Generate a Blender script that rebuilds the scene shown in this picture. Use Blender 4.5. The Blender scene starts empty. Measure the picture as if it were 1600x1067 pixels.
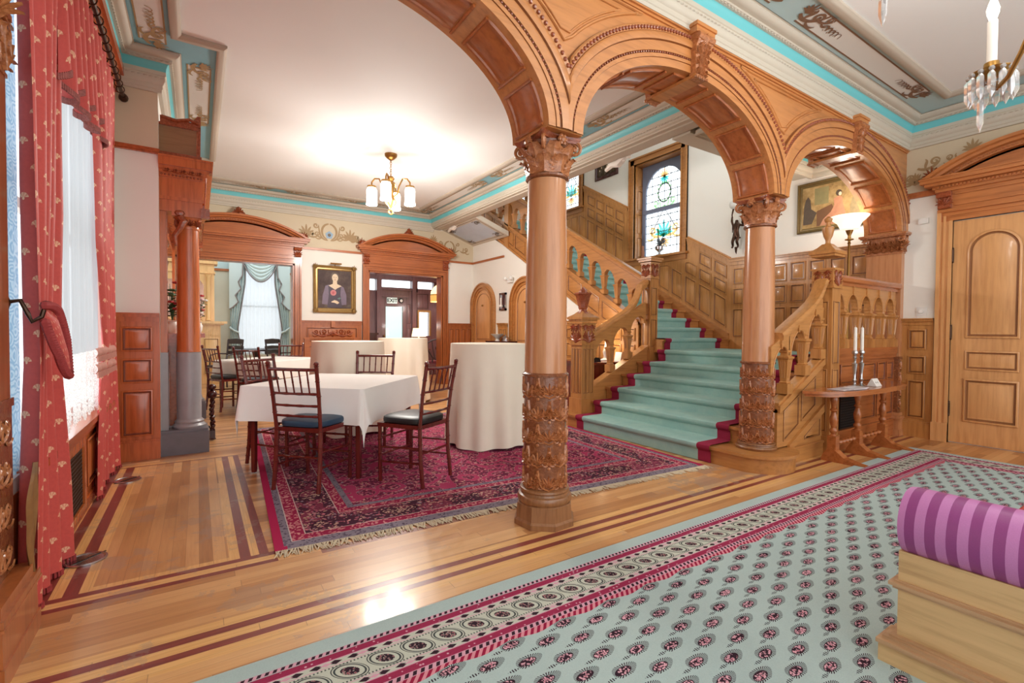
LFRONT, LHALL, LTOR, WORLD, EXPO = 15, 40, 13, 2.0, 0.42
import bpy, bmesh, math, random
from mathutils import Vector, Matrix
random.seed(7)
C = bpy.context.scene.collection
PI = math.pi
V = Vector
UP = V((0, 0, 1))

# ---------------------------------------------------------------- mesh builder
class MB:
    def __init__(s):
        s.v = []; s.f = []; s.m = []; s.uv = {}
    def add(s, pts, faces, mat=0, uvs=None):
        b = len(s.v)
        s.v += [tuple(p) for p in pts]
        if uvs:
            for i, q in enumerate(uvs): s.uv[b + i] = q
        for f in faces:
            s.f.append([b + i for i in f]); s.m.append(mat)
        return s
    def box(s, x0, y0, z0, x1, y1, z1, mat=0):
        p = [(x0,y0,z0),(x1,y0,z0),(x1,y1,z0),(x0,y1,z0),(x0,y0,z1),(x1,y0,z1),(x1,y1,z1),(x0,y1,z1)]
        return s.add(p, [(3,2,1,0),(4,5,6,7),(0,1,5,4),(1,2,6,5),(2,3,7,6),(3,0,4,7)], mat)
    def cbox(s, c, sx, sy, sz, mat=0, rz=0):
        p = []
        for dz in (-1, 1):
            for dx, dy in ((-1,-1),(1,-1),(1,1),(-1,1)):
                x, y = dx*sx/2, dy*sy/2
                p.append((c[0]+x*math.cos(rz)-y*math.sin(rz), c[1]+x*math.sin(rz)+y*math.cos(rz), c[2]+dz*sz/2))
        return s.add(p, [(3,2,1,0),(4,5,6,7),(0,1,5,4),(1,2,6,5),(2,3,7,6),(3,0,4,7)], mat)
    def prism(s, pts, vec, mat=0):
        n = len(pts); vec = V(vec)
        p = [V(q) for q in pts]; a = p + [q + vec for q in p]
        f = [tuple(range(n))[::-1], tuple(range(n, 2*n))]
        f += [(i, (i+1) % n, n+(i+1) % n, n+i) for i in range(n)]
        return s.add(a, f, mat)
    def lathe(s, prof, c=(0,0,0), seg=24, a0=0.0, a1=2*PI, rot=0, mat=0, cap=True, M=None, wob=None):
        full = abs(a1 - a0 - 2*PI) < 1e-6
        n = seg if full else seg + 1
        pts = []
        for (r, z) in prof:
            for i in range(n):
                a = a0 + (a1-a0)*i/seg + rot
                q = V((r*math.cos(a), r*math.sin(a), z))
                if M is not None: q = M @ q
                pts.append(q + V(c))
        F = []
        for k in range(len(prof)-1):
            for i in range(seg):
                j = (i+1) % n
                F.append((k*n+i, k*n+j, (k+1)*n+j, (k+1)*n+i))
        if cap and full:
            if prof[0][0] > 1e-5: F.append(tuple(range(n))[::-1])
            if prof[-1][0] > 1e-5: F.append(tuple((len(prof)-1)*n+i for i in range(n)))
        return s.add(pts, F, mat)
    def tube(s, pts, r, seg=8, closed=False, mat=0, flat=None):
        p = [V(q) for q in pts]; n = len(p)
        R = r if isinstance(r, (list, tuple)) else [r]*n
        T = []
        for i in range(n):
            if closed: t = p[(i+1) % n] - p[i-1]
            else: t = p[min(i+1, n-1)] - p[max(i-1, 0)]
            T.append(t.normalized() if t.length > 1e-9 else V((0,0,1)))
        a = V((0,0,1)) if abs(T[0].z) < .9 else V((1,0,0))
        N = (a - T[0]*a.dot(T[0])).normalized()
        out = []
        for i in range(n):
            N = N - T[i]*N.dot(T[i])
            N = N.normalized() if N.length > 1e-6 else T[i].orthogonal().normalized()
            B = T[i].cross(N)
            for k in range(seg):
                g = 2*PI*k/seg
                out.append(p[i] + (N*math.cos(g) + B*math.sin(g)*(flat or 1))*R[i])
        F = []
        for i in range(n if closed else n-1):
            j = (i+1) % n
            for k in range(seg):
                F.append((i*seg+k, i*seg+(k+1) % seg, j*seg+(k+1) % seg, j*seg+k))
        if not closed:
            F.append(tuple(range(seg))[::-1]); F.append(tuple((n-1)*seg+k for k in range(seg)))
        return s.add(out, F, mat)
    def ball(s, c, r, seg=12, sc=(1,1,1), mat=0, M=None):
        k = max(4, seg//2)
        pts = []; F = []
        pts = [V((0,0,-1))]
        for i in range(1, k):
            t = -PI/2 + PI*i/k
            for j in range(seg):
                g = 2*PI*j/seg
                pts.append(V((math.cos(t)*math.cos(g), math.cos(t)*math.sin(g), math.sin(t))))
        pts.append(V((0,0,1)))
        for j in range(seg): F.append((0, 1+(j+1) % seg, 1+j))
        for i in range(k-2):
            for j in range(seg):
                a = 1+i*seg; b = a+seg
                F.append((a+j, a+(j+1) % seg, b+(j+1) % seg, b+j))
        l = len(pts)-1; a = 1+(k-2)*seg
        for j in range(seg): F.append((a+j, a+(j+1) % seg, l))
        o = []
        for q in pts:
            w = V((q.x*r*sc[0], q.y*r*sc[1], q.z*r*sc[2]))
            if M is not None: w = M @ w
            o.append(w + V(c))
        return s.add(o, F, mat)
    def grid(s, fn, nu, nv, closed=False, mat=0, uv=None):
        pts = []; uvs = []
        for j in range(nv+1):
            for i in range(nu if closed else nu+1):
                a, b = i/nu, j/nv
                pts.append(fn(a, b)); uvs.append(uv(a, b) if uv else (a, b))
        n = nu if closed else nu+1
        F = [(j*n+i, j*n+(i+1) % n, (j+1)*n+(i+1) % n, (j+1)*n+i) for j in range(nv) for i in range(nu)]
        return s.add(pts, F, mat, uvs)
    def xf(s, M, start=0):
        for i in range(start, len(s.v)):
            s.v[i] = tuple(M @ V(s.v[i]))
        return s
    def build(s, name, mat, parent=None, smooth=35, loc=None):
        me = bpy.data.meshes.new(name)
        off = V(loc) if loc is not None else (world_loc(parent) if parent is not None else V((0,0,0)))
        vs = s.v
        if parent is not None and is_local(parent): off = V((0,0,0))
        me.from_pydata([(a-off.x, b-off.y, c-off.z) for a, b, c in vs], [], s.f)
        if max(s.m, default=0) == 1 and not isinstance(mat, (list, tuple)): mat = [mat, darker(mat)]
        for m_ in (mat if isinstance(mat, (list, tuple)) else [mat]): me.materials.append(m_)
        me.polygons.foreach_set('material_index', s.m)
        if smooth:
            me.polygons.foreach_set('use_smooth', [True]*len(me.polygons))
            me.set_sharp_from_angle(angle=math.radians(smooth))
        if s.uv:
            l = me.uv_layers.new(name='UVMap')
            for lo in me.loops: l.data[lo.index].uv = s.uv.get(lo.vertex_index, (0, 0))
        me.update()
        o = bpy.data.objects.new(name, me); C.objects.link(o)
        if parent is not None: o.parent = parent
        elif loc is not None: o.location = off
        return o

def is_local(o):
    while o is not None:
        if o.name in LOCAL: return True
        o = o.parent
    return False
LOCAL = set()
def world_loc(o):
    l = V((0,0,0))
    while o is not None:
        l = l + V(o.location); o = o.parent
    return l

def tag(o, label, cat, group=None, kind=None):
    o['label'] = label; o['category'] = cat
    if group: o['group'] = group
    if kind: o['kind'] = kind
    return o
def thing(name, label, cat, loc=(0,0,0), rz=0, group=None, local=False, kind=None):
    o = bpy.data.objects.new(name, None); C.objects.link(o)
    o.location = loc; o.rotation_euler = (0, 0, rz); o.empty_display_size = .1
    if local: LOCAL.add(o.name)
    return tag(o, label, cat, group, kind)
def struct(o, label=None, cat=None):
    o['kind'] = 'structure'
    if label: o['label'] = label
    if cat: o['category'] = cat
    return o
def kids(o): return [c for c in bpy.data.objects if c.parent is o]
def copy_tree(o, parent=None, loc=None, rz=None, label=None, group=None, ch=None):
    c = o.copy(); C.objects.link(c)
    if parent is not None: c.parent = parent
    if loc is not None: c.location = loc
    if rz is not None: c.rotation_euler = (0, 0, rz)
    if label: c['label'] = label
    if group: c['group'] = group
    for k in kids(o): copy_tree(k, c)
    return c

# ---------------------------------------------------------------- plane helper
class PL:
    """u along, z up, d outwards"""
    def __init__(s, o, u, n): s.o = V(o); s.u = V(u); s.n = V(n)
    def __call__(s, u, z, d=0.0): return s.o + s.u*u + UP*z + s.n*d
class CY:
    """a cylinder skin: u is arc length"""
    def __init__(s, c, r): s.c = V(c); s.r = r
    def __call__(s, u, z, d=0.0):
        a = u/s.r; r = s.r+d
        return s.c + V((r*math.cos(a), r*math.sin(a), z))
def inset(poly, t):
    n = len(poly); out = []
    ar = sum(poly[i][0]*poly[(i+1) % n][1]-poly[(i+1) % n][0]*poly[i][1] for i in range(n))
    sg = 1 if ar > 0 else -1
    for i in range(n):
        p0, p1, p2 = V(poly[i-1]), V(poly[i]), V(poly[(i+1) % n])
        e1 = (p1-p0).normalized(); e2 = (p2-p1).normalized()
        n1 = V((-e1.y, e1.x))*sg; n2 = V((-e2.y, e2.x))*sg
        k = 1+n1.dot(n2)
        m = (n1+n2)/(k if k > .15 else .15)
        q = p1+m*t; out.append((q.x, q.y))
    return out
def slab(mb, pl, poly, d0, d1, mat=0):
    """poly of (u,z) extruded from d0 to d1"""
    n = len(poly)
    a = [pl(u, z, d0) for u, z in poly]+[pl(u, z, d1) for u, z in poly]
    f = [tuple(range(n))[::-1], tuple(range(n, 2*n))]+[(i, (i+1) % n, n+(i+1) % n, n+i) for i in range(n)]
    return mb.add(a, f, mat)
def bar(mb, pl, u0, u1, z0, z1, d0, d1, mat=0):
    return slab(mb, pl, [(u0, z0), (u1, z0), (u1, z1), (u0, z1)], d0, d1, mat)
RPP = [(0, 0), (0, .010), (.006, .014), (.014, .014), (.02, .004), (.03, .003), (.05, .011)]
def rpanel(mb, pl, poly, sc=1.0, d=0.0, prof=RPP, mat=0):
    loops = [[pl(u, z, d+dd*sc) for u, z in inset(poly, t*sc)] for t, dd in prof]
    n = len(poly); pts = [p for l in loops for p in l]; F = []; D = []
    for k in range(len(loops)-1):
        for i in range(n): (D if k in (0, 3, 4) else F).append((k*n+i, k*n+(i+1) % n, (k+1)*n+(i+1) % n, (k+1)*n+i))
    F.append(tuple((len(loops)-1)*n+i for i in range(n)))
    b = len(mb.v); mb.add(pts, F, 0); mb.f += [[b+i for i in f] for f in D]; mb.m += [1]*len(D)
    return mb
def rect(u0, u1, z0, z1): return [(u0, z0), (u1, z0), (u1, z1), (u0, z1)]
RC = [0]
def ribbon(mb, pl, pts, w, d=.002, ridge=0.0, mat=0):
    RC[0] += 1; d += (RC[0] % 9)*.0005
    n = len(pts); W = w if isinstance(w, (list, tuple)) else [w]*n
    out = []
    for i in range(n):
        a = V(pts[max(i-1, 0)]); b = V(pts[min(i+1, n-1)]); t = (b-a)
        t = t.normalized() if t.length > 1e-9 else V((1, 0)); nn = V((-t.y, t.x)); p = V(pts[i])
        l = p+nn*W[i]; r = p-nn*W[i]
        if ridge: out += [pl(l.x, l.y, d), pl(p.x, p.y, d+ridge), pl(r.x, r.y, d)]
        else: out += [pl(l.x, l.y, d), pl(r.x, r.y, d)]
    k = 3 if ridge else 2; F = []
    for i in range(n-1):
        for j in range(k-1): F.append((i*k+j, i*k+j+1, (i+1)*k+j+1, (i+1)*k+j))
    return mb.add(out, F, mat)
def spiral(cx, cz, r, a0, turns, s=1, n=22):
    return [(cx+s*r*(1-.82*t)*math.cos(a0+turns*2*PI*t), cz+r*(1-.82*t)*math.sin(a0+turns*2*PI*t)) for t in [i/n for i in range(n+1)]]
def taper(n, w, a=.25): return [w*(a+(1-a)*math.sin(PI*min(1, .12+.88*i/(n-1)))) for i in range(n)]
def bez(p0, p1, p2, p3, n=14):
    o = []
    for i in range(n+1):
        t = i/n; a = (1-t)**3; b = 3*t*(1-t)**2; c = 3*t*t*(1-t); e = t**3
        o.append((a*p0[0]+b*p1[0]+c*p2[0]+e*p3[0], a*p0[1]+b*p1[1]+c*p2[1]+e*p3[1]))
    return o
# ornament motifs in plane coordinates --------------------------------------
def m_palm(mb, pl, cx, cz, s, ridge=0, d=.002, up=1):
    for k in range(-3, 4):
        a = k*.42; L = s*(1-.11*abs(k))
        e = (cx+math.sin(a)*L, cz+up*math.cos(a)*L)
        c1 = (cx+math.sin(a)*L*.3, cz+up*L*.45*math.cos(a*.6)); c2 = (cx+math.sin(a)*L*.75, cz+up*L*.8*math.cos(a*.8))
        q = bez((cx, cz), c1, c2, e, 7); ribbon(mb, pl, q, [s*.09*math.sin(PI*(.1+.85*i/7)) for i in range(8)], d, ridge)
def m_scroll(mb, pl, cx, cz, s, fl=1, ridge=0, d=.002):
    q = bez((cx, cz), (cx+fl*s*.35, cz-s*.25), (cx+fl*s*.75, cz-s*.1), (cx+fl*s*.95, cz+s*.2), 12)
    ribbon(mb, pl, q, taper(13, s*.078, .5), d, ridge)
    q = spiral(cx+fl*s*.75, cz+s*.22, s*.21, 0, 1.35, fl); ribbon(mb, pl, q, taper(23, s*.06), d, ridge)
    q = bez((cx+fl*s*.35, cz-s*.1), (cx+fl*s*.3, cz+s*.15), (cx+fl*s*.5, cz+s*.3), (cx+fl*s*.33, cz+s*.42), 9)
    ribbon(mb, pl, q, taper(10, s*.07), d, ridge)
    q = bez((cx+fl*s*.6, cz-s*.12), (cx+fl*s*.8, cz-s*.3), (cx+fl*s*1.05, cz-s*.3), (cx+fl*s*1.15, cz-s*.12), 8)
    ribbon(mb, pl, q, taper(9, s*.06), d, ridge)
def m_wreath(mb, pl, cx, cz, s, ridge=0, d=.002):
    for fl in (-1, 1):
        q = [(cx+fl*s*.55*math.sin(a), cz+s*.12+s*.62*math.cos(a)) for a in [.08+i*2.75/20 for i in range(21)]]
        ribbon(mb, pl, q, taper(21, s*.085, .4), d, ridge)
        q = bez((cx+fl*s*.1, cz-s*.55), (cx+fl*s*.75, cz-s*.55), (cx+fl*s*.75, cz+s*.1), (cx+fl*s*.8, cz+s*.6), 14)
        ribbon(mb, pl, q, taper(15, s*.07), d, ridge)
        q = spiral(cx+fl*s*1.0, cz+s*.52, s*.2, PI, 1.3, fl); ribbon(mb, pl, q, taper(23, s*.06), d, ridge)
        q = bez((cx+fl*s*.5, cz-s*.45), (cx+fl*s*.9, cz-s*.35), (cx+fl*s*.95, cz-s*.1), (cx+fl*s*1.25, cz-s*.12), 10)
        ribbon(mb, pl, q, taper(11, s*.06), d, ridge)
    m_palm(mb, pl, cx, cz-.3*s, s*.38, ridge, d)

# ---------------------------------------------------------------- materials
def srgb(r, g, b):
    f = lambda c: (c/12.92 if c <= .04045 else ((c+.055)/1.055)**2.4)
    return (f(r/255), f(g/255), f(b/255), 1)
class X:
    """tiny expression wrapper over shader math nodes"""
    nt = None
    def __init__(s, k): s.k = k
    @staticmethod
    def op(o, *a):
        n = X.nt.nodes.new('ShaderNodeMath'); n.operation = o
        for i, q in enumerate(a):
            if isinstance(q, X): X.nt.links.new(q.k, n.inputs[i])
            else: n.inputs[i].default_value = q
        return X(n.outputs[0])
    def __add__(s, o): return X.op('ADD', s, o)
    __radd__ = __add__
    def __sub__(s, o): return X.op('SUBTRACT', s, o)
    def __rsub__(s, o): return X.op('SUBTRACT', o, s)
    def __mul__(s, o): return X.op('MULTIPLY', s, o)
    __rmul__ = __mul__
    def __truediv__(s, o): return X.op('DIVIDE', s, o)
    def lt(s, o): return X.op('LESS_THAN', s, o)
    def gt(s, o): return X.op('GREATER_THAN', s, o)
    def floor(s): return X.op('FLOOR', s)
    def fr(s): return X.op('FRACT', s)
    def abs(s): return X.op('ABSOLUTE', s)
    def sin(s): return X.op('SINE', s)
    def min(s, o): return X.op('MINIMUM', s, o)
    def max(s, o): return X.op('MAXIMUM', s, o)
    def sqrt(s): return X.op('SQRT', s)
    def atan2(s, o): return X.op('ARCTAN2', s, o)
    def btw(s, a, b): return s.gt(a)*s.lt(b)
class Mat:
    def __init__(s, name):
        s.m = bpy.data.materials.new(name); s.m.use_nodes = True
        s.nt = s.m.node_tree; X.nt = s.nt
        s.b = s.nt.nodes['Principled BSDF']
    def n(s, t, **k):
        q = s.nt.nodes.new(t)
        for a, b in k.items(): setattr(q, a, b)
        return q
    def link(s, a, b): s.nt.links.new(a.k if isinstance(a, X) else a, b)
    def coord(s, which='Object'):
        tc = s.n('ShaderNodeTexCoord'); sp = s.n('ShaderNodeSeparateXYZ')
        s.link(tc.outputs[which], sp.inputs[0]); s.tc = tc.outputs[which]
        return [X(sp.outputs[i]) for i in range(3)]
    def vec(s, x, y, z):
        c = s.n('ShaderNodeCombineXYZ')
        for i, q in enumerate((x, y, z)):
            if isinstance(q, X): s.link(q, c.inputs[i])
            else: c.inputs[i].default_value = q
        return c.outputs[0]
    def noise(s, vec, scale, detail=3, rough=.55, out='Fac'):
        q = s.n('ShaderNodeTexNoise'); s.link(vec, q.inputs['Vector'])
        q.inputs['Scale'].default_value = scale; q.inputs['Detail'].default_value = detail; q.inputs['Roughness'].default_value = rough
        return X(q.outputs[out])
    def white(s, vec):
        q = s.n('ShaderNodeTexWhiteNoise'); s.link(vec, q.inputs['Vector']); return X(q.outputs['Value'])
    def voro(s, vec, scale, feature='F1', out='Distance'):
        q = s.n('ShaderNodeTexVoronoi', feature=feature); s.link(vec, q.inputs['Vector']); q.inputs['Scale'].default_value = scale
        return X(q.outputs[out])
    def mix(s, f, a, b):
        q = s.n('ShaderNodeMix', data_type='RGBA')
        for i, w in ((0, f), (6, a), (7, b)):
            if isinstance(w, X): s.link(w, q.inputs[i])
            else: q.inputs[i].default_value = w
        return X(q.outputs[2])
    def ramp(s, f, stops):
        q = s.n('ShaderNodeValToRGB'); e = q.color_ramp.elements
        while len(e) < len(stops): e.new(.5)
        for i, (p, c) in enumerate(stops): e[i].position = p; e[i].color = c
        s.link(f, q.inputs[0]); return X(q.outputs[0])
    def done(s, col=None, rough=.5, metal=0, spec=.5, bump=None, bs=.3, bd=.01, coat=0):
        b = s.b
        if col is not None:
            if isinstance(col, X): s.link(col, b.inputs['Base Color'])
            else: b.inputs['Base Color'].default_value = col
        if isinstance(rough, X): s.link(rough, b.inputs['Roughness'])
        else: b.inputs['Roughness'].default_value = rough
        b.inputs['Metallic'].default_value = metal; b.inputs['Specular IOR Level'].default_value = spec
        b.inputs['Coat Weight'].default_value = coat; b.inputs['Coat Roughness'].default_value = .12
        if bump is not None:
            q = s.n('ShaderNodeBump'); q.inputs['Strength'].default_value = bs; q.inputs['Distance'].default_value = bd
            s.link(bump, q.inputs['Height']); s.link(q.outputs[0], b.inputs['Normal'])
        return s.m
def plain(name, rgb, rough=.55, metal=0, var=.06, scale=9, spec=.5):
    M = Mat(name); M.coord(); c = srgb(*rgb); d = tuple(x*(1-2.2*var) for x in c[:3])+(1,)
    return M.done(M.mix(M.noise(M.tc, scale), c, d), rough, metal, spec)
WOODS = {}; DARKS = {}
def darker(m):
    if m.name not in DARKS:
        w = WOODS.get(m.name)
        DARKS[m.name] = wood(m.name+' stain and shade moulding', tuple(c*k for c, k in zip(w[0], (.66, .58, .52))), *w[1:]) if w else m  # darker copy for groove faces: old varnish, plus groove shade put into the colour
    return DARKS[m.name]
def wood(name, rgb, axis='z', dark=.62, rough=.32, fine=1.0, coat=.25):
    WOODS[name] = (rgb, axis, dark, rough, fine, coat)
    M = Mat(name); x, y, z = M.coord('Object')
    s = {'x': (1.2, 16, 16), 'y': (16, 1.2, 16), 'z': (16, 16, 1.2)}[axis]
    v = M.vec(x*(s[0]*fine), y*(s[1]*fine), z*(s[2]*fine))
    g = M.noise(v, 2.2, 5, .6); c = srgb(*rgb)
    big = M.noise(M.tc, 1.7, 2)
    dk = (c[0]*dark, c[1]*dark*.9, c[2]*dark*.8, 1)
    col = M.ramp(g*.75+big*.25, [(.3, dk), (.52, c), (.75, (min(1, c[0]*1.12), c[1]*1.14, c[2]*1.16, 1))])
    return M.done(col, rough, bump=g, bs=.05, bd=.004, coat=coat)
# ---------------------------------------------------------------- the materials
ARC = wood('arcade oak', (196, 130, 74), 'x', .7)
CASE2 = wood('right door case oak', (190, 118, 64), 'y', .68)
ARCV = wood('column oak', (192, 132, 88), 'z', .76, .24)
WORN = wood('worn base oak', (146, 100, 64), 'z', .6, .35, 1.6)
OAK = wood('stair oak', (186, 128, 70), 'z', .66)
OAKX = wood('stair oak lengthwise', (190, 132, 74), 'x', .68)
OAKY = wood('stair oak crosswise', (182, 124, 68), 'y', .68)
PANEL = wood('panelling oak', (196, 138, 76), 'z', .7, .42, 1, .04)
CONS = wood('console cherry', (172, 100, 54), 'x', .62, .2)
DOORW = wood('door oak', (216, 160, 104), 'z', .8, .35)
CASE = wood('door case cherry', (176, 100, 52), 'x', .66)
CASEV = wood('door case cherry upright', (172, 98, 52), 'z', .66)
MANT = wood('mantel cherry', (194, 104, 54), 'z', .6, .25)
MANTX = wood('mantel cherry lengthwise', (184, 94, 50), 'y', .6, .25)
def carvewood(name, rgb):
    M = Mat(name); x, y, z = M.coord(); v = M.voro(M.tc, 55.0); n = M.noise(M.tc, 38, 4, .6); c = srgb(*rgb)
    h = (v*6.0+n*5.0).sin()*.5+.5
    return M.done(M.ramp(h*.3+n*.7, [(.3, (c[0]*.74, c[1]*.68, c[2]*.62, 1)), (.55, c), (.8, (min(1, c[0]*1.12), c[1]*1.15, c[2]*1.15, 1))]), .26, bump=h, bs=.25, bd=.004, coat=.3)
CARV = carvewood('carved oak', (184, 118, 74))
CARVR = carvewood('carved cherry', (158, 82, 50))
CARVD = carvewood('dark carved ground', (140, 84, 52))
GOLD_OAK = wood('pale dining oak', (226, 182, 126), 'z', .8)
PURP = wood('dark vestibule wood', (112, 80, 84), 'z', .6, .4)
SETTD = wood('settee moulding oak', (188, 150, 112), 'y', .66, .4, 1, .1)
SETT = wood('settee oak', (208, 172, 122), 'y', .66, .45, 1, .05)
MAHO = wood('mahogany chair wood', (104, 34, 30), 'z', .5, .22)
MAHOX = wood('dark turned wood', (70, 26, 22), 'z', .5, .25)
EBON = plain('dark dining chair wood', (58, 44, 48), .35)
CREAM = plain('cream wall paint', (240, 237, 228), .7, 0, .02, 3)
FRIEZE = plain('tan frieze paint', (214, 200, 172), .7, 0, .03, 3)
CEIL = plain('ceiling plaster', (234, 235, 233), .75, 0, .025, 1.4)
RIBC_ = plain('rib taupe paint', (186, 174, 158), .55, 0, .03, 5)
TAN = plain('cornice taupe paint', (200, 190, 174), .55, 0, .03, 5)
TAN2 = plain('cornice light taupe paint', (204, 195, 178), .55, 0, .03, 5)
TURQ = plain('turquoise cove paint', (112, 200, 206), .5, 0, .05, 2)
SKYB2 = plain('blue band paint', (136, 186, 198), .6, 0, .06, 2)
SKYB = plain('pale blue band paint', (178, 202, 204), .6, 0, .05, 2)
BANDC = plain('cream band paint', (222, 217, 210), .65, 0, .03, 2)
STEN = plain('brown stencil paint', (178, 148, 106), .6, 0, .12, 40)
STEND = plain('dark brown stencil paint', (130, 92, 66), .6, 0, .12, 40)
BLUEP = plain('blue crest paint', (150, 180, 205), .6)
LINEB = plain('dark line paint', (120, 108, 96), .6)
WHITE = plain('white painted metal', (236, 234, 228), .4)
BRASS = plain('aged brass', (176, 132, 70), .3, .9, .1)
BRONZE = plain('dark bronze', (74, 50, 36), .35, .7, .1)
SILVER = plain('silver', (190, 190, 192), .22, 1, .03)
IRON = plain('black iron', (30, 28, 28), .45, .4)
GREY = plain('grey slate stone', (170, 168, 172), .35, 0, .12, 7)
GREYD = plain('dark grey stone', (124, 122, 130), .35, 0, .18, 9)
WAX = plain('white candle wax', (240, 234, 224), .5)
BLACKV = plain('black vinyl cushion', (26, 25, 27), .4, 0, .1, 30)
BLUEV = plain('blue vinyl cushion', (34, 66, 92), .4, 0, .1, 30)
LEAFG = plain('flower leaf green', (62, 92, 48), .6, 0, .2, 30)
PETR = plain('red flower petals', (190, 44, 46), .6, 0, .15, 30)
PETP = plain('pink lily petals', (232, 190, 190), .6, 0, .15, 30)
PETW = plain('white flower petals', (240, 236, 226), .6)
PAPER = plain('white paper', (236, 232, 226), .6)
BLACK = plain('flat black', (24, 22, 24), .6)
def cloth(name, rgb, rough=.85, sc=260):
    M = Mat(name); x, y, z = M.coord(); c = srgb(*rgb)
    w = M.noise(M.tc, sc, 2); f = M.noise(M.tc, 5, 3)
    return M.done(M.mix(f, c, (c[0]*.93, c[1]*.93, c[2]*.92, 1)), rough, spec=.2, bump=w, bs=.1, bd=.002)
LINEN = cloth('white linen', (246, 244, 240))
IVORY = cloth('ivory satin linen', (246, 238, 220), .6)
def emit(name, rgb, st, rough=.4):
    M = Mat(name); M.b.inputs['Emission Color'].default_value = srgb(*rgb); M.b.inputs['Emission Strength'].default_value = st
    return M.done(srgb(*rgb), rough)
SHADE = emit('lit glass shade', (255, 246, 228), 4)
BOWL = emit('lit torchiere bowl', (255, 240, 216), .75)
FLAME = emit('lit bulb', (255, 244, 224), 9)
SHADEW = emit('warm lit lampshade', (255, 232, 176), 1.6)
SHADED = emit('fringed lit lampshade', (255, 226, 160), 1.0)
FRING = emit('amber lamp fringe', (236, 170, 90), .5)
EXITW = emit('lit exit sign face', (226, 240, 232), .35)
def crystal():
    M = Mat('cut crystal'); b = M.b
    b.inputs['Transmission Weight'].default_value = .75; b.inputs['IOR'].default_value = 1.5
    return M.done((.95, .95, .96, 1), .08)
CRYS = crystal()
def glass(name, rgb, rough=0.0, mixw=.12):
    M = Mat(name); nt = M.nt; out = nt.nodes['Material Output']
    t = M.n('ShaderNodeBsdfTransparent'); t.inputs[0].default_value = srgb(*rgb)
    g = M.n('ShaderNodeBsdfGlossy'); g.inputs['Roughness'].default_value = .05
    mx = M.n('ShaderNodeMixShader'); mx.inputs[0].default_value = mixw
    M.link(t.outputs[0], mx.inputs[1]); M.link(g.outputs[0], mx.inputs[2]); M.link(mx.outputs[0], out.inputs[0])
    return M.m
PANE = glass('window pane glass', (250, 252, 255), 0, .06)
def sheer(name, rgb, tr):
    M = Mat(name); nt = M.nt; out = nt.nodes['Material Output']
    x, y, z = M.coord('UV')
    t = M.n('ShaderNodeBsdfTransparent'); l = M.n('ShaderNodeBsdfTranslucent'); l.inputs[0].default_value = srgb(*rgb)
    d = M.n('ShaderNodeBsdfDiffuse'); d.inputs[0].default_value = srgb(*rgb)
    a = M.n('ShaderNodeMixShader'); a.inputs[0].default_value = .5
    M.link(l.outputs[0], a.inputs[1]); M.link(d.outputs[0], a.inputs[2])
    b = M.n('ShaderNodeMixShader'); b.inputs[0].default_value = tr
    M.link(a.outputs[0], b.inputs[1]); M.link(t.outputs[0], b.inputs[2]); M.link(b.outputs[0], out.inputs[0])
    return M.m
SHEER = sheer('white sheer curtain', (196, 200, 202), .12)
def lace():
    M = Mat('white lace'); out = M.nt.nodes['Material Output']; x, y, z = M.coord('Object')
    v = M.vec(x*0.0, y, z)
    ring = M.voro(v, 13.0); ed = M.voro(v, 13.0, 'DISTANCE_TO_EDGE'); fine = M.voro(v, 70.0)
    hole = ((ring*26.0).sin()).gt(.55)*.75 + ed.lt(.06)*.5 + fine.gt(.62)*.3
    t = M.n('ShaderNodeBsdfTransparent'); l = M.n('ShaderNodeBsdfTranslucent'); l.inputs[0].default_value = srgb(248, 248, 246)
    d = M.n('ShaderNodeBsdfDiffuse'); d.inputs[0].default_value = srgb(244, 244, 240)
    a = M.n('ShaderNodeMixShader'); a.inputs[0].default_value = .6
    M.link(l.outputs[0], a.inputs[1]); M.link(d.outputs[0], a.inputs[2])
    b = M.n('ShaderNodeMixShader'); M.link(hole.min(.85), b.inputs[0])
    M.link(a.outputs[0], b.inputs[1]); M.link(t.outputs[0], b.inputs[2]); M.link(b.outputs[0], out.inputs[0])
    return M.m
LACE = lace()
def damask(name, rgb, motif, side):
    M = Mat(name); u, v, _ = M.coord('UV')      # u, v in metres
    c = srgb(*rgb)
    py = .105; px = .105
    row = (v/py).floor(); off = (row*.5).fr()
    uu = ((u/px+off).fr()-.5)*px; vv = ((v/py).fr()-.5)*py
    # a small fan: half disc with ribs
    r = (uu*uu+(vv+.012)*(vv+.012)*1.5).sqrt()
    fan = r.lt(.023)*vv.gt(-.012)*(((uu.atan2(vv+.016))*9.0).sin()*.3+.7)
    foot = (uu*uu+(vv+.016)*(vv+.016)).sqrt().lt(.006)
    fine = M.noise(M.vec(u*1.0, v*1.0, 0.0), 60, 3)
    base = M.mix(fine, c, (c[0]*.78, c[1]*.72, c[2]*.75, 1))
    return M.done(M.mix(fan.max(foot), base, srgb(*motif)), .55, spec=.35)
REDC = damask('red damask', (212, 92, 84), (236, 192, 156), 0)
REDP = plain('red braid fringe', (176, 66, 66), .8, 0, .2, 90)
GOLDL = plain('gold curtain lining', (168, 118, 68), .6, 0, .32, 14)
TIEB = plain('pink cord tieback', (214, 150, 134), .7, 0, .15, 60)
BLUEC = cloth('pale blue silk', (196, 212, 214), .6)
TRIMC = plain('dotted braid trim', (150, 140, 140), .8, 0, .25, 120)
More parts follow.
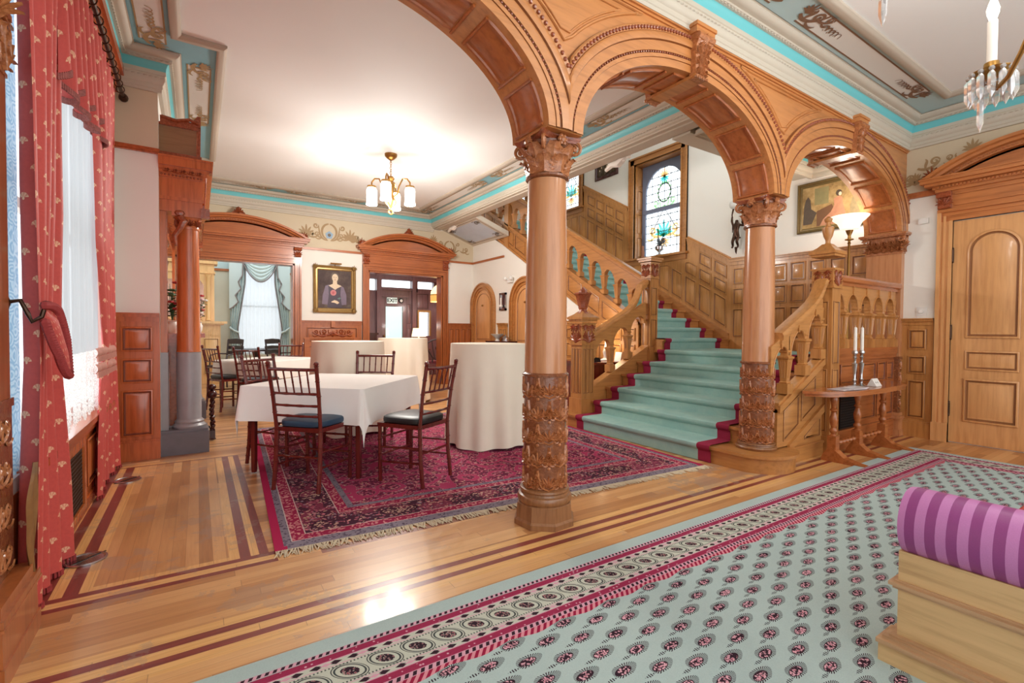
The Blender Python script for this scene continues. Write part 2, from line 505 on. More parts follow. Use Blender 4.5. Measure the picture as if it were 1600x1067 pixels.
def bluewall():
    M = Mat('pale blue damask blind'); x, y, z = M.coord()
    v = M.vec(y, z, 0.0); w = M.voro(v, 16.0); n = M.noise(v, 22, 2)
    c = M.mix(((w*30.0+n*5.0).sin()*.5+.5), srgb(186, 212, 226), srgb(140, 178, 206)); out = M.nt.nodes['Material Output']
    l = M.n('ShaderNodeBsdfTranslucent'); d = M.n('ShaderNodeBsdfDiffuse'); a = M.n('ShaderNodeMixShader'); a.inputs[0].default_value = .5
    M.link(c, l.inputs[0]); M.link(c, d.inputs[0]); M.link(l.outputs[0], a.inputs[1]); M.link(d.outputs[0], a.inputs[2]); M.link(a.outputs[0], out.inputs[0]); return M.m
BLUEW = bluewall()

def floor_mat():
    M = Mat('inlaid hardwood boards'); x, y, z = M.coord('Object')
    bay = x.lt(.30)*y.gt(2.74)*y.lt(5.06)
    a = bay*x+(1-bay)*y; l = bay*y+(1-bay)*x          # across / along the board
    w = .058; row = (a/w).floor()
    sh = M.white(M.vec(row, 3.3, 0.0)); seg = (l/1.1+sh*7.0).floor()
    tone = M.white(M.vec(row, seg, 1.7))
    gap = ((a/w).fr()-.5).abs().gt(.487)
    end = ((l/1.1+sh*7.0).fr()-.5).abs().gt(.4988)
    g = M.noise(M.vec(bay*x*40.0+(1-bay)*x*2.5, bay*y*2.5+(1-bay)*y*40.0, tone*9.0), 1.6, 5, .62)
    blot = M.noise(M.vec(x, y, 0.0), 1.3, 4)
    base = M.ramp(tone*.5+g*.35+blot*.25, [(.22, srgb(150, 98, 56)), (.45, srgb(188, 132, 80)), (.62, srgb(204, 150, 96)), (.85, srgb(222, 174, 118))])
    dkx = y.btw(2.094, 2.136).max(y.btw(2.006, 2.044))
    cd = (y.btw(2.695, 2.735).max(y.btw(2.609, 2.645)))*x.gt(-.58)*x.lt(.33)
    edge = y.btw(2.575, 2.632)*x.gt(.53)*x.lt(3.4)
    inb = y.gt(2.735)*y.lt(5.0)
    dky = (x.btw(-.583, -.535).max(x.btw(-.491, -.438)).max(x.btw(.171, .219)).max(x.btw(.257, .300)))*inb
    far = y.btw(4.985, 5.02)*x.gt(-.6)*x.lt(.3)
    lt = y.btw(2.044, 2.094).max(y.btw(1.95, 2.006)).max(y.btw(2.136, 2.19)).max(y.btw(2.645, 2.695)*x.lt(.33)).max(y.btw(2.735, 2.775)*x.lt(.2)*x.gt(-.42))
    lt = lt.max((x.btw(-.535, -.491).max(x.btw(-.438, -.395)).max(x.btw(.219, .257)).max(x.btw(.125, .171)).max(x.btw(-.62, -.583)))*inb).max(y.btw(5.02, 5.06)*x.lt(.3))
    col = M.mix(lt*.9, base, M.ramp(g, [(.3, srgb(212, 158, 92)), (.7, srgb(234, 188, 122))]))
    dk = dkx.max(cd).max(dky).max(edge*.8).max(far*.7)
    col = M.mix(dk, col, M.ramp(g*.6+blot*.4, [(.3, srgb(100, 36, 34)), (.7, srgb(150, 68, 56))]))
    col = M.mix(gap.max(end)*.45*(1-dk), col, srgb(96, 56, 30))
    wear = M.noise(M.vec(x*1.5, y*1.5, 4.0), 2.2, 6, .7)
    worn = ((wear.gt(.56)*x.lt(.6)*.30).max(wear.gt(.47)*x.gt(2.9)*x.lt(4.6)*y.gt(2.1)*y.lt(2.8)*.45)).max(wear.gt(.62)*.2)
    col = M.mix(worn, col, srgb(150, 132, 122))
    return M.done(col, .2+g*.16+(wear*.1), spec=.5, bump=g, bs=.04, bd=.003, coat=.15)
FLOORM = floor_mat()

def rug_teal():
    M = Mat('teal boteh carpet'); x, y, z = M.coord('Object')     # origin at the far right corner
    e = ((0.0-y).min(0.0-x))*1.28                                # distance in from the nearer edge
    along = M.n('ShaderNodeMath'); al = (X.op('SUBTRACT', 0.0, y)).lt(X.op('SUBTRACT', 0.0, x))
    l = al*x+(1-al)*y; nz = M.noise(M.tc, 300, 2)
    TEAL = M.mix(nz*.7+M.noise(M.tc, 2.5, 3)*.3, srgb(190, 206, 202), srgb(150, 172, 172)); RED = M.mix(nz, srgb(168, 54, 88), srgb(134, 42, 72))
    BLK = srgb(54, 36, 46); PNK = srgb(208, 158, 174); CRM = M.mix(nz, srgb(206, 206, 190), srgb(176, 184, 172))
    def lozenge(per, c, hw, wd):
        u = ((l/per).fr()-.5).abs(); d = ((e-c)/hw).abs(); return (u*2.0/wd+d).lt(1.0)
    # field medallions: leaf shaped with a spiky edge
    sx, sy = .246, .0525
    rr = (y/sy).floor(); off = (rr*.5).fr(); uu = ((x/sx+off).fr()-.5)*sx; vv = ((y/sy).fr()-.5)*sy
    tilt = uu+vv*.2; wv = .0285-tilt*.14; rad = ((tilt/.056)*(tilt/.056)+((vv-uu*.12)/wv)*((vv-uu*.12)/wv)).sqrt()
    rc = (((tilt+.012)/.056)*((tilt+.012)/.056)+((vv-uu*.10+.001)/.0250)*((vv-uu*.10+.001)/.0250)).sqrt()
    ang = (vv/.0235).atan2(tilt/.056)
    spk = ((ang*34.0).sin().gt(.15))
    body = (rad.lt(1.0)*spk).max(rc.lt(.68)); core = rc.lt(.60); inner = M.voro(M.vec(x, y, 0.0), 120.0)
    tail = (((uu+.075)/.026).abs()+((vv+.014)/.008).abs()).lt(1.0)
    tail = tail*((uu*620.0).sin().gt(.1))
    fld = M.mix(body.max(tail), TEAL, BLK)
    fld = M.mix(core, fld, M.mix(inner.gt(.5), srgb(214, 164, 176), BLK))
    fld = M.mix((rc.lt(.3))*inner.lt(.32), fld, srgb(168, 70, 96))
    c = TEAL
    def put(c, a, b, col): return M.mix(e.btw(a, b), c, col)
    c = put(c, .098, .122, PNK); c = M.mix(e.btw(.1, .12)*((l/.024+e*14.0).fr()).lt(.5), c, BLK)
    c = put(c, .126, .166, RED)
    dots = M.voro(M.vec(x, y, 0.0), 46.0).lt(.2); c = M.mix(e.btw(.132, .160)*dots, c, PNK)
    c = put(c, .166, .172, PNK); c = put(c, .172, .205, CRM); c = M.mix(e.btw(.174, .203)*lozenge(.062, .188, .015, .75), c, BLK)
    c = M.mix(e.btw(.174, .203)*lozenge(.124, .188, .012, .35), c, PNK)
    c = put(c, .205, .210, PNK)
    c = put(c, .21, .345, CRM)
    per = .12; u2 = ((l/per).fr()-.5)*per; v2 = (e-.278)*.8; r2 = ((u2/.045)*(u2/.045)+((v2-u2*.35)/.034)*((v2-u2*.35)/.034)).sqrt()
    c = M.mix((r2.btw(.98, 1.12)).max(r2.btw(1.22, 1.30)), c, srgb(70, 74, 74))
    c = M.mix(r2.lt(.66)*((inner*9.0).sin().gt(.0)), c, srgb(150, 60, 84)); c = M.mix(r2.lt(.66)*inner.gt(.42), c, BLK)
    c = M.mix(e.btw(.214, .224).max(e.btw(.332, .342))*((l/.012).fr()).lt(.45), c, srgb(90, 94, 92))
    c = put(c, .345, .350, PNK); c = put(c, .35, .378, CRM); c = M.mix(e.btw(.35, .378)*lozenge(.062, .364, .014, .75), c, BLK)
    c = M.mix(e.btw(.35, .378)*lozenge(.124, .364, .011, .35), c, PNK)
    c = put(c, .378, .384, PNK); c = put(c, .384, .424, RED); c = M.mix(e.btw(.39, .418)*dots, c, PNK)
    c = put(c, .424, .456, PNK); c = M.mix(e.btw(.428, .452)*((l/.028+e*14.0).fr()).lt(.5), c, BLK)
    zig = .474+(((l/.246).fr()-.5).abs()*.06)
    band = e.gt(.456)*e.lt(.5)*X.op('LESS_THAN', e, zig)
    c = M.mix(e.gt(.456), c, fld); c = M.mix(band, c, M.mix(((l/.03+e*22.0).fr()).lt(.5), srgb(150, 34, 66), srgb(214, 140, 152)))
    return M.done(c, .95, spec=.1, bump=M.noise(M.tc, 420, 2), bs=.25, bd=.003)
RUGT = rug_teal()

def rug_red(hx, hy):
    M = Mat('crimson floral carpet'); x, y, z = M.coord('Object')
    ex = hx-x.abs(); ey = hy-y.abs(); e = ex.min(ey); al = ey.lt(ex); l = al*x+(1-al)*y
    nz = M.noise(M.tc, 260, 2); n1 = M.noise(M.vec(x, y, 0.0), 4.2, 4, .6); w1 = M.noise(M.vec(x, y, 3.0), 14, 2); w2 = M.noise(M.vec(x, y, 7.0), 14, 2)
    v = M.vec(x+w1*.07, y*1.25+w2*.07, 0.0); v1 = M.voro(v, 46.0); v2 = M.voro(M.vec(x, y, 0.0), 4.2)
    cell = M.n('ShaderNodeTexVoronoi'); M.link(v, cell.inputs['Vector']); cell.inputs['Scale'].default_value = 46
    sp = M.n('ShaderNodeSeparateColor'); M.link(cell.outputs['Color'], sp.inputs[0]); rnd = X(sp.outputs[0])
    motif = M.ramp(rnd, [(0, srgb(84, 42, 60)), (.16, srgb(176, 96, 112)), (.36, srgb(206, 160, 148)), (.56, srgb(150, 128, 142)), (.7, srgb(196, 116, 130)), (.88, srgb(186, 156, 130))])
    for e_ in M.nt.nodes:
        if e_.type == 'VALTORGB': e_.color_ramp.interpolation = 'CONSTANT'
    fieldc = M.mix(nz, srgb(184, 62, 102), srgb(156, 58, 92))
    busy = (v2*16.0+n1*10.0).sin().gt(-.45); leaf = v1.lt(.40)
    fld = M.mix(busy*leaf, fieldc, motif); fld = M.mix(busy*v1.gt(.52), fld, srgb(104, 42, 66))
    med = (v2*16.0+n1*10.0).sin().btw(-.5, -.4); fld = M.mix(med*.7, fld, srgb(206, 170, 160))
    gnd = M.mix(n1.gt(.5), srgb(128, 58, 78), srgb(76, 42, 58)); bt = M.mix(leaf, gnd, motif)
    per = .62; u = ((l/per).fr()-.5)*per; w = e-.27
    r = ((u/.11)*(u/.11)+(w/.065)*(w/.065)).sqrt()
    bt = M.mix(r.lt(1.0)*e.btw(.17, .37)*leaf, bt, M.mix(rnd, srgb(214, 184, 156), srgb(180, 130, 130)))
    bt = M.mix(r.btw(.96, 1.1)*e.btw(.17, .37), bt, srgb(66, 34, 48))
    gry = M.mix(v1.lt(.35), srgb(132, 122, 134), srgb(84, 70, 88))
    pat = M.mix(v1.lt(.4), srgb(150, 40, 74), srgb(206, 140, 140))
    c = fieldc
    def put(c, a, b, col): return M.mix(e.btw(a, b), c, col)
    c = M.mix(ex.gt(.06), srgb(172, 40, 82), gry)
    c = put(c, .045, .085, gry); c = put(c, .085, .091, srgb(196, 180, 176)); c = put(c, .091, .16, pat)
    c = put(c, .16, .166, srgb(200, 176, 170)); c = put(c, .166, .38, bt); c = put(c, .38, .386, srgb(200, 176, 170)); c = put(c, .386, .45, pat)
    c = put(c, .45, .49, gry); c = M.mix(e.gt(.49), c, fld)
    return M.done(c, .95, spec=.1, bump=M.noise(M.tc, 380, 2), bs=.25, bd=.003)

def carpet(name, a, b):
    M = Mat(name); M.coord(); f = M.noise(M.tc, 6, 5, .7); g = M.noise(M.tc, 240, 2)
    return M.done(M.mix(f*.7+g*.3, srgb(*a), srgb(*b)), .95, spec=.1, bump=g, bs=.3, bd=.004)
STEAL = carpet('blue green stair carpet', (182, 208, 194), (106, 162, 164))
SRED = carpet('wine red carpet border', (160, 50, 76), (124, 36, 60))

def stripes(name, a, b, per, axis, c2=None):
    M = Mat(name); x, y, z = M.coord(); q = {'x': x, 'y': y, 'z': z}[axis]
    n = M.noise(M.tc, 300, 2)
    s = (q/per).fr().lt(.5)
    return M.done(M.mix(s, M.mix(n, srgb(*a), srgb(*[k*.92 for k in a])), M.mix(n, srgb(*b), srgb(*[k*.92 for k in b]))), .38, spec=.4)
# ================================================================ SHELL
AF, AB = 2.15, 2.49            # arcade front / back face
ZS, ZT = 2.29, 3.21            # springing and top of the arcade
ZC = 3.53                      # ceiling
fl = MB(); fl.add([(-2, -3, 0), (7, -3, 0), (7, 13.5, 0), (-2, 13.5, 0)], [(0, 1, 2, 3)])
struct(fl.build('floor', FLOORM))
# --- left wall with the bay window
m = MB()
for a in [(-.8,4.95,0,-.6,9.55,3.6), (-.8,2.5,0,-.6,4.95,.56), (-.8,2.5,2.98,-.6,4.95,3.6), (-.8,-1.2,0,-.6,2.5,3.6), (-.6,5.27,0,-.28,7.55,3.6)]: m.box(*a)
wl = struct(m.build('wall_left', CREAM))
fr_ = MB(); pr = PL((-.28,5.268,0), (-1,0,0), (0,-1,0))
bar(fr_, pr, 0, .32, 2.715, 3.21, 0, .004); fr_.build('tan_frieze', FRIEZE, wl)
m = MB(); bar(m, pr, -.01, .32, 2.67, 2.715, 0, .03); bar(m, pr, -.01, .32, 2.68, 2.70, 0, .045); m.build('picture_rail', MANTX, wl)
# --- back wall (openings D1, D2)
m = MB()
for x0, x1, z0, z1 in [(-.8,-.29,0,3.6), (-.29,1.462,2.32,3.6), (1.462,2.78,0,3.6), (2.78,4.36,2.30,3.6), (4.36,5.25,0,3.6)]: m.box(x0, 9.4, z0, x1, 9.6, z1)
wb = struct(m.build('wall_back', CREAM))
bp = PL((0, 9.4, 0), (1, 0, 0), (0, -1, 0))
m = MB(); bar(m, bp, -.6, 5.1, 2.62, 3.25, 0, .004); m.build('tan_frieze', FRIEZE, wb)
m = MB(); bar(m, bp, 1.57, 2.66, 2.60, 2.64, 0, .03); bar(m, bp, 4.5, 5.1, 2.60, 2.64, 0, .03); m.build('picture_rail', CASE, wb)
m = MB(); c = MB()
m_wreath(m, bp, 2.06, 2.93, .235, 0, .006); m_palm(m, bp, 1.66, 2.84, .22, 0, .006); m_wreath(m, bp, 4.52, 2.90, .2, 0, .006)
for cx, fl_ in ((1.70, 1), (2.42, 1), (2.42, -1), (2.66, -1), (1.24, -1), (1.2, 1), (4.78, 1), (4.4, -1), (3.1, -1), (3.15, 1)): m_scroll(m, bp, cx, 2.86 if .5 < abs(cx-.58) else 3.0, .19, fl_, 0, .006)
m_palm(m, bp, 2.44, 2.83, .22, 0, .006); m_palm(m, bp, 4.15, 3.0, .15, 0, .006)
m.build('stencilled_scrollwork', STEN, wb)
c.lathe([(.075, 0), (.075, .004)], (2.06, 9.392, 2.9), 5, M=Matrix.Rotation(PI/2, 3, 'X'), rot=.3); c.build('stencilled_crest', BLUEP, wb)
c = MB(); c.ball((2.06, 9.385, 2.9), .03, 8, (1, .2, 1)); c.build('crest_star', LINEB, wb)
# --- the wall under the upper flight (x = 5.1)
def nos2(y): return 1.05+.572*(y-4.28)
sp = PL((5.1, 0, 0), (0, 1, 0), (-1, 0, 0))
m = MB(); slab(m, sp, [(4.55, 0), (9.4, 0), (9.4, 3.02), (8.5, 3.02), (8.2, nos2(8.2)-.42), (4.55, nos2(4.55)-.42)], -.1, 0)
ws = struct(m.build('wall_stair', CREAM))
m = MB(); bar(m, sp, 8.1, 9.4, 2.60, 2.64, 0, .03); m.build('picture_rail', CASE, ws)
# --- walls of the landing and the stairwell
m = MB()
for z0, z1, y0, y1 in [(0, 5.9, 4.02, 5.18), (0, 5.9, 6.2, 7.72), (0, 5.9, 8.72, 9.7), (0, 5.9, 10.7, 11.2), (0, 2.47, 5.18, 6.2), (4.18, 5.9, 5.18, 6.2), (0, 3.75, 7.72, 8.72), (5.4, 5.9, 7.72, 8.72), (0, 4.3, 9.7, 10.7)]: m.box(6.72, y0, z0, 7.05, y1, z1)
m.box(6.88, 2.4, 0, 7.05, 4.02, 3.6); m.box(4.5, 11.2, 3.3, 7.05, 11.35, 5.9); m.box(4.2, 3.3, 3.75, 4.34, 11.2, 5.9)
wst = struct(m.build('wall_stairwell', CREAM))
# --- right wall (the door wall)
m = MB(); m.box(6.71, -3, 0, 6.9, 2.5, 3.6)
wr = struct(m.build('wall_right', CREAM))
rp_ = PL((6.71, 0, 0), (0, -1, 0), (-1, 0, 0))     # u = -Y
m = MB(); bar(m, rp_, -2.15, 3, 2.715, 3.25, 0, .004); m.build('tan_frieze', FRIEZE, wr)
m = MB(); bar(m, rp_, -2.12, -1.86, 2.655, 2.715, 0, .03); m.build('picture_rail', CASE, wr)
m = MB(); m_scroll(m, rp_, -2.05, 2.98, .2, 1, 0, .006); m_scroll(m, rp_, -1.98, 2.85, .17, -1, 0, .006); m_palm(m, rp_, -1.60, 3.04, .13, 0, .006); m_scroll(m, rp_, -1.68, 3.0, .13, -1, 0, .006)
m_palm(m, rp_, -2.07, 2.8, .14, 0, .006); m_scroll(m, rp_, -1.2, 3.06, .13, 1, 0, .006); m.build('stencilled_scrollwork', STEN, wr)

# ---------------------------------------------------------------- cornices
def offs(path, d, closed):
    n = len(path); out = []
    for i in range(n):
        p = V(path[i]); a = V(path[i-1]) if (closed or i > 0) else None; b = V(path[(i+1) % n]) if (closed or i < n-1) else None
        ns = []
        if a is not None: e = (p-a).normalized(); ns.append(V((e.y, -e.x)))
        if b is not None: e = (b-p).normalized(); ns.append(V((e.y, -e.x)))
        if len(ns) == 2:
            k = 1+ns[0].dot(ns[1]); q = (ns[0]+ns[1])/max(k, .05)
        else: q = ns[0]
        out.append(p+q*d)
    return out
def sweep(mb, path, prof, closed=False, mat=0):
    """profile of (distance into the room, z) along a plan path; room on the right hand of the path"""
    L = [[(q.x, q.y, z) for q in offs(path, d, closed)] for d, z in prof]
    n = len(path); pts = [p for l in L for p in l]; F = []
    for k in range(len(L)-1):
        for i in range(n if closed else n-1): F.append((k*n+i, k*n+(i+1) % n, (k+1)*n+(i+1) % n, (k+1)*n+i))
    return mb.add(pts, F, mat)
LOWP = [(0, 3.20), (.03, 3.20), (.03, 3.225), (.036, 3.23), (.036, 3.262), (.042, 3.266), (.054, 3.295), (.054, 3.335), (.062, 3.34), (.062, 3.372)]
LOWB = [(0, 3.27), (.03, 3.27), (.03, 3.285), (.054, 3.295), (.054, 3.335), (.062, 3.34), (.062, 3.372)]
COVE = [(.062, 3.372), (.064, 3.40), (.075, 3.43), (.085, 3.437)]
UPP = [(.085, 3.437), (.10, 3.437), (.10, 3.45), (.108, 3.452), (.108, 3.468), (.13, 3.47), (.155, 3.487), (.165, 3.50), (.165, 3.512), (.175, 3.514)]
BAND = [(.175, 3.518), (.43, 3.518)]
RIB = [(.43, 3.519), (.43, 3.500), (.445, 3.492), (.475, 3.492), (.49, 3.502), (.505, 3.512), (.505, ZC)]
def beads(mb, path, d, z, r, closed=False, step=.035):
    P = offs(path, d, closed); n = len(P)
    for i in range(n if closed else n-1):
        a, b = P[i], P[(i+1) % n]; L = (b-a).length; k = int(L/step)
        if k < 1: continue
        t = (b-a).normalized(); w = V((-t.y, t.x))
        for j in range(k):
            c = a+(b-a)*((j+.5)/k); h = step*.36
            q = [V((c.x, c.y, z))+V((t.x, t.y, 0))*sx*h for sx in (-1, 1)]
            o = V((t.y, -t.x, 0))*r
            mb.add([q[0]-UP*r, q[1]-UP*r*.3, q[1]+UP*r, q[0]+UP*r*.3, (q[0]+q[1])/2+o], [(0, 1, 4), (1, 2, 4), (2, 3, 4), (3, 0, 4)])
def cornice(name, path, closed, host=None, step=.04):
    m = MB()
    if host: sweep(m, path, LOWP, False); sweep(m, [path[-1], path[0]], LOWB)
    else: sweep(m, path, LOWP, closed)
    root = struct(m.build(name, TAN2))
    m = MB(); sweep(m, path, COVE, closed); m.build('turquoise_cove', TURQ, root)
    m = MB(); sweep(m, path, UPP, closed); m.build('cornice_moulding', TAN, root)
    m = MB(); beads(m, path, .056, 3.318, .009, closed, step); beads(m, path, .106, 3.444, .009, closed, step); m.build('bead_row', TAN, root)
    m = MB(); sweep(m, path, BAND, closed); m.build('painted_band', SKYB2 if host else SKYB, root)
    m = MB(); sweep(m, path, RIB, closed); m.build('ceiling_rib', RIBC_, root)
    return root
LP = [(4.14, AB), (-.6, AB), (-.6, 5.27), (-.28, 5.27), (-.28, 7.55), (-.6, 7.55), (-.6, 9.4), (4.14, 9.4)]
t1 = cornice('trim_1', LP, True, 1)
FPp = [(6.71, -3), (6.71, AF), (-.6, AF), (-.6, -3)]
FP = FPp[::-1]
t2 = cornice('trim_2', FP, False)
GP = [(4.34, 3.25), (6.88, 3.25), (6.88, AB), (4.34, AB)]
t3 = cornice('trim_3', GP, True)
# painted panels on the bands: cream field, brown line, scrolls
def band_panel(root, pl, u0, u1, v0, v1, ends=(1, 1), mat=STEN):
    m = MB(); bar(m, pl, u0+.06, u1-.06, v0+.035, v1-.035, 0, .0015); m.build('cream_panel', BANDC, root)
    m = MB()
    for a in (v0+.03, v1-.042): bar(m, pl, u0+.05, u1-.05, a, a+.012, .0015, .003)
    m.build('painted_line', mat, root)
    m = MB(); c = (v0+v1)/2
    for e, s in ((u0, 1), (u1, -1)):
        if not ends[0 if s > 0 else 1]: continue
        m_scroll(m, pl, e+s*.0, c-.02, .22, s, 0, .004); m_scroll(m, pl, e+s*.16, c+.03, .16, s, 0, .004); m_palm(m, pl, e+s*.02, c, .11, 0, .004)
        for k in range(6): ribbon(m, pl, [(e+s*(.34+.03*k), c-.02), (e+s*(.36+.03*k), c+.035*(1 if k % 2 else -1))], [.004, .001], .004)
        for k in range(5): ribbon(m, pl, bez((e+s*(.30+.05*k), c), (e+s*(.33+.05*k), c+.05), (e+s*(.36+.05*k), c+.02), (e+s*(.37+.05*k), c-.02), 5), [.008-.0012*k]*6, .004)
    m.build('painted_scrolls', mat, root)
class CPL:                                   # a plane on the ceiling, seen from below
    def __init__(s, o, u, v): s.o = V(o); s.u = V(u); s.v = V(v)
    def __call__(s, u, z, d=0.0): return s.o+s.u*u+s.v*z-UP*d
zb = 3.5178
def bandp(root, o, u, v, L, mat=STEN): band_panel(root, CPL(o, u, v), 0, L, .18, .43, mat=mat)
for x0, L in ((1.95, 1.55), (3.75, 2.3)): bandp(t2, (x0, AF, zb), (1, 0, 0), (0, -1, 0), L, STEND)
for y0, L in ((2.7, 1.5), (4.4, 2.0), (6.7, 2.3)): bandp(t1, (4.14, y0, zb), (0, 1, 0), (-1, 0, 0), L)
bandp(t1, (-.6, 2.55, zb), (0, 1, 0), (1, 0, 0), 2.5); bandp(t1, (-.28, 5.2, zb), (0, 1, 0), (1, 0, 0), 1.5)
for x0 in (-.2, 1.3, 2.7): bandp(t1, (x0, 9.4, zb), (1, 0, 0), (0, -1, 0), 1.25)
# ceilings
m = MB(); m.box(-.8, AB-.1, ZC, 4.3, 9.6, ZC+.08); ce = struct(m.build('ceiling', CEIL))
m = MB(); m.box(-2, -3, ZC, 6.9, AF+.1, ZC+.08); m.build('front_ceiling', CEIL, ce)
m = MB(); m.box(4.3, AB-.1, ZC, 7.05, 3.6, ZC+.08); m.build('landing_ceiling', CEIL, ce); m = MB(); m.box(4.2, 3.4, 5.9, 7.05, 11.35, 5.98); m.build('stairwell_ceiling', CEIL, ce)
m = MB(); m.prism([(4.34, 7.95, 3.27), (5.1, 7.95, 3.0), (5.1, 7.95, 3.09), (4.34, 7.95, 3.36)], (0, 1.45, 0)); pc_ = m.build('passage_ceiling', TAN2, ce)
class SPL:
    def __call__(s_, u, z, d=0.0): return V((4.34+z*.943, 7.95+u, 3.27-.335*z))+V((-.335, 0, -.943))*d
cp_ = SPL()
m = MB(); bar(m, cp_, .12, 1.3, .1, .68, 0, .0015); m.build('pale_blue_panel', plain('passage panel blue', (196, 208, 222), .6), pc_); m = MB()
for a_, b_ in ((.12, 1), (1.3, -1)):
    for c_, d_ in ((.1, 1), (.68, -1)): m_scroll(m, cp_, a_, c_+d_*.04, .16, b_, 0, .003); m_palm(m, cp_, a_+b_*.02, c_+d_*.02, .1, 0, .003, d_)
for z_ in (.06, .72): bar(m, cp_, .06, 1.36, z_-.006, z_+.006, 0, .002)
for u_ in (.06, 1.36): bar(m, cp_, u_-.006, u_+.006, .06, .72, 0, .002)
m.build('painted_scrolls', LINEB, pc_)
# the beam running back, and the cross beam
m = MB(); m.box(4.14, AB, 3.27, 4.34, 9.4, 3.53); bm_ = struct(m.build('trim_4', TAN2), 'long plaster beam between the hall and the stairwell')
m = MB(); sweep(m, [(4.34, 3.5), (4.34, 9.4)], [(0, 3.27), (.02, 3.27), (.02, 3.30), (.04, 3.31), (.04, 3.36), (.07, 3.4), (.07, 3.5)]); m.box(4.17, AB, 3.255, 4.31, 9.4, 3.27); m.build('beam_moulding', TAN, bm_)
m = MB(); m.box(4.34, 3.25, 3.24, 6.88, 3.48, 3.75); cb_ = struct(m.build('trim_5', TAN2))
m = MB(); m.box(4.36, 3.48, 3.30, 6.72, 3.52, 3.60); m.box(4.36, 3.52, 3.38, 6.72, 3.56, 3.7); m.build('beam_moulding', TAN, cb_)
for q, P0 in (('plaster_bracket', (4.36, 4.3, 3.30)), ('plaster_bracket', (4.36, 8.9, 3.30))):
    m = MB(); x, y, z = P0
    m.tube(bez3 := [(x+.02, y+.24, z-.10), (x+.02, y+.14, z-.05), (x+.03, y+.03, z-.06), (x+.03, y-.08, z+.0), (x+.02, y-.16, z+.05)], [.02, .04, .055, .045, .02], 8)
    for k in range(5): m.ball((x+.03, y-.14+.08*k, z-.02-.02*(k % 2)), .032, 8)
    o = m.build(q, CREAM, bm_)

# ---------------------------------------------------------------- the arcade
ARCH = [(.53, 1.10, .64), (2.91, 1.03, .64), (5.375, 1.2, .64)]
def apt(c, a, b, t, o=0.0):
    x = a*math.cos(t); z = b*math.sin(t); nx = math.cos(t)/a; nz = math.sin(t)/b; k = math.hypot(nx, nz)
    return (c+x+nx/k*o, ZS+z+nz/k*o)
ap = PL((0, AF, 0), (1, 0, 0), (0, -1, 0)); apb = PL((0, AB, 0), (1, 0, 0), (0, 1, 0))
wall = MB(); N = 40
lim = [-.6, 1.76, 4.06, 6.71]
for i, (c, a, b) in enumerate(ARCH):
    lo, hi = lim[i], lim[i+1]; pts = [apt(c, a, b, PI-PI*k/N) for k in range(N+1)]
    for y in (AF, AB):
        L = []; 
        L += [(lo, ZS)]+pts+[(hi, ZS)]
        v = [(x, y, z) for x, z in L]+[(x if 0 < k < len(L)-1 else x, y, ZT+.2) for k, (x, z) in enumerate(L)]
        n = len(L); wall.add(v, [(k, k+1, n+k+1, n+k) for k in range(n-1)])
    v = [(x, AF, z) for x, z in pts]+[(x, AB, z) for x, z in pts]
    wall.add(v, [(k, k+1, N+2+k, N+1+k) for k in range(N)])
    if i < 2: wall.box(c+a, AF, ZS-.005, ARCH[i+1][0]-ARCH[i+1][1], AB, ZS)
wall.box(-.6, AF, ZT, 6.71, AB, ZT+.01)
arc = struct(wall.build('wall_arcade', ARC))
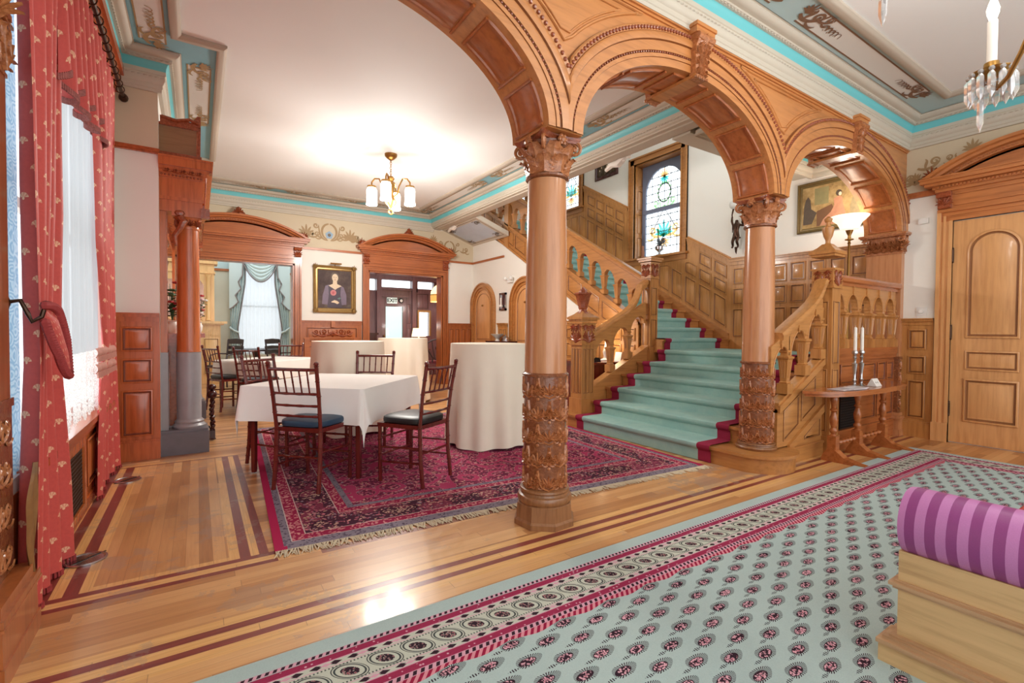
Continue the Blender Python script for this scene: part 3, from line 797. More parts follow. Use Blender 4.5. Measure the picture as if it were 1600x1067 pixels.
for i, (c, a, b) in enumerate(ARCH):
    lo, hi = lim[i], lim[i+1]
    def clampx(p): return (min(max(p[0], lo), hi), p[1])
    def cd(p, d): return .026 if (p[0] < lo or p[0] > hi) and d < .026 else d
    for pl in (ap, apb):
        m = MB(); T = [PI*k/60 for k in range(61)]
        prof = [(0, .0), (0, .012), (.05, .012), (.052, .018), (.075, .018), (.08, .012), (.085, .012), (.09, .022), (.15, .022), (.155, .034), (.185, .040), (.2, .034), (.205, .03), (.235, .034), (.245, .026), (.25, .0)]
        R = [[pl(*clampx(apt(c, a, b, t, o)), cd(apt(c, a, b, t, o), d)) for t in T] for o, d in prof]
        dead = [[not lo <= apt(c, a, b, t, o)[0] <= hi for t in T] for o, d in prof]
        n = 61; P = [q for r in R for q in r]
        b_ = len(m.v); m.add(P, [])
        for k in range(len(prof)-1):
            for j in range(n-1):
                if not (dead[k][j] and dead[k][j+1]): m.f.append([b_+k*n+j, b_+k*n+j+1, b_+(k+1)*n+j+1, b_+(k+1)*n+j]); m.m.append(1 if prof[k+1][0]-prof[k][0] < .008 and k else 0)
        m.build('archivolt', ARC, arc)
        m = MB()
        for off, r, st, d in ((.083, .0075, .022, .016), (.220, .0125, .025, .034)):
            t = .1
            while t < PI-.1:
                p = apt(c, a, b, t, off); q = clampx(p)
                if abs(p[0]-q[0]) < .001: m.ball(pl(q[0], q[1], d), r, 6, (1, 1, 1))
                dx = a*math.sin(t); dz = b*math.cos(t); t += st/max(.3, math.hypot(dx, dz))
        m.build('bead_moulding', CARVR, arc)
    # soffit panels
    m = MB(); npan = 7; y0, y1 = AF+.035, AB-.035; W = y1-y0
    pr = [(0, 0), (.006, .012), (.02, .012), (.026, .003), (.05, .002), (.065, .010)]
    pr = pr+[(W-u, d) for u, d in pr[::-1]]
    for k in range(npan):
        t0 = PI*(k+.10)/npan; t1_ = PI*(k+.90)/npan; S = 8
        P = []
        for j in range(S+1):
            t = t0+(t1_-t0)*j/S
            for u, d in pr:
                if j in (0, S): d = 0
                x, z = apt(c, a, b, t, -d); P.append((x, y0+u, z))
        w = len(pr); m.add(P, [(j*w+q, j*w+q+1, (j+1)*w+q+1, (j+1)*w+q) for j in range(S) for q in range(w-1)])
        for tt in (t0, t1_):
            x0, z0 = apt(c, a, b, tt-.012, -.008); x1, z1 = apt(c, a, b, tt+.012, -.008)
            m.tube([(x0, y0, z0), (x0, y1, z0)], .009, 6)
    m.build('soffit_panel', CASE, arc)
    # keystone
    m = MB(); kz = ZS+b
    for sg, yy in ((-1, AF), (1, AB)):
        m.prism([(c-.098, yy, ZT-.04), (c+.098, yy, ZT-.04), (c+.10, yy, ZT-.0), (c-.10, yy, ZT-.0)], (0, sg*.085, 0))
        m.prism([(c-.108, yy, ZT), (c+.108, yy, ZT), (c+.108, yy, ZT+.024), (c-.108, yy, ZT+.024)], (0, sg*.095, 0))
    m.box(c-.058, AF-.05, kz-.035, c+.058, AB+.05, kz-.012)
    k_ = m.build('keystone', ARC, arc)
    m = MB(); rows = 10
    for sg, yy in ((-1, AF), (1, AB)):
        P = []
        for j in range(rows+1):
            t = j/rows; z = kz-.04+(ZT-.035-kz+.04)*t; w = .056+.034*t; dd = .05+.035*t**2+.02*math.sin(PI*max(0, (t-.75)/.25))
            for q in (-1, -.96, -.3, 0, .3, .96, 1): P.append((c+w*q, yy+sg*(dd if abs(q) < 1 else 0)+sg*(.008 if q == 0 else 0), z))
        m.add(P, [(j*7+q, j*7+q+1, (j+1)*7+q+1, (j+1)*7+q) for j in range(rows) for q in range(6)]+[tuple(range(7))])
    m.tube([(c-.085, AF-.078, ZT-.06), (c+.085, AF-.078, ZT-.06)], .026, 10)
    kb = m.build('console_body', CARV, k_)
    m = MB(); H_ = ZT-kz
    class KP:
        def __call__(s_, u, z, d=0.0):
            t = max(0, min(1, (z+.04)/(H_+.005))); return V((c+u, AF-(.05+.035*t*t)-d, kz+z))
    pk = KP()
    for q in range(4): m_palm(m, pk, 0, -.02+.06*q, .085, .014, 0)
    for f in (-1, 1):
        for q in range(3): m_scroll(m, pk, f*.0, .0+.065*q, .055+.008*q, f, .012, .002)
    m_palm(m, pk, 0, H_-.06, .10, .014, .002, -1)
    for e in range(6): m.ball((c-.055+.022*e, AF-.055, kz-.035), .011, 6); m.ball((c-.058+.023*e, AB+.05, kz-.035), .013, 6)
    m.build('acanthus_carving', CARV, k_)
# spandrel panels and the top moulding
for j, cx in enumerate((1.76, 4.06)):
    L_, R_ = ARCH[j], ARCH[j+1]; m = MB()
    def seg(A, s, o, lo, hi):
        out = []
        for k in range(60):
            t = (PI*k/59); p = apt(*A, t, o)
            if lo < p[0] < hi: out.append(p)
        return out
    for o, r in ((.31, .009), (.335, .006)):
        l = [p for p in seg(L_, 1, o, L_[0]+.28, cx-.012) if p[1] < 3.165-(o-.31)]; rr = [p for p in seg(R_, 1, o, cx+.012, R_[0]-.28) if p[1] < 3.165-(o-.31)]
        l = sorted(l); rr = sorted(rr)
        path = l+rr
        m.tube([ap(x, z, .004) for x, z in path], r, 6, closed=True)
    m.build('spandrel_panel', ARC, arc)
m = MB(); bar(m, ap, -.54, 6.71, ZT-.035, ZT-.02, 0, .012); bar(m, ap, -.54, 6.71, ZT-.02, ZT, 0, .026); m.build('top_moulding', ARC, arc)

# ---------------------------------------------------------------- columns
def capital(root, cx, cy, z0, z1, r, half=.138):
    h = z1-z0
    m = MB(); m.lathe([(r*1.06, z0-.012), (r*1.14, z0-.006), (r*1.14, z0+.006), (r*1.0, z0+.012), (r*.98, z0+h*.3), (r*1.04, z0+h*.6), (r*1.14, z0+h*.82), (r*1.17, z0+h*.86)], (cx, cy, 0), 24)
    cap = m.build('capital', CARVD, root)
    m = MB()
    for tier, (za, zb_, out, w, n0) in enumerate(((z0+.012, z0+h*.50, .036, .058, 0), (z0+.04, z0+h*.80, .052, .053, .5))):
        for k in range(8):
            g = 2*PI*(k+n0)/8+PI/8*0
            d = V((math.cos(g), math.sin(g), 0)); s = V((-math.sin(g), math.cos(g), 0)); rows = 9; P = []
            for j in range(rows+1):
                t = j/rows; tip = max(0, (t-.72)/.28)
                z = za+(zb_-za)*(t if t < .85 else .85+.15*math.sin((t-.85)/.15*PI)*.55)
                rad = r*.99+.006+out*t**2.2+tip*.012
                ww = w*(.55+.6*math.sin(PI*min(1, t*.8+.12)))*(1-.85*tip**1.5)*(1+.16*math.cos(j*PI))
                for q in (-1, -.5, 0, .5, 1):
                    P.append(V((cx, cy, z))+d*(rad+(.011 if q == 0 else (.0 if abs(q) == .5 else .004))-.02*q*q*(1-t))+s*ww*q)
            m.add(P, [(j*5+q, j*5+q+1, (j+1)*5+q+1, (j+1)*5+q) for j in range(rows) for q in range(4)])
    m.build('acanthus_leaves', CARV, cap)
    m = MB()
    for sx in (-1, 1):
        for sy in (-1, 1):
            g = V((sx, sy, 0)).normalized(); p0 = V((cx, cy, 0)); st = []
            cc = p0+g*(half*1.16)+UP*(z0+h*.72)
            for k in range(26):
                t = k/25; a = PI*.62-t*2*PI*1.5; rr = .042*(1-.8*t)
                st.append(cc+g*rr*math.cos(a)+UP*rr*math.sin(a))
            lead = [p0+g*r*1.05+UP*(z0+h*.42), p0+g*r*1.2+UP*(z0+h*.62)]
            m.tube(lead+st, [.008, .011]+[.012*(1-.35*k/25) for k in range(26)], 6)
            m.ball(cc, .014, 8)
            sd = V((-g.y, g.x, 0))
    for g in range(4):
        a = g*PI/2; p = V((cx+math.cos(a)*(r*1.14+.012), cy+math.sin(a)*(r*1.14+.012), z1-.035))
        m.ball(p, .022, 8)
        for k in range(6): m.ball(p+V((-math.sin(a)*math.cos(k*PI/3), math.cos(a)*math.cos(k*PI/3), math.sin(k*PI/3)))*.022, .013, 6)
    m.build('volute', CARV, cap)
    m = MB()
    def ab(sc, z):
        o = []
        for q in range(4):
            a = q*PI/2; d = V((math.cos(a), math.sin(a), 0)); s = V((-math.sin(a), math.cos(a), 0))
            for k in range(-5, 6):
                t = k/5; o.append(V((cx, cy, z))+d*half*sc*(.80+.24*t*t)+s*half*sc*1.04*t*.93)
        return o
    A = [ab(.93, z1-.032), ab(.97, z1-.018), ab(1.0, z1-.014), ab(1.03, z1)]
    n = 44; P = [p for a in A for p in a]
    m.add(P, [(k*n+i, k*n+(i+1) % n, (k+1)*n+(i+1) % n, (k+1)*n+i) for k in range(3) for i in range(n)]+[tuple(3*n+i for i in range(n)), tuple(range(n))[::-1]])
    m.build('abacus', CARVR, cap)
def carved(root, cx, cy, z0, z1, r, name='carved_drum'):
    m = MB(); m.lathe([(r, z0), (r, z1-.012), (r+.012, z1-.012), (r+.014, z1), (r+.004, z1+.008)], (cx, cy, 0), 32)
    d = m.build(name, CARVD, root); m = MB(); cy_ = CY((cx, cy, 0), r-.002); per = 2*PI*r/6; H = z1-z0
    for k in range(6):
        for q in range(5):
            u = per*(k+.5*(q % 2)); zc = z0+H*(q+.5)/5
            m_palm(m, cy_, u, zc-.055, .075, .010, 0); m_scroll(m, cy_, u, zc-.03, .085, 1, .011, 0); m_scroll(m, cy_, u, zc-.03, .085, -1, .011, 0); m_palm(m, cy_, u+per/2, zc+.0, .06, .010, 0, -1)
            for f in (-1, 1):
                m.tube([cy_(a_, b_, .003) for a_, b_ in spiral(u+f*per*.36, zc-.045, .024, PI/2, 1.4, f, 14)], .0055, 5)
                ribbon(m, cy_, bez((u, zc-.07), (u+f*.03, zc-.05), (u+f*.05, zc-.08), (u+f*per*.48, zc+.05), 8), .006, 0, .011)
            m.ball(cy_(u+per/2, zc+.02, .003), .012, 6); m.ball(cy_(u, zc+.062, .003), .011, 6)
    m.build('relief_scrollwork', CARV, d)
def column(name, label, cx, cy, plinth, zb):
    t = thing(name, label, 'column', (cx, cy, zb), kind='thing')
    if plinth:
        m = MB(); m.lathe([(.19, 0), (.19, .03), (.178, .042), (.172, .125), (.165, .13)], (cx, cy, 0), 8, rot=PI/8+.1); m.build('octagonal_plinth', WORN, t, 20)
        b0 = .13
    else: b0 = zb
    k = .65 if not plinth else 1
    m = MB(); m.lathe([(.155, b0), (.163, b0+.012), (.165, b0+.03*k), (.158, b0+.045*k), (.145, b0+.05*k), (.142, b0+.062*k), (.15, b0+.072*k), (.148, b0+.084*k), (.132, b0+.09*k)], (cx, cy, 0), 40); m.build('base_moulding', WORN, t)
    zc = b0+.09*k
    carved(t, cx, cy, zc, .895, .127)
    m = MB(); m.lathe([(.127, .90), (.125, 1.2), (.121, 1.6), (.114, 2.04)], (cx, cy, 0), 40); m.build('shaft', ARCV, t, 60)
    capital(t, cx, cy, 2.055, 2.285, .114)
    return t
column('column', 'oak column on an octagonal plinth at the edge of the crimson rug', 1.76, 2.32, True, 0)
column('column', 'oak column standing on the rounded end of the bottom stair step', 4.06, 2.32, False, .15)
def pilaster(name, label, x, s, dk=1.0, PM=None):
    PM = PM or ARCV
    t = thing(name, label, 'pilaster', (x, 2.32, 0), kind='thing'); y0, y1 = AF-.0, AB
    def bx(m, w, d, z0, z1):
        w *= dk; m.box(min(x, x+s*w), y0-d, z0, max(x, x+s*w), y1+d, z1)
    k0 = dk; dk = min(1, dk*2.4) if dk < 1 else 1
    m = MB(); bx(m, .15, .04, 0, .07); bx(m, .14, .03, .07, .19); bx(m, .155, .045, .19, .2); bx(m, .15, .04, .2, .225); bx(m, .13, .02, .225, .26); m.build('base_block', PM, t)
    dk = k0
    m = MB(); bx(m, .1, .0, .26, .86); bx(m, .115, .012, .86, .89)
    p_ = m.build('carved_panel', CARVD, t); m = MB()
    for pl, ww in ((PL((x+s*.1*dk, 2.32, 0), (0, s, 0), (s, 0, 0)), .34), (PL((x+s*.05*dk, y0, 0), (1, 0, 0), (0, -1, 0)), .1)):
        for q in range(4):
            zc = .34+.15*q
            m_palm(m, pl, 0, zc-.03, .08, .01*(.3+.7*dk), 0)
            if ww > .2:
                for f in (-1, 1): m_scroll(m, pl, 0, zc-.03, .13, f, .01*(.3+.7*dk), 0)
            else: m_scroll(m, pl, -.02, zc-.04, .05, 1, .01, 0); m.ball(pl(0, zc+.06, 0), .015, 6)
    m.build('relief_scrollwork', CARV, p_)
    m = MB(); bx(m, .085, .0, .89, 2.06); m.build('shaft', PM, t)
    m = MB(); bx(m, .1, .01, 2.055, 2.07); bx(m, .085, .0, 2.07, 2.25); bx(m, .14, .05, 2.25, 2.262); bx(m, .155, .06*dk, 2.262, 2.285)
    c_ = m.build('capital', CARV, t); m = MB()
    for pl, ww in ((PL((x+s*.085*dk, 2.32, 0), (0, s, 0), (s, 0, 0)), .34), (PL((x+s*.045*dk, y0, 0), (1, 0, 0), (0, -1, 0)), .1)):
        for k in range(int(ww/.08)+1):
            u = (k-(int(ww/.08))/2)*.075
            m_palm(m, pl, u, 2.075, .1, .02*(.3+.7*dk), 0); m_palm(m, pl, u+.037, 2.12, .1, .03*(.3+.7*dk), 0)
        for f in (-1, 1):
            q = spiral(f*ww*.5, 2.215, .036, 0, 1.5, f); m.tube([pl(a, b, .025*dk) for a, b in q], .011*(.4+.6*dk), 6)
    m.build('acanthus_leaves', CARV, c_)
    return t
pilaster('pilaster', 'carved oak pilaster at the wall end of the landing rail', 6.71, -1)
pilaster('pilaster', 'carved oak pilaster at the far left beside the red curtain', -.6, 1, .24, CASEV)
# ================================================================ PANELLING
def wains(root_name, pl, u0, u1, z0, z1, cols, rows, mat=PANEL, base=.14, cap=True, margin=.05, gap=.05):
    """flat wainscot with raised panels; rows = list of relative heights from the bottom"""
    m = MB(); bar(m, pl, u0, u1, z0, z1-.03, 0, .02); r = struct(m.build(root_name, mat))
    if base:
        m = MB(); bar(m, pl, u0, u1, z0, z0+base, .02, .04); bar(m, pl, u0, u1, z0+base, z0+base+.018, .02, .032); m.build('skirting', mat, r)
    if cap:
        m = MB(); bar(m, pl, u0, u1, z1-.035, z1-.012, 0, .05); bar(m, pl, u0, u1, z1-.012, z1, 0, .065); bar(m, pl, u0, u1, z1-.075, z1-.035, 0, .03); m.build('cap_rail', mat, r)
    zb = z0+base+.05; zt = z1-.12; H = zt-zb-gap*(len(rows)-1); T = sum(rows); w = (u1-u0-2*margin-gap*(cols-1))/cols
    m = MB(); z = zb
    for rr in rows:
        h = H*rr/T
        for c in range(cols):
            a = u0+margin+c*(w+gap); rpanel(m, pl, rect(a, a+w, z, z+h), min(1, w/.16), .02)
        z += h+gap
    m.build('raised_panels', mat, r); return r
wains('trim_6', PL((-.28, 5.27, 0), (-1, 0, 0), (0, -1, 0)), 0, .32, 0, 1.28, 1, [1.5, .8, .8], MANT, .16, True, .05, .06)
t7 = wains('trim_7', bp, 1.57, 2.66, 0, 1.31, 1, [1.5, .62], CASEV, .14, True, .09, .07)
m = MB()
for f in (-1, 1): m_scroll(m, bp, 2.115, 1.06, .2, f, .014, .03); m_scroll(m, bp, 2.115+f*.16, 1.06, .17, f, .014, .03); m.tube([bp(2.115+f*u, 1.10-.07*math.sin(PI*u/.36), .04) for u in [.36*k/10 for k in range(11)]], .014, 6)
m_palm(m, bp, 2.115, 1.01, .12, .014, .03); m.build('carved_swag', CARVR, t7)
m = MB(); bar(m, bp, 2.08, 2.15, 1.19, 1.3, .02, .075); bar(m, bp, 1.6, 2.63, .98, 1.0, .02, .04)
for u in (1.62, 2.5): bar(m, bp, u, u+.09, .16, .98, .02, .05)
m.build('pilaster_strips', CASE, t7)
wains('trim_8', bp, 4.47, 5.1, 0, 1.30, 4, [1.2, 1.2], CASEV)
wains('trim_9', PL((5.1, 0, 0), (0, -1, 0), (-1, 0, 0)), -9.4, -9.28, 0, 1.30, 1, [1, 1], CASEV)
wains('trim_10', PL((5.1, 0, 0), (0, -1, 0), (-1, 0, 0)), -8.3, -7.95, 0, 1.30, 2, [1, 1], PANEL)
wains('trim_11', PL((5.1, 0, 0), (0, -1, 0), (-1, 0, 0)), -6.7, -4.6, 0, 1.32, 8, [1.6, .8, .6], PANEL)
wains('trim_12', rp_, -2.15, -1.87, 0, 1.32, 1, [1.7, .8, .9], OAK, .16, True, .06, .07)
wains('trim_13', PL((6.88, 0, 0), (0, -1, 0), (-1, 0, 0)), -4.02, -2.49, .9, 2.24, 6, [1.5, .85, .85], OAK, .12)
# sloping panelling beside the upper flight
wp = PL((6.72, 0, 0), (0, 1, 0), (-1, 0, 0))
def wz(y): return 1.30+.572*(y-4.28)
Y0, Y1 = 4.28, 9.6
SEG = [(Y0, 5.04, None), (5.04, 6.34, 2.35), (6.34, 7.58, None), (7.58, 8.86, 3.63), (8.86, Y1, None)]
m = MB(); slab(m, wp, [(4.02, .9), (Y0, .9), (Y0, 2.22), (4.02, 2.22)], 0, .02)
def topc(y, t): return min(wz(y)+.98, t) if t else wz(y)+.98
for a, b, t in SEG:
    for k in range(8):
        p, q = a+(b-a)*k/8, a+(b-a)*(k+1)/8; slab(m, wp, [(p, wz(p)-.5), (q, wz(q)-.5), (q, topc(q, t)), (p, topc(p, t))], 0, .02)
sl = struct(m.build('trim_14', PANEL))
m = MB()
for a, b, d in ((.90, .94, .05), (.94, .955, .065), (.85, .90, .035)):
    slab(m, wp, [(4.02, 1.30+a), (Y0, 1.30+a), (Y0, 1.30+b), (4.02, 1.30+b)], 0, d)
    for p, q, t in SEG:
        if not t: slab(m, wp, [(p, wz(p)+a), (q, wz(q)+a), (q, wz(q)+b), (p, wz(p)+b)], 0, d)
m.build('cap_rail', PANEL, sl)
m = MB(); slab(m, wp, [(Y0, wz(Y0)-.36), (Y1, wz(Y1)-.36), (Y1, wz(Y1)-.18), (Y0, wz(Y0)-.18)], .02, .035); slab(m, wp, [(Y0, wz(Y0)-.19), (Y1, wz(Y1)-.19), (Y1, wz(Y1)-.165), (Y0, wz(Y0)-.165)], .02, .05); m.build('wall_string', OAKY, sl)
m = MB(); w = .215; g = .05; y = Y0+.05
rpanel(m, wp, rect(4.06, 4.22, 1.08, 1.5), .8, .02); rpanel(m, wp, rect(4.06, 4.22, 1.56, 1.8), .8, .02); rpanel(m, wp, rect(4.06, 4.22, 1.86, 2.1), .8, .02)
while y+w < Y1:
    for a, b in ((-.11, .33), (.38, .58), (.63, .83)):
        T = None
        for p, q, t in SEG:
            if t and p-.2 < y and y+w < q+.2: T = t-.06
        za, zb = wz(y)+a, wz(y+w)+a; ta, tb = wz(y)+b, wz(y+w)+b
        if T:
            if zb > T-.05: continue
            if tb > T:
                if ta >= T: rpanel(m, wp, [(y, za), (y+w, zb), (y+w, T), (y, T)], .6, .02)
                else: rpanel(m, wp, [(y, za), (y+w, zb), (y+w, T), (y+(T-ta)/.572, T), (y, ta)], .6, .02)
                continue
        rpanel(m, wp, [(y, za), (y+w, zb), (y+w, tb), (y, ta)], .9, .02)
    y += w+g
m.build('raised_panels', PANEL, sl)

# ================================================================ DOOR CASES
def arcpts(w, z0, rise, n=24):
    R = (w*w+rise*rise)/(2*rise); a = math.asin(w/R)
    return [(R*math.sin(-a+2*a*k/n), z0+R*math.cos(-a+2*a*k/n)-R+rise) for k in range(n+1)]
def pediment(root, pl, hw, cw, oh, zh, zc, rise, mat, matv, finial=.12):
    """hw half opening, cw case width, oh opening height, zh head top, zc underside of the cornice"""
    H = hw+cw
    m = MB()
    for s in (-1, 1):
        for a, b, d in ((0, cw, .035), (.0, .03, .05), (cw*.45, cw*.62, .045), (cw-.03, cw, .06)): bar(m, pl, s*(hw+a), s*(hw+b), 0, oh+ (a if a else 0), 0, d)
        bar(m, pl, s*hw, s*(hw+cw+.01), 0, .2, 0, .065)
    m.build('jamb_casing', matv, root)
    m = MB()
    for a, b, d in ((0, cw, .035), (0, .03, .05), (cw*.45, cw*.62, .045), (cw-.03, cw, .06)): bar(m, pl, -(hw+b), hw+b, oh+a, oh+b, 0, d)
    z = oh+cw; bar(m, pl, -H, H, z, zh, 0, .04)
    bar(m, pl, -H+.14, H-.14, z+.03, z+.045, .04, .055); bar(m, pl, -H+.14, H-.14, zh-.045, zh-.03, .04, .055)
    m.build('frieze', mat, root)
    m = MB()
    for z0_, z1_, e, d in ((zh, zh+.03, .02, .07), (zh+.03, zc, .04, .09), (zc, zc+.03, .09, .15), (zc+.03, zc+.065, .12, .19), (zc+.065, zc+.08, .13, .20)): bar(m, pl, -H-e, H+e, z0_, z1_, 0, d)
    k = int(2*H/.03)
    for i in range(k): u = -H+(i+.5)*2*H/k; bar(m, pl, u-.008, u+.008, zh+.034, zc-.004, .09, .105)
    m.build('cornice', mat, root)
    zb = zc+.08; W = H+.10
    m = MB(); slab(m, pl, arcpts(W-.05, zb, rise-.05), 0, .05); m.build('tympanum', mat, root)
    m = MB(); prof = [(0, 0), (0, .21), (-.03, .21), (-.035, .17), (-.06, .16), (-.065, .11), (-.1, .10), (-.105, .05), (-.125, .05)]
    A = arcpts(W, zb, rise, 32); n = 33; P = []
    for o, d in prof:
        B = arcpts(W+o*2.0, zb, rise+o, 32) if o else A
        P += [pl(u, max(z, zb-.0), d) for u, z in B]
    m.add(P, [(k*n+i, k*n+i+1, (k+1)*n+i+1, (k+1)*n+i) for k in range(len(prof)-1) for i in range(n-1)])
    for i in range(0, 97):
        t = i/96; B = arcpts(W-.16, zb, rise-.085, 96)
        if i % 2 == 0 and i > 3 and i < 93: m.ball(pl(B[i][0], max(B[i][1], zb), .115), .010, 5)
    m.build('segmental_arch', mat, root)
    for s in (-1, 1):
        m = MB(); u = s*(H-.06); bar(m, pl, u-.055, u+.055, oh+cw+.01, zh, .04, .075)
        m.tube([pl(u-.06, zh-.04, .085), pl(u+.06, zh-.04, .085)], .03, 8); m.tube([pl(u-.05, oh+cw+.03, .07), pl(u+.05, oh+cw+.03, .07)], .022, 8)
        m_palm(m, pl, u, oh+cw+.03, .12, .012, .075); b = m.build('carved_bracket', CARVR, root)
        m = MB(); q = s*(W-.06); m_palm(m, pl, q, zb+.02, .12, .02, .12)
        m.ball(pl(q-s*.02, zb+.04, .12), .05, 8, (1, .5, 1) ); m.tube([pl(a_, b_, .13) for a_, b_ in spiral(q-s*.04, zb+.045, .045, 0, 1.4, s)], .012, 6); m.build('corner_leaf', CARVR, root)
    if finial:
        m = MB(); zt = zb+rise-.01
        bar(m, pl, -.13, .13, zt-.02, zt+.015, .06, .18); m.ball(pl(0, zt+.03, .12), .05, 8, (1.5, .6, .8))
        m.ball(pl(0, zt+.08, .12), .042, 8, (1, .6, 1.5)); 
        for s in (-1, 1): m.tube([pl(a_, b_, .13) for a_, b_ in spiral(s*.07, zt+.03, .035, PI/2, 1.3, s)], .012, 6)
        m_palm(m, pl, 0, zt+.02, finial, .015, .14); m.build('finial', CARVR, root)
def opening_lining(root, x0, x1, y0, y1, h, mat):
    m = MB(); m.box(x0, y0, 0, x0+.03, y1, h); m.box(x1-.03, y0, 0, x1, y1, h); m.box(x0, y0, h-.03, x1, y1, h); m.build('door_lining', mat, root)
def root_at(name, loc, label):
    o = bpy.data.objects.new(name, None); C.objects.link(o); o.location = loc; o['kind'] = 'structure'; o['label'] = label; o['category'] = name.split('_')[0]; return o
d1 = root_at('door_1', (.585, 9.4, 0), 'wide cherry doorway with arched pediment opening to the dining room')
pediment(d1, PL((.585, 9.4, 0), (1, 0, 0), (0, -1, 0)), .877, .11, 2.32, 2.62, 2.68, .30, CASE, CASEV)
opening_lining(d1, -.29, 1.462, 9.38, 9.62, 2.32, CASEV)
d2 = root_at('door_2', (3.57, 9.4, 0), 'cherry doorway with arched pediment opening to the dark vestibule')
pediment(d2, PL((3.57, 9.4, 0), (1, 0, 0), (0, -1, 0)), .79, .11, 2.30, 2.62, 2.68, .30, CASE, CASEV)
opening_lining(d2, 2.78, 4.36, 9.38, 9.62, 2.30, CASEV)
d3 = root_at('door_3', (6.71, 1.09, 0), 'pair of tall panelled oak doors with arched upper panels')
P3 = PL((6.71, 1.09, 0), (0, -1, 0), (-1, 0, 0))
pediment(d3, P3, .64, .125, 2.345, 2.66, 2.72, .28, CASE2, DOORW, 0)
for sd in (-1, 1):
    U = .32*sd
    m = MB(); bar(m, P3, U-.317, U+.317, .012, 2.335, 0, .02); lf = m.build('door_leaf', DOORW, d3)
    m = MB(); a_ = [(U-.2, 1.11), (U+.2, 1.11)]+[(U+.2*math.cos(PI*k/20), 2.0+.2*math.sin(PI*k/20)) for k in range(21)]
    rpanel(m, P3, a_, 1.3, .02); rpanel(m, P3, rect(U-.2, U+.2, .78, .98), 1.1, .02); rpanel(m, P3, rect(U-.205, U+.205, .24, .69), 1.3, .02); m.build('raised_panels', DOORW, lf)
    for z in (.36, 1.17, 1.98):
        m = MB(); u = U+sd*.317; m.tube([P3(u, z-.06, .03), P3(u, z+.06, .03)], .012, 8); m.ball(P3(u, z+.07, .03), .013, 6); m.ball(P3(u, z-.07, .03), .013, 6); m.build('hinge', BRONZE, d3)
m = MB(); m.ball(P3(.06, 1.05, .07), .03, 10); m.tube([P3(.06, 1.05, .02), P3(.06, 1.05, .06)], .012, 8); m.build('door_handle', BRASS, d3)
# the two round-headed closet doors under the stairs
def arched(name, yc, hw, zs, label, extra=None):
    r = root_at(name, (5.1, yc, 0), label); pl = PL((5.1, yc, 0), (0, -1, 0), (-1, 0, 0)); N = 22
    m = MB()
    for a, b, d in ((0, .03, .07), (.03, .075, .05), (.075, .105, .07), (.105, .15, .035)):
        o = [((hw-b)*math.cos(PI*k/N), zs+(hw-b)*math.sin(PI*k/N)) for k in range(N+1)]; q = [((hw-a)*math.cos(PI*k/N), zs+(hw-a)*math.sin(PI*k/N)) for k in range(N+1)]
        I = [(hw-b, 0)]+o+[(-(hw-b), 0)]; O = [(hw-a, 0)]+q+[(-(hw-a), 0)]
        n = len(I); P = [pl(*p, d) for p in I]+[pl(*p, d) for p in O]+[pl(*p, 0) for p in O]+[pl(*p, 0) for p in I]
        m.add(P, [(j*n+i, j*n+i+1, ((j+1) % 4)*n+i+1, ((j+1) % 4)*n+i) for j in range(4) for i in range(n-1)])
    m.build('arched_casing', OAKY, r)
    h2 = hw-.15; m = MB(); slab(m, pl, [(h2, 0)]+[(h2*math.cos(PI*k/N), zs+h2*math.sin(PI*k/N)) for k in range(N+1)]+[(-h2, 0)], 0, .012); lf = m.build('door_leaf', DOORW, r)
    m = MB(); h3 = h2-.06; rpanel(m, pl, [(-h3, .95), (h3, .95)]+[(h3*math.cos(PI*k/16), zs+h3*math.sin(PI*k/16)) for k in range(17)], .9, .012); rpanel(m, pl, rect(-h3, h3, .12, .85), .9, .012); m.build('raised_panels', DOORW, lf)
    m = MB(); m.ball(pl(.0, zs+.02, .04), .03, 8, (.6, 1, .7)); m.build('door_handle', BRASS, r)
arched('door_4', 8.91, .5, 1.66, 'round-headed oak closet door beside the back corner'); arched('door_5', 7.32, .5, 1.66, 'round-headed oak closet door partly behind the column')

# ================================================================ WINDOWS
w1 = root_at('window_1', (-.7, 4.12, .56), 'tall curtained window above the radiator seat')
m = MB()
for a in [(-.76,2.5,.56,-.7,2.56,2.98), (-.76,4.89,.56,-.7,4.95,2.98), (-.76,2.5,.56,-.7,4.95,.63), (-.76,2.5,2.92,-.7,4.95,2.98), (-.75,2.5,1.72,-.71,4.95,1.77)]: m.box(*a)
m.build('window_frame', WHITE, w1); m_ = MB(); m_.grid(lambda a, b: V((-.615+.004*math.sin(a*30), 2.50+.28*a, 3.0-2.44*b)), 12, 4); m_.build('damask_blind', BLUEW, w1); m = MB(); m.add([(-.73,2.5,.56), (-.73,4.95,.56), (-.73,4.95,2.98), (-.73,2.5,2.98)], [(0,1,2,3)]); m.build('pane', PANE, w1, 0)
m = MB(); m.box(-.7,2.7,.53,-.56,5.2,.565); m.box(-.6,2.7,.49,-.575,5.2,.53); m.build('window_sill', MANTX, w1)
pw = PL((-.6, 0, 0), (0, 1, 0), (1, 0, 0)); m = MB(); bar(m, pw, 2.5, 5.26, 0, .5, 0, .003); bar(m, pw, 2.5, 5.26, 0, .07, .003, .012); rpanel(m, pw, rect(4.0, 4.75, .14, .44), 1, .003); rpanel(m, pw, rect(4.82, 5.15, .14, .44), 1, .003); m.build('seat_panelling', MANT, w1)
m = MB(); bar(m, pw, 3.32, 3.88, .05, .09, .003, .025); bar(m, pw, 3.32, 3.88, .44, .49, .003, .025); bar(m, pw, 3.32, 3.38, .09, .44, .003, .025); bar(m, pw, 3.82, 3.88, .09, .44, .003, .025); g_ = m.build('grille_frame', MANT, w1)
m = MB(); bar(m, pw, 3.38, 3.82, .09, .44, .003, .006, 0)
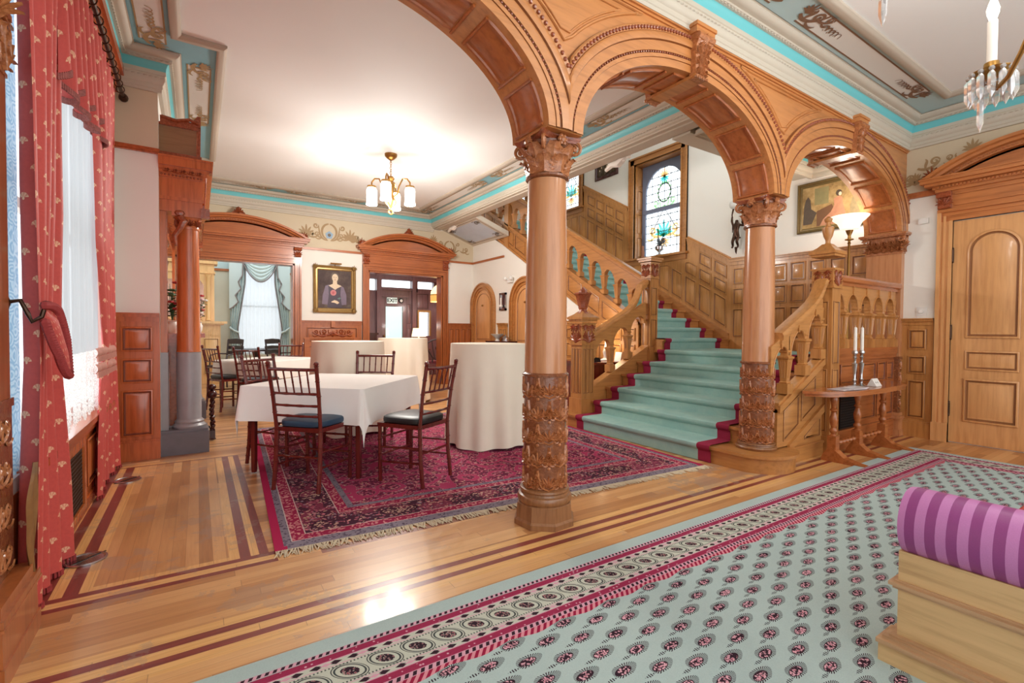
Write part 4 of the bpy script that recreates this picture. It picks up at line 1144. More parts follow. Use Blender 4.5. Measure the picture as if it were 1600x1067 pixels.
b = m.build('grille_backing', BLACK, g_); m = MB()
for i in range(19):
    for j in range(15): u = 3.39+.0235*i; z = .10+.0235*j; m.tube([pw(u+.0105*math.cos(k*PI/3), z+.0105*math.sin(k*PI/3), .012) for k in range(6)], .0028, 4, closed=True)
m.build('grille', BRONZE, g_)
m = MB(); bar(m, pw, 2.5, 5.25, 3.13, 3.19, 0, .05); bar(m, pw, 2.5, 5.25, 3.19, 3.27, 0, .075); bar(m, pw, 2.5, 5.25, 3.27, 3.34, 0, .095); m.build('head_casing', MANTX, w1)
# stained glass windows of the stairwell
def stained():
    M = Mat('leaded white glass'); nt = M.nt; out = nt.nodes['Material Output']; x, y, z = M.coord('Object')
    n = M.noise(M.vec(y, z, 0.0), 26, 2)
    t = M.n('ShaderNodeBsdfTransparent'); M.link(M.mix(n, srgb(226, 236, 238), srgb(255, 255, 255)), t.inputs[0])
    l = M.n('ShaderNodeBsdfTranslucent'); l.inputs[0].default_value = srgb(240, 246, 248); mx = M.n('ShaderNodeMixShader'); mx.inputs[0].default_value = .45
    M.link(t.outputs[0], mx.inputs[1]); M.link(l.outputs[0], mx.inputs[2]); M.link(mx.outputs[0], out.inputs[0]); return M.m
GLW = stained(); GLT = glass('teal art glass', (70, 176, 176), 0, .08); GLA = glass('amber art glass', (216, 170, 110), 0, .08); GLG = glass('green art glass', (150, 196, 140), 0, .08)
LEAD = plain('lead came', (70, 74, 80), .5, .3)
def stair_window(name, y0, y1, z0, z1, label):
    r = root_at(name, (6.72, (y0+y1)/2, z0), label); pl = PL((6.72, 0, 0), (0, 1, 0), (-1, 0, 0))
    m = MB()
    for a, b, d in ((-.12, 0, .03), (-.12, -.09, .055), (-.03, 0, .045)):
        bar(m, pl, y0+a, y0+b, z0, z1-a, 0, d); bar(m, pl, y1-b, y1-a, z0, z1-a, 0, d); bar(m, pl, y0+a, y1-a, z1-b, z1-a, 0, d)
    m.build('window_casing', OAKY, r)
    m = MB(); bar(m, pl, y0-.16, y1+.16, z0-.035, z0, -.02, .1); bar(m, pl, y0-.12, y1+.12, z0-.12, z0-.035, 0, .04); m.build('window_sill', OAKY, r)
    m = MB(); m.box(6.72, y0, z0, 7.0, y0+.02, z1); m.box(6.72, y1-.02, z0, 7.0, y1, z1); m.box(6.72, y0, z1-.02, 7.0, y1, z1); m.build('reveal', OAKY, r)
    m = MB(); rv = PL((6.74, y1-.02, 0), (1, 0, 0), (0, -1, 0))
    for k in range(4): h = (z1-z0)/4; rpanel(m, rv, rect(.03, .15, z0+k*h+.05, z0+(k+1)*h-.02), .6, 0)
    m.build('folded_shutter', OAK, r)
    X0 = 6.93; u0, u1 = y0+.05, y1-.05; zm = z0+(z1-z0)*.50; cu = (u0+u1)/2; hw = (u1-u0)/2-.05
    gp = PL((X0, 0, 0), (0, 1, 0), (-1, 0, 0))
    m = MB(); bar(m, gp, y0+.02, u0+.05, z0, z1-.02, 0, .04); bar(m, gp, u1-.05, y1-.02, z0, z1-.02, 0, .04); bar(m, gp, u0, u1, zm-.035, zm+.035, 0, .05); bar(m, gp, u0, u1, z0, z0+.05, 0, .04)
    zt = z1-.12; zs = zt-hw
    A = [(cu-hw*math.cos(PI*k/20), zs+hw*math.sin(PI*k/20)) for k in range(21)]
    for k in range(20): slab(m, gp, [A[k], A[k+1], (A[k+1][0], z1-.02), (A[k][0], z1-.02)], 0, .04)
    fr = m.build('sash', plain('blue grey sash paint '+name, (120, 128, 150), .5), r)
    m = MB(); m.add([gp(u0, z0, .012), gp(u1, z0, .012), gp(u1, z1-.03, .012), gp(u0, z1-.03, .012)], [(0, 1, 2, 3)]); gl = m.build('pane', GLW, r, 0)
    m = MB(); n = 6
    for k in range(1, n): u = cu-hw+2*hw*k/n; m.tube([gp(u, z0+.05, .018), gp(u, zs+math.sqrt(max(0, hw*hw-(u-cu)**2)), .018)], .0055, 4)
    z = z0+.05
    while z < zt-.05:
        z += 2*hw/n*1.02
        if z > zs: q = math.sqrt(max(0, hw*hw-(z-zs)**2))
        else: q = hw
        m.tube([gp(cu-q, z, .018), gp(cu+q, z, .018)], .006, 4)
        for k in range(1, n):
            u = cu-hw+2*hw*k/n
            if abs(u-cu) < q: m.ball(gp(u, z, .02), .012, 5)
    for zb, f in ((z0+.05+hw*1.1, 1), (zs-hw*.1, 1)):
        if zb < zm: m.tube([gp(cu-hw*.6, zb, .022), gp(cu, zb+hw*.9, .022), gp(cu+hw*.6, zb, .022)], .008, 4)
        else: m.tube([gp(cu+hw*.33*math.cos(k*PI/8), zb+hw*.4*math.sin(k*PI/8), .022) for k in range(16)], .01, 4, closed=True)
    m.build('lead_lines', LEAD, gl)
    m = MB()
    for s, mt in ((.30, 0), ): m_palm(m, gp, cu, z0+.05+hw*.75, hw*.75, 0, .026); m_palm(m, gp, cu, zs+hw*.62, hw*.4, 0, .026, -1)
    m.build('teal_glass', GLT, gl, 0)
    m = MB(); m_palm(m, gp, cu, z0+.05+hw*.7, hw*.5, 0, .026, -1); m_palm(m, gp, cu, zs+hw*.55, hw*.4, 0, .026); m_scroll(m, gp, cu, z0+.05+hw*.9, hw*.8, 1, 0, .024); m_scroll(m, gp, cu, z0+.05+hw*.9, hw*.8, -1, 0, .024)
    m.build('amber_glass', GLA, gl, 0)
    m = MB(); 
    for k in range(14): a = k*PI/7; m_palm(m, gp, cu+hw*.33*math.cos(a), zs-hw*.1+hw*.4*math.sin(a), .05, 0, .027)
    m_scroll(m, gp, cu, zs-hw*.65, hw*.6, 1, 0, .024); m_scroll(m, gp, cu, zs-hw*.65, hw*.6, -1, 0, .024); m.build('green_glass', GLG, gl, 0)
    return r
stair_window('window_2', 5.18, 6.2, 2.47, 4.18, 'stained glass sash window above the landing')
stair_window('window_3', 7.72, 8.72, 3.75, 5.4, 'stained glass sash window higher up the stairs, beside the front column')
stair_window('window_4', 9.7, 10.7, 4.3, 5.8, 'stained glass window behind the front column')
# ================================================================ STAIRS
RIS, TRD, XS = .15, .285, 3.77
st = thing('staircase', 'oak staircase of two flights rising from beside the rounded bottom step', 'staircase', (XS, 3.4, 0), kind='thing')
YA, YB = 2.42, 4.44
# bottom step with a rounded end
poly = [(XS, 4.64)]+[(XS, 2.32)]+[(4.06+.3*math.cos(PI+PI*k/16), 2.32+.3*math.sin(PI+PI*k/16)) for k in range(1, 17)]+[(4.36, 4.64)]
def stepmesh(poly, z0, z1, over=.025):
    m = MB(); m.prism([(x, y, z0) for x, y in poly], (0, 0, z1-z0-.025))
    q = inset(poly, -over); m.prism([(x, y, z1-.026) for x, y in q], (0, 0, .026)); return m
stepmesh(poly, 0, RIS).build('step', OAKY, st, 30)
for k in range(2, 6):
    x = XS+TRD*(k-1); m = MB(); m.box(x, YA, RIS*(k-1)-.02, x+TRD+.03, YB, RIS*k-.026); m.box(x-.025, YA, RIS*k-.026, x+TRD+.02, YB, RIS*k); m.build('step', OAKY, st)
XL = XS+TRD*5
m = MB(); m.box(XL, 2.28, .70, 6.87, 4.28, .874); m.box(XL-.025, 2.28, .874, 6.87, 4.30, .9); m.build('landing', OAKX, st)
F2 = 17
for k in range(F2):
    y = 4.28+.262*k; z = .9+RIS*(k+1); m = MB(); m.box(5.19, y, z-RIS-.03, 6.72, y+.30, z-.026); m.box(5.19, y-.025, z-.026, 6.72, y+.29, z); m.build('step', OAKX, st)
# ---- runner
def runner(path, y0, y1, swap=False, t=.014, rnd=.03):
    """path: list of (s, z) of the carpet surface"""
    P = []
    for (a, z) in path:
        for w in (y0, y1): P.append((w, a, z) if swap else (a, w, z))
    n = len(path); m = MB(); m.add(P, [(2*i, 2*i+1, 2*i+3, 2*i+2) for i in range(n-1)]); return m
def steppath(s0, z0, n, tread):
    o = [(s0-.012, z0+.004)]
    for k in range(n):
        s = s0+tread*k; z = z0+RIS*(k+1)
        o += [(s-.014, z-RIS+.02), (s-.016, z-.05), (s-.034, z-.035), (s-.042, z-.015), (s-.038, z+.004), (s-.02, z+.014), (s+.02, z+.014)]
        o += [(s+tread-.03, z+.014)]
    return o
cp = thing('stair_carpet', 'blue green stair carpet with wine red edges running up both flights', 'carpet', (XS, 3.4, 0), kind='thing')
p1 = steppath(XS, 0, 6, TRD); p1[-1] = (6.4, .914)
p2 = steppath(4.28, .9, F2, .262)
for pa, a, b, c, d, sw in ((p1, 2.55, 2.68, 4.21, 4.33, False), (p2, 5.22, 5.34, 6.34, 6.46, True)):
    runner(pa, b, c, sw).build('runner', STEAL, cp); runner(pa, a, b, sw).build('edge_band', SRED, cp); runner(pa, c, d, sw).build('edge_band', SRED, cp)
m = MB(); m.box(5.34, 2.7, .912, 6.34, 4.27, .9165); m.build('landing_runner', STEAL, cp)

# ---- balustrades
BAL = [(.052, 0), (.052, .0)]
def baluster(c, h, hb, s=1.0):
    """square vase baluster standing at c, height h, block hb"""
    x, y, z = c; m = MB(); m.cbox((x, y, z+hb/2), .095*s, .095*s, hb)
    q = math.sqrt(2)
    pr = [(.030, hb), (.034, hb+.012), (.026, hb+.02), (.027, hb+.03), (.041, h*.60), (.044, h*.63), (.052, h*.645), (.052, h*.675), (.044, h*.685), (.03, h*.70), (.027, h*.74), (.036, h*.76), (.036, h*.785), (.026, h*.80), (.03, h)]
    m.lathe([(r*q*s, zz+z) for r, zz in pr], (x, y, 0), 4, rot=PI/4)
    for k in range(4):
        g = k*PI/2; d = V((math.cos(g), math.sin(g), 0)); w = V((-math.sin(g), math.cos(g), 0))
        for e in (-1, 0, 1):
            a = V((x, y, z+hb+.05))+d*.030*s+w*e*.011*s; b = V((x, y, z+h*.59))+d*.0415*s+w*e*.017*s
            m.tube([a, b], .0035, 4)
    return m
def arcade_rail(root, f, us, half, z_rail, h, sl, d=.03, mat=OAKX, hh=.15):
    """pierced arches between the heads of balusters. f(u, z, d) maps, sl slope"""
    m = MB()
    for u in us:                       # u: mid of each arch
        N = 12; zs = z_rail-h; a = half-.028
        I = [(u-a*math.cos(PI*k/N), zs+hh*math.sin(PI*k/N)) for k in range(N+1)]
        for k in range(N):
            p, q = I[k], I[k+1]
            slab(m, f, [(p[0], p[1]+sl*(p[0])), (q[0], q[1]+sl*q[0]), (q[0], z_rail+sl*q[0]), (p[0], z_rail+sl*p[0])], -d, d)
        m.tube([f(p[0], p[1]+sl*p[0], d) for p in I], .007, 5)
        for s in (-1, 1): slab(m, f, [(u+s*a, zs+sl*(u+s*a)), (u+s*half, zs+sl*(u+s*half)), (u+s*half, z_rail+sl*(u+s*half)), (u+s*a, z_rail+sl*(u+s*a))], -d, d)
        bar(m, f, u-.008, u+.008, zs+hh-.01+sl*u, z_rail+sl*u, d, d+.014)
    return m
def rail(root, f, pts, w=.055, h=.075, mat=OAKX):
    m = MB(); prof = [(-w*.62, -h), (-w*.62, -h*.72), (-w, -h*.6), (-w*1.05, -h*.3), (-w*.85, -h*.05), (-w*.4, 0), (w*.4, 0), (w*.85, -h*.05), (w*1.05, -h*.3), (w, -h*.6), (w*.62, -h*.72), (w*.62, -h)]
    n = len(prof); P = [f(u, z+dz, d) for u, z in pts for d, dz in prof]
    F = [(k*n+i, k*n+(i+1) % n, (k+1)*n+(i+1) % n, (k+1)*n+i) for k in range(len(pts)-1) for i in range(n)]
    F += [tuple(range(n)), tuple((len(pts)-1)*n+i for i in range(n))[::-1]]
    m.add(P, F); return m.build('handrail', mat, root)
def newel(x, y, z0, z1, w, carve_z, cap=True, fin='urn', fluted=False, rot=0):
    m = MB(); zc0, zc1 = carve_z
    m.cbox((x, y, (z0+zc0)/2), w, w, zc0-z0); m.cbox((x, y, (zc0+zc1)/2), w*1.1, w*1.1, zc1-zc0)
    m.cbox((x, y, z0+.09), w*1.14, w*1.14, .18)
    for zz in (zc0, zc1): m.cbox((x, y, zz), w*1.2, w*1.2, .018)
    for k in range(4):
        g = k*PI/2; pl = PL((x+math.cos(g)*w/2, y+math.sin(g)*w/2, 0), (-math.sin(g), math.cos(g), 0), (math.cos(g), math.sin(g), 0))
        if fluted:
            for e in (-.3, 0, .3): rpanel(m, pl, rect(e*w-.023, e*w+.023, z0+.24, zc0-.05), .4, 0)
        else:
            for zq in range(2):
                hh = (zc0-z0-.3)/2
                if hh > .2: rpanel(m, pl, rect(-w*.33, w*.33, z0+.22+zq*hh, z0+.2+(zq+1)*hh-.03), .5, 0)
    return m
def carve4(root, x, y, w, z0, z1, name='carved_block'):
    m = MB()
    for k in range(4):
        g = k*PI/2; pl = PL((x+math.cos(g)*w*.55, y+math.sin(g)*w*.55, 0), (-math.sin(g), math.cos(g), 0), (math.cos(g), math.sin(g), 0)); h = z1-z0
        for f in (-1, 1): m_scroll(m, pl, 0, z0+h*.4, w*.42, f, .008, 0); m_palm(m, pl, f*w*.25, z0+h*.95, h*.4, .008, 0, -1)
        m_palm(m, pl, 0, z0+h*.05, h*.7, .008, 0)
    m.build(name, CARVR, root)
def capurn(root, x, y, z, w, kind):
    m = MB(); m.cbox((x, y, z+.012), w*1.25, w*1.25, .024); m.cbox((x, y, z+.036), w*1.42, w*1.42, .026)
    q = w*.71*math.sqrt(2); m.lathe([(q, z+.049), (q*.55, z+.09), (q*.3, z+.125)], (x, y, 0), 4, rot=PI/4); m.build('newel_cap', OAK, root)
    m = MB()
    if kind == 'urn': m.lathe([(.03, z+.12), (.02, z+.14), (.022, z+.165), (.038, z+.2), (.048, z+.25), (.05, z+.28), (.042, z+.288), (.026, z+.292), (.02, z+.31), (.02, z+.33), (.032, z+.345), (.034, z+.365), (.012, z+.385), (0, z+.387)], (x, y, 0), 16)
    else: m.lathe([(.075, z+.10), (.052, z+.13), (.05, z+.15), (.062, z+.165), (.06, z+.175), (.098, z+.32), (.112, z+.335), (.112, z+.35), (.06, z+.36), (.05, z+.385), (.0, z+.43)], (x, y, 0), 8, rot=PI/8)
    m.build('finial', OAK if kind == 'urn' else CARVR, root)
# left balustrade of the lower flight
NX, NY = 3.985, 4.50
def f1(u, z, d=0): return V((u, NY+d, z))
b1 = thing('stair_balustrade', 'oak balustrade on the far side of the bottom flight, fluted newel with urn', 'balustrade', (NX, NY, .15), kind='thing')
n_ = newel(NX, NY, .15, 1.27, .2, (.99, 1.25), fluted=True).build('newel_post', OAK, b1); carve4(n_, NX, NY, .2, .995, 1.245); capurn(n_, NX, NY, 1.27, .2, 'lid')
sl1 = .5; X0, X1 = NX+.1, 5.13
def l1(u): return .62+.5*(u-4.47)     # top of the closed string
m = MB(); slab(m, f1, [(X0, l1(X0)-.26), (X1, l1(X1)-.26), (X1, l1(X1)), (X0, l1(X0))], -.045, .045); slab(m, f1, [(X0, l1(X0)), (X1, l1(X1)), (X1, l1(X1)+.025), (X0, l1(X0)+.025)], -.06, .06)
m.build('closed_string', OAKX, b1)
us = [4.455, 4.77]
for u in us: baluster((u, NY, l1(u)+.02), .46, .09).build('baluster', OAK, b1)
z1 = lambda u: 1.20+sl1*(u-4.25)
arcade_rail(b1, f1, [4.298, 4.613, 4.925], .157, 1.13-sl1*4.25, .27, sl1, hh=.15).build('rail_arches', OAKX, b1)
rail(b1, f1, [(X0, z1(X0)), (4.3, z1(4.3)), (4.72, z1(4.72)), (4.82, z1(4.82)+.02), (4.90, z1(4.90)+.075), (4.95, z1(4.95)+.15), (4.99, z1(4.99)+.22), (5.1, z1(5.1)+.23)], .06, .1)
# left balustrade of the upper flight
XU = 5.19
def f2(u, z, d=0): return V((XU+d, u, z))
b2 = thing('stair_balustrade', 'oak balustrade of the upper flight rising behind the front column', 'balustrade', (XU, 4.5, .9), kind='thing')
n_ = newel(XU, 4.5, .72, 2.10, .15, (1.88, 2.08)).build('newel_post', OAK, b2); carve4(n_, XU, 4.5, .15, 1.885, 2.075)
m = MB(); m.cbox((XU, 4.5, 2.115), .22, .22, .03); m.cbox((XU, 4.5, 2.14), .25, .25, .022); m.build('newel_cap', OAK, n_)
sl2 = RIS/.262; Y0, Y1 = 4.58, 9.4
def l2(u): return 1.25+sl2*(u-4.64)+.02
m = MB(); slab(m, f2, [(Y0, l2(Y0)-.42), (Y1, l2(Y1)-.42), (Y1, l2(Y1)), (Y0, l2(Y0))], -.05, .05)
slab(m, f2, [(Y0, l2(Y0)), (Y1, l2(Y1)), (Y1, l2(Y1)+.03), (Y0, l2(Y0)+.03)], -.075, .065); slab(m, f2, [(Y0, l2(Y0)-.44), (Y1, l2(Y1)-.44), (Y1, l2(Y1)-.39), (Y0, l2(Y0)-.39)], -.07, .05)
m.build('closed_string', OAKY, b2)
m = MB(); sp2 = PL((XU-.05, 0, 0), (0, 1, 0), (-1, 0, 0)); y = Y0+.06
while y < Y1-.4:
    rpanel(m, sp2, [(y, l2(y)-.33), (y+.34, l2(y+.34)-.33), (y+.34, l2(y+.34)-.06), (y, l2(y)-.06)], .8, 0); y += .40
m.build('string_panels', OAKY, b2)
u = 4.83; mids = []
while u < 9.2:
    if abs(u-8.07) > .12: baluster((XU, u, l2(u)+.02), .42, .07, .95).build('baluster', OAK, b2)
    mids.append(u+.1385); u += .277
arcade_rail(b2, f2, [4.69]+mids, .1385, l2(0)+.59, .29, sl2, hh=.15).build('rail_arches', OAKY, b2)
rail(b2, f2, [(Y0, l2(Y0)+.68), (Y1, l2(Y1)+.68)], .055, .085, OAKY)
m = MB(); m.cbox((XU, 8.07, 3.3), .15, .15, 1.5); m.cbox((XU, 8.07, 2.62), .17, .17, .03); m.lathe([(.03, 2.40), (.045, 2.44), (.03, 2.47), (.07, 2.52), (.10, 2.6)], (XU, 8.07, 0), 4, rot=PI/4)
m.tube([(XU, 8.07, 2.44), (XU, 8.07, 2.37)], [.03, .003], 6); m.build('pendant_newel', OAK, b2)
# right balustrade: slope down to the column, and the level landing rail
NX3, NY3 = 5.03, 2.21
def f3(u, z, d=0): return V((u, NY3-d, z))
b3 = thing('stair_balustrade', 'oak balustrade and landing rail above the console table, with an urn topped newel', 'balustrade', (NX3, NY3, 0), kind='thing')
n_ = newel(NX3, NY3, 0, 1.87, .17, (1.58, 1.75)).build('newel_post', OAK, b3); carve4(n_, NX3, NY3, .17, 1.585, 1.745); capurn(n_, NX3, NY3, 1.87, .165, 'urn')
def l3(u): return .60+sl1*(u-4.306)
Xa, Xb = 4.15, 4.95
m = MB(); slab(m, f3, [(4.34, 0), (Xb, 0), (Xb, l3(Xb)-.03), (Xa, l3(Xa)-.03), (Xa, .16), (4.34, .16)], -.03, .02); slab(m, f3, [(Xa, l3(Xa)-.06), (Xb, l3(Xb)-.06), (Xb, l3(Xb)), (Xa, l3(Xa))], -.06, .045); slab(m, f3, [(Xa, l3(Xa)), (Xb, l3(Xb)), (Xb, l3(Xb)+.025), (Xa, l3(Xa)+.025)], -.05, .03)
slab(m, f3, [(4.32, .10), (Xb, .10+sl1*(Xb-4.32)), (Xb, .17+sl1*(Xb-4.32)), (4.32, .17)], .02, .045); bar(m, f3, 4.36, Xb, 0, .12, .02, .04); bar(m, f3, 4.36, Xb, .12, .14, .02, .05)
m.build('closed_string', OAKX, b3)
m = MB(); pl3 = PL((0, NY3-.02, 0), (1, 0, 0), (0, -1, 0))
for a, b in ((4.25, 4.5), (4.55, 4.8)): rpanel(m, pl3, [(a, .24+sl1*(a-4.32)), (b, .24+sl1*(b-4.32)), (b, l3(b)-.1), (a, l3(a)-.1)], .6, 0)
rpanel(m, pl3, [(4.62, .18), (4.9, .18), (4.9, .1+sl1*(4.9-4.38)), (4.62, .21)], .5, 0)
m.build('string_panels', OAKX, b3)
for u in (4.30, 4.60, 4.885): baluster((u, NY3, l3(u)+.02), .48, .09).build('baluster', OAK, b3)
arcade_rail(b3, f3, [4.165, 4.45, 4.745], .148, 1.05-sl1*4.06, .24, sl1, hh=.16).build('rail_arches', OAKX, b3)
z3 = lambda u: 1.105+sl1*(u-4.06)
rail(b3, f3, [(Xa, z3(Xa)), (4.6, z3(4.6)), (4.72, z3(4.72)+.005), (4.80, z3(4.80)+.03), (4.86, z3(4.86)+.075), (4.90, z3(4.9)+.12), (4.97, z3(4.97)+.13)], .06, .1)
U0, U1 = 5.115, 6.61
m = MB(); bar(m, f3, U0, U1, 0, .93, -.03, .02); bar(m, f3, U0, U1, .93, 1.0, -.06, .05); bar(m, f3, U0, U1, .885, .93, .02, .04); bar(m, f3, U0, U1, 0, .17, .02, .04); bar(m, f3, U0, U1, .17, .195, .02, .05)
m.build('landing_panelling', CONS, b3)
m = MB()
for a, b, c, d in ((5.14, 5.24, .64, .84), (5.29, 5.66, .64, .84), (5.71, 6.1, .64, .84), (6.15, 6.35, .64, .84), (6.39, 6.56, .64, .84), (5.72, 6.1, .25, .57), (6.15, 6.35, .25, .57), (6.39, 6.56, .25, .57)): rpanel(m, pl3, rect(a, b, c, d), .8, 0)
m.build('landing_panels', CONS, b3)
m = MB(); bar(m, pl3, 5.29, 5.62, .2, .56, 0, .012); gg = m.build('radiator_grille', IRON, b3); m = MB()
for i in range(12):
    for j in range(13): u = 5.31+.026*i; z = .22+.0255*j; m.tube([pl3(u+.009*math.cos(k*PI/2), z+.009*math.sin(k*PI/2), .013) for k in range(4)], .0025, 4, closed=True)
m.build('grille_lattice', IRON, gg)
ub = [5.36+.303*k for k in range(5)]
for u in ub: baluster((u, NY3, 1.0), .52, .09).build('baluster', OAK, b3)
arcade_rail(b3, f3, [u-.1515 for u in ub], .1515, 1.62, .24, 0, hh=.16).build('rail_arches', OAKX, b3)
rail(b3, f3, [(U0, 1.715), (U1+.02, 1.715)], .07, .1, CONS)
# ================================================================ RUGS
def rug_obj(name, mat, x0, x1, y0, y1, loc, rz, label, group=None):
    m = MB(); nx, ny = 40, 30
    m.grid(lambda a, b: (x0+(x1-x0)*a, y0+(y1-y0)*b, .008), nx, ny)
    for a, b in (((x0, y0), (x1, y0)), ((x1, y0), (x1, y1)), ((x1, y1), (x0, y1)), ((x0, y1), (x0, y0))): m.add([(a[0], a[1], 0), (b[0], b[1], 0), (b[0], b[1], .008), (a[0], a[1], .008)], [(0, 1, 2, 3)])
    o = m.build(name, mat, loc=(0, 0, 0)); o.location = loc; o.rotation_euler = (0, 0, rz); tag(o, label, 'rug'); return o
r2 = rug_obj('carpet', RUGT, -6.45, 0, -4.2, 0, (6.0, 1.835, .001), 0, 'pale teal carpet with rows of small pink and black leaf medallions, in the front hall')
RX, RY = 1.66, 1.75
r1 = rug_obj('carpet', rug_red(RX, RY), -RX, RX, -RY, RY, (0, 0, 0), 0, 'crimson floral carpet under the white clothed tables')
ra = math.radians(-3); cth, sth = math.cos(ra), math.sin(ra)
cx_ = .325+RX*cth-RY*sth; cy_ = 2.70+RX*sth+RY*cth
r1.location = (cx_, cy_, .001); r1.rotation_euler = (0, 0, ra)
m = MB(); rnd = random.Random(3)
for i in range(420):
    x = -RX+2*RX*(i+.5)/420; L = .05+rnd.random()*.03; a = rnd.uniform(-.5, .5)
    m.tube([(x, -RY, .007), (x+math.sin(a)*L*.5, -RY-L*.5, .006), (x+math.sin(a)*L, -RY-L, .003)], [.004, .004, .002], 4)
fr = m.build('fringe', plain('cream wool fringe', (214, 200, 172), .9), loc=(0, 0, 0)); fr.parent = r1; fr['kind'] = 'stuff'

# ================================================================ CHAIRS (chiavari)
def chiavari(root, cushion):
    def bam(a, b, r, n=4):
        a, b = V(a), V(b); pts = []; rr = []
        for i in range(n):
            for t, k in ((.0, 1.0), (.42, .9), (.93, .95), (.96, 1.25), (.985, 1.25)): pts.append(a+(b-a)*((i+t)/n)); rr.append(r*k)
        pts.append(b); rr.append(r); return pts, rr
    W, D = .18, .18
    for s in (-1, 1):
        m = MB(); path = [V((s*W, -D-.03, 0)), V((s*W*.99, -D-.008, .2)), V((s*W*.98, -D, .43)), V((s*W*1.02, -D-.03, .68)), V((s*W*1.06, -D-.07, .89))]
        P = []; R = []
        for i in range(4):
            p, r = bam(path[i], path[i+1], .0165 if i < 2 else .0145, 2 if i else 3); P += p[:-1]; R += r[:-1]
        P.append(path[-1]); R.append(.013); m.tube(P, R, 8); m.ball(path[-1]+UP*.012, .018, 8); m.build('back_post', MAHO, root)
        m = MB(); p, r = bam((s*W*1.02, D, 0), (s*W*1.05, D, .43), .016, 4); m.tube(p, r, 8); m.build('leg', MAHO, root)
    def bp_(z):                     # back post position at height z
        if z < .43: return -D
        t = (z-.43)/.46; return -D-.07*t*t*.6-.03*t
    for z in (.53, .605, .69):
        m = MB(); w = W*(1+.05*(z-.43)/.46); q = [V((w*(-1+2*i/10), bp_(z)-.012*math.sin(PI*i/10), z)) for i in range(11)]; m.tube(q, [.0085 if i % 3 else .0105 for i in range(11)], 6); m.build('back_rail', MAHO, root)
    m = MB(); w = W*1.05; q = [V((w*(-1+2*i/10), bp_(.86)-.018*math.sin(PI*i/10), .862)) for i in range(11)]; m.tube(q, .012, 8); m.build('crest_rail', MAHO, root)
    for k in range(5):
        x = W*(-1+2*(k+1)/6); m = MB(); a, b = V((x, bp_(.69)-.01, .69)), V((x*1.03, bp_(.86)-.015, .86)); p, r = bam(a, b, .0065, 2); m.tube(p, r, 6); m.build('spindle', MAHO, root)
    m = MB(); m.prism([(-W*1.0, -D+.0, .415), (W*1.0, -D+.0, .415), (W*1.12, D+.015, .415), (-W*1.12, D+.015, .415)], (0, 0, .03)); m.build('seat_frame', MAHO, root)
    m = MB(); N = 24
    for zz in (0,):
        pts = []
        for k, (sc, z) in enumerate(((.90, .445), (.98, .452), (1.0, .47), (.98, .488), (.9, .497), (.6, .503), (0.0, .505))):
            for i in range(N):
                a = 2*PI*i/N; e = lambda c: math.copysign(abs(c)**.5, c)
                pts.append((e(math.cos(a))*W*1.08*sc*(1+.05*e(math.sin(a))), e(math.sin(a))*(D+.012)*sc+.004, z))
        m.add(pts, [(k*N+i, k*N+(i+1) % N, (k+1)*N+(i+1) % N, (k+1)*N+i) for k in range(6) for i in range(N)]+[tuple(range(N))[::-1]])
    m.build('cushion', cushion, root)
    for z0, nm in ((.15, 'stretcher'), (.26, 'stretcher')):
        for s in (-1, 1):
            m = MB(); m.tube(*bam((s*W, -D-.01, z0+.02), (s*W*1.03, D, z0), .009, 3), 6); m.build(nm, MAHO, root)
    for y, z in ((D, .2), (D, .33), (-D-.005, .24)):
        m = MB(); m.tube(*bam((-W, y, z), (W, y, z), .009, 3), 6); m.build('stretcher', MAHO, root)
def face(fx, fy): return math.atan2(-fx, fy)
ZR = .0
c0 = thing('ballroom_chair', 'mahogany ballroom chair with a blue seat pad, its back to us at the big table', 'chair', (.721, 3.779, .009), face(.26, .252), 'mahogany ballroom chairs', local=True)
chiavari(c0, BLUEV)
c1 = thing('ballroom_chair', 'mahogany ballroom chair with a black cushion at the right of the big table', 'chair', (1.40, 3.505, .009), face(-.196, .329), 'mahogany ballroom chairs', local=True)
chiavari(c1, BLACKV)
copy_tree(c1, loc=(.62, 4.60, .009), rz=face(.70, -.71), label='mahogany ballroom chair tucked into the left side of the big white table')
copy_tree(c1, loc=(1.46, 4.86, .009), rz=face(-.5, -.86), label='mahogany ballroom chair on the far side of the big table, only its back showing')
copy_tree(c1, loc=(.70, 7.28, .0), rz=face(.72, .69), label='mahogany ballroom chair with its back to us at the farther square table')
copy_tree(c1, loc=(.36, 7.95, .0), rz=face(.89, .46), label='mahogany ballroom chair at the left end of the farther square table, near the twisted andiron')
copy_tree(c1, loc=(1.25, 8.72, .0), rz=face(-.35, -.93), label='mahogany ballroom chair behind the farther square table, in front of the doorway')

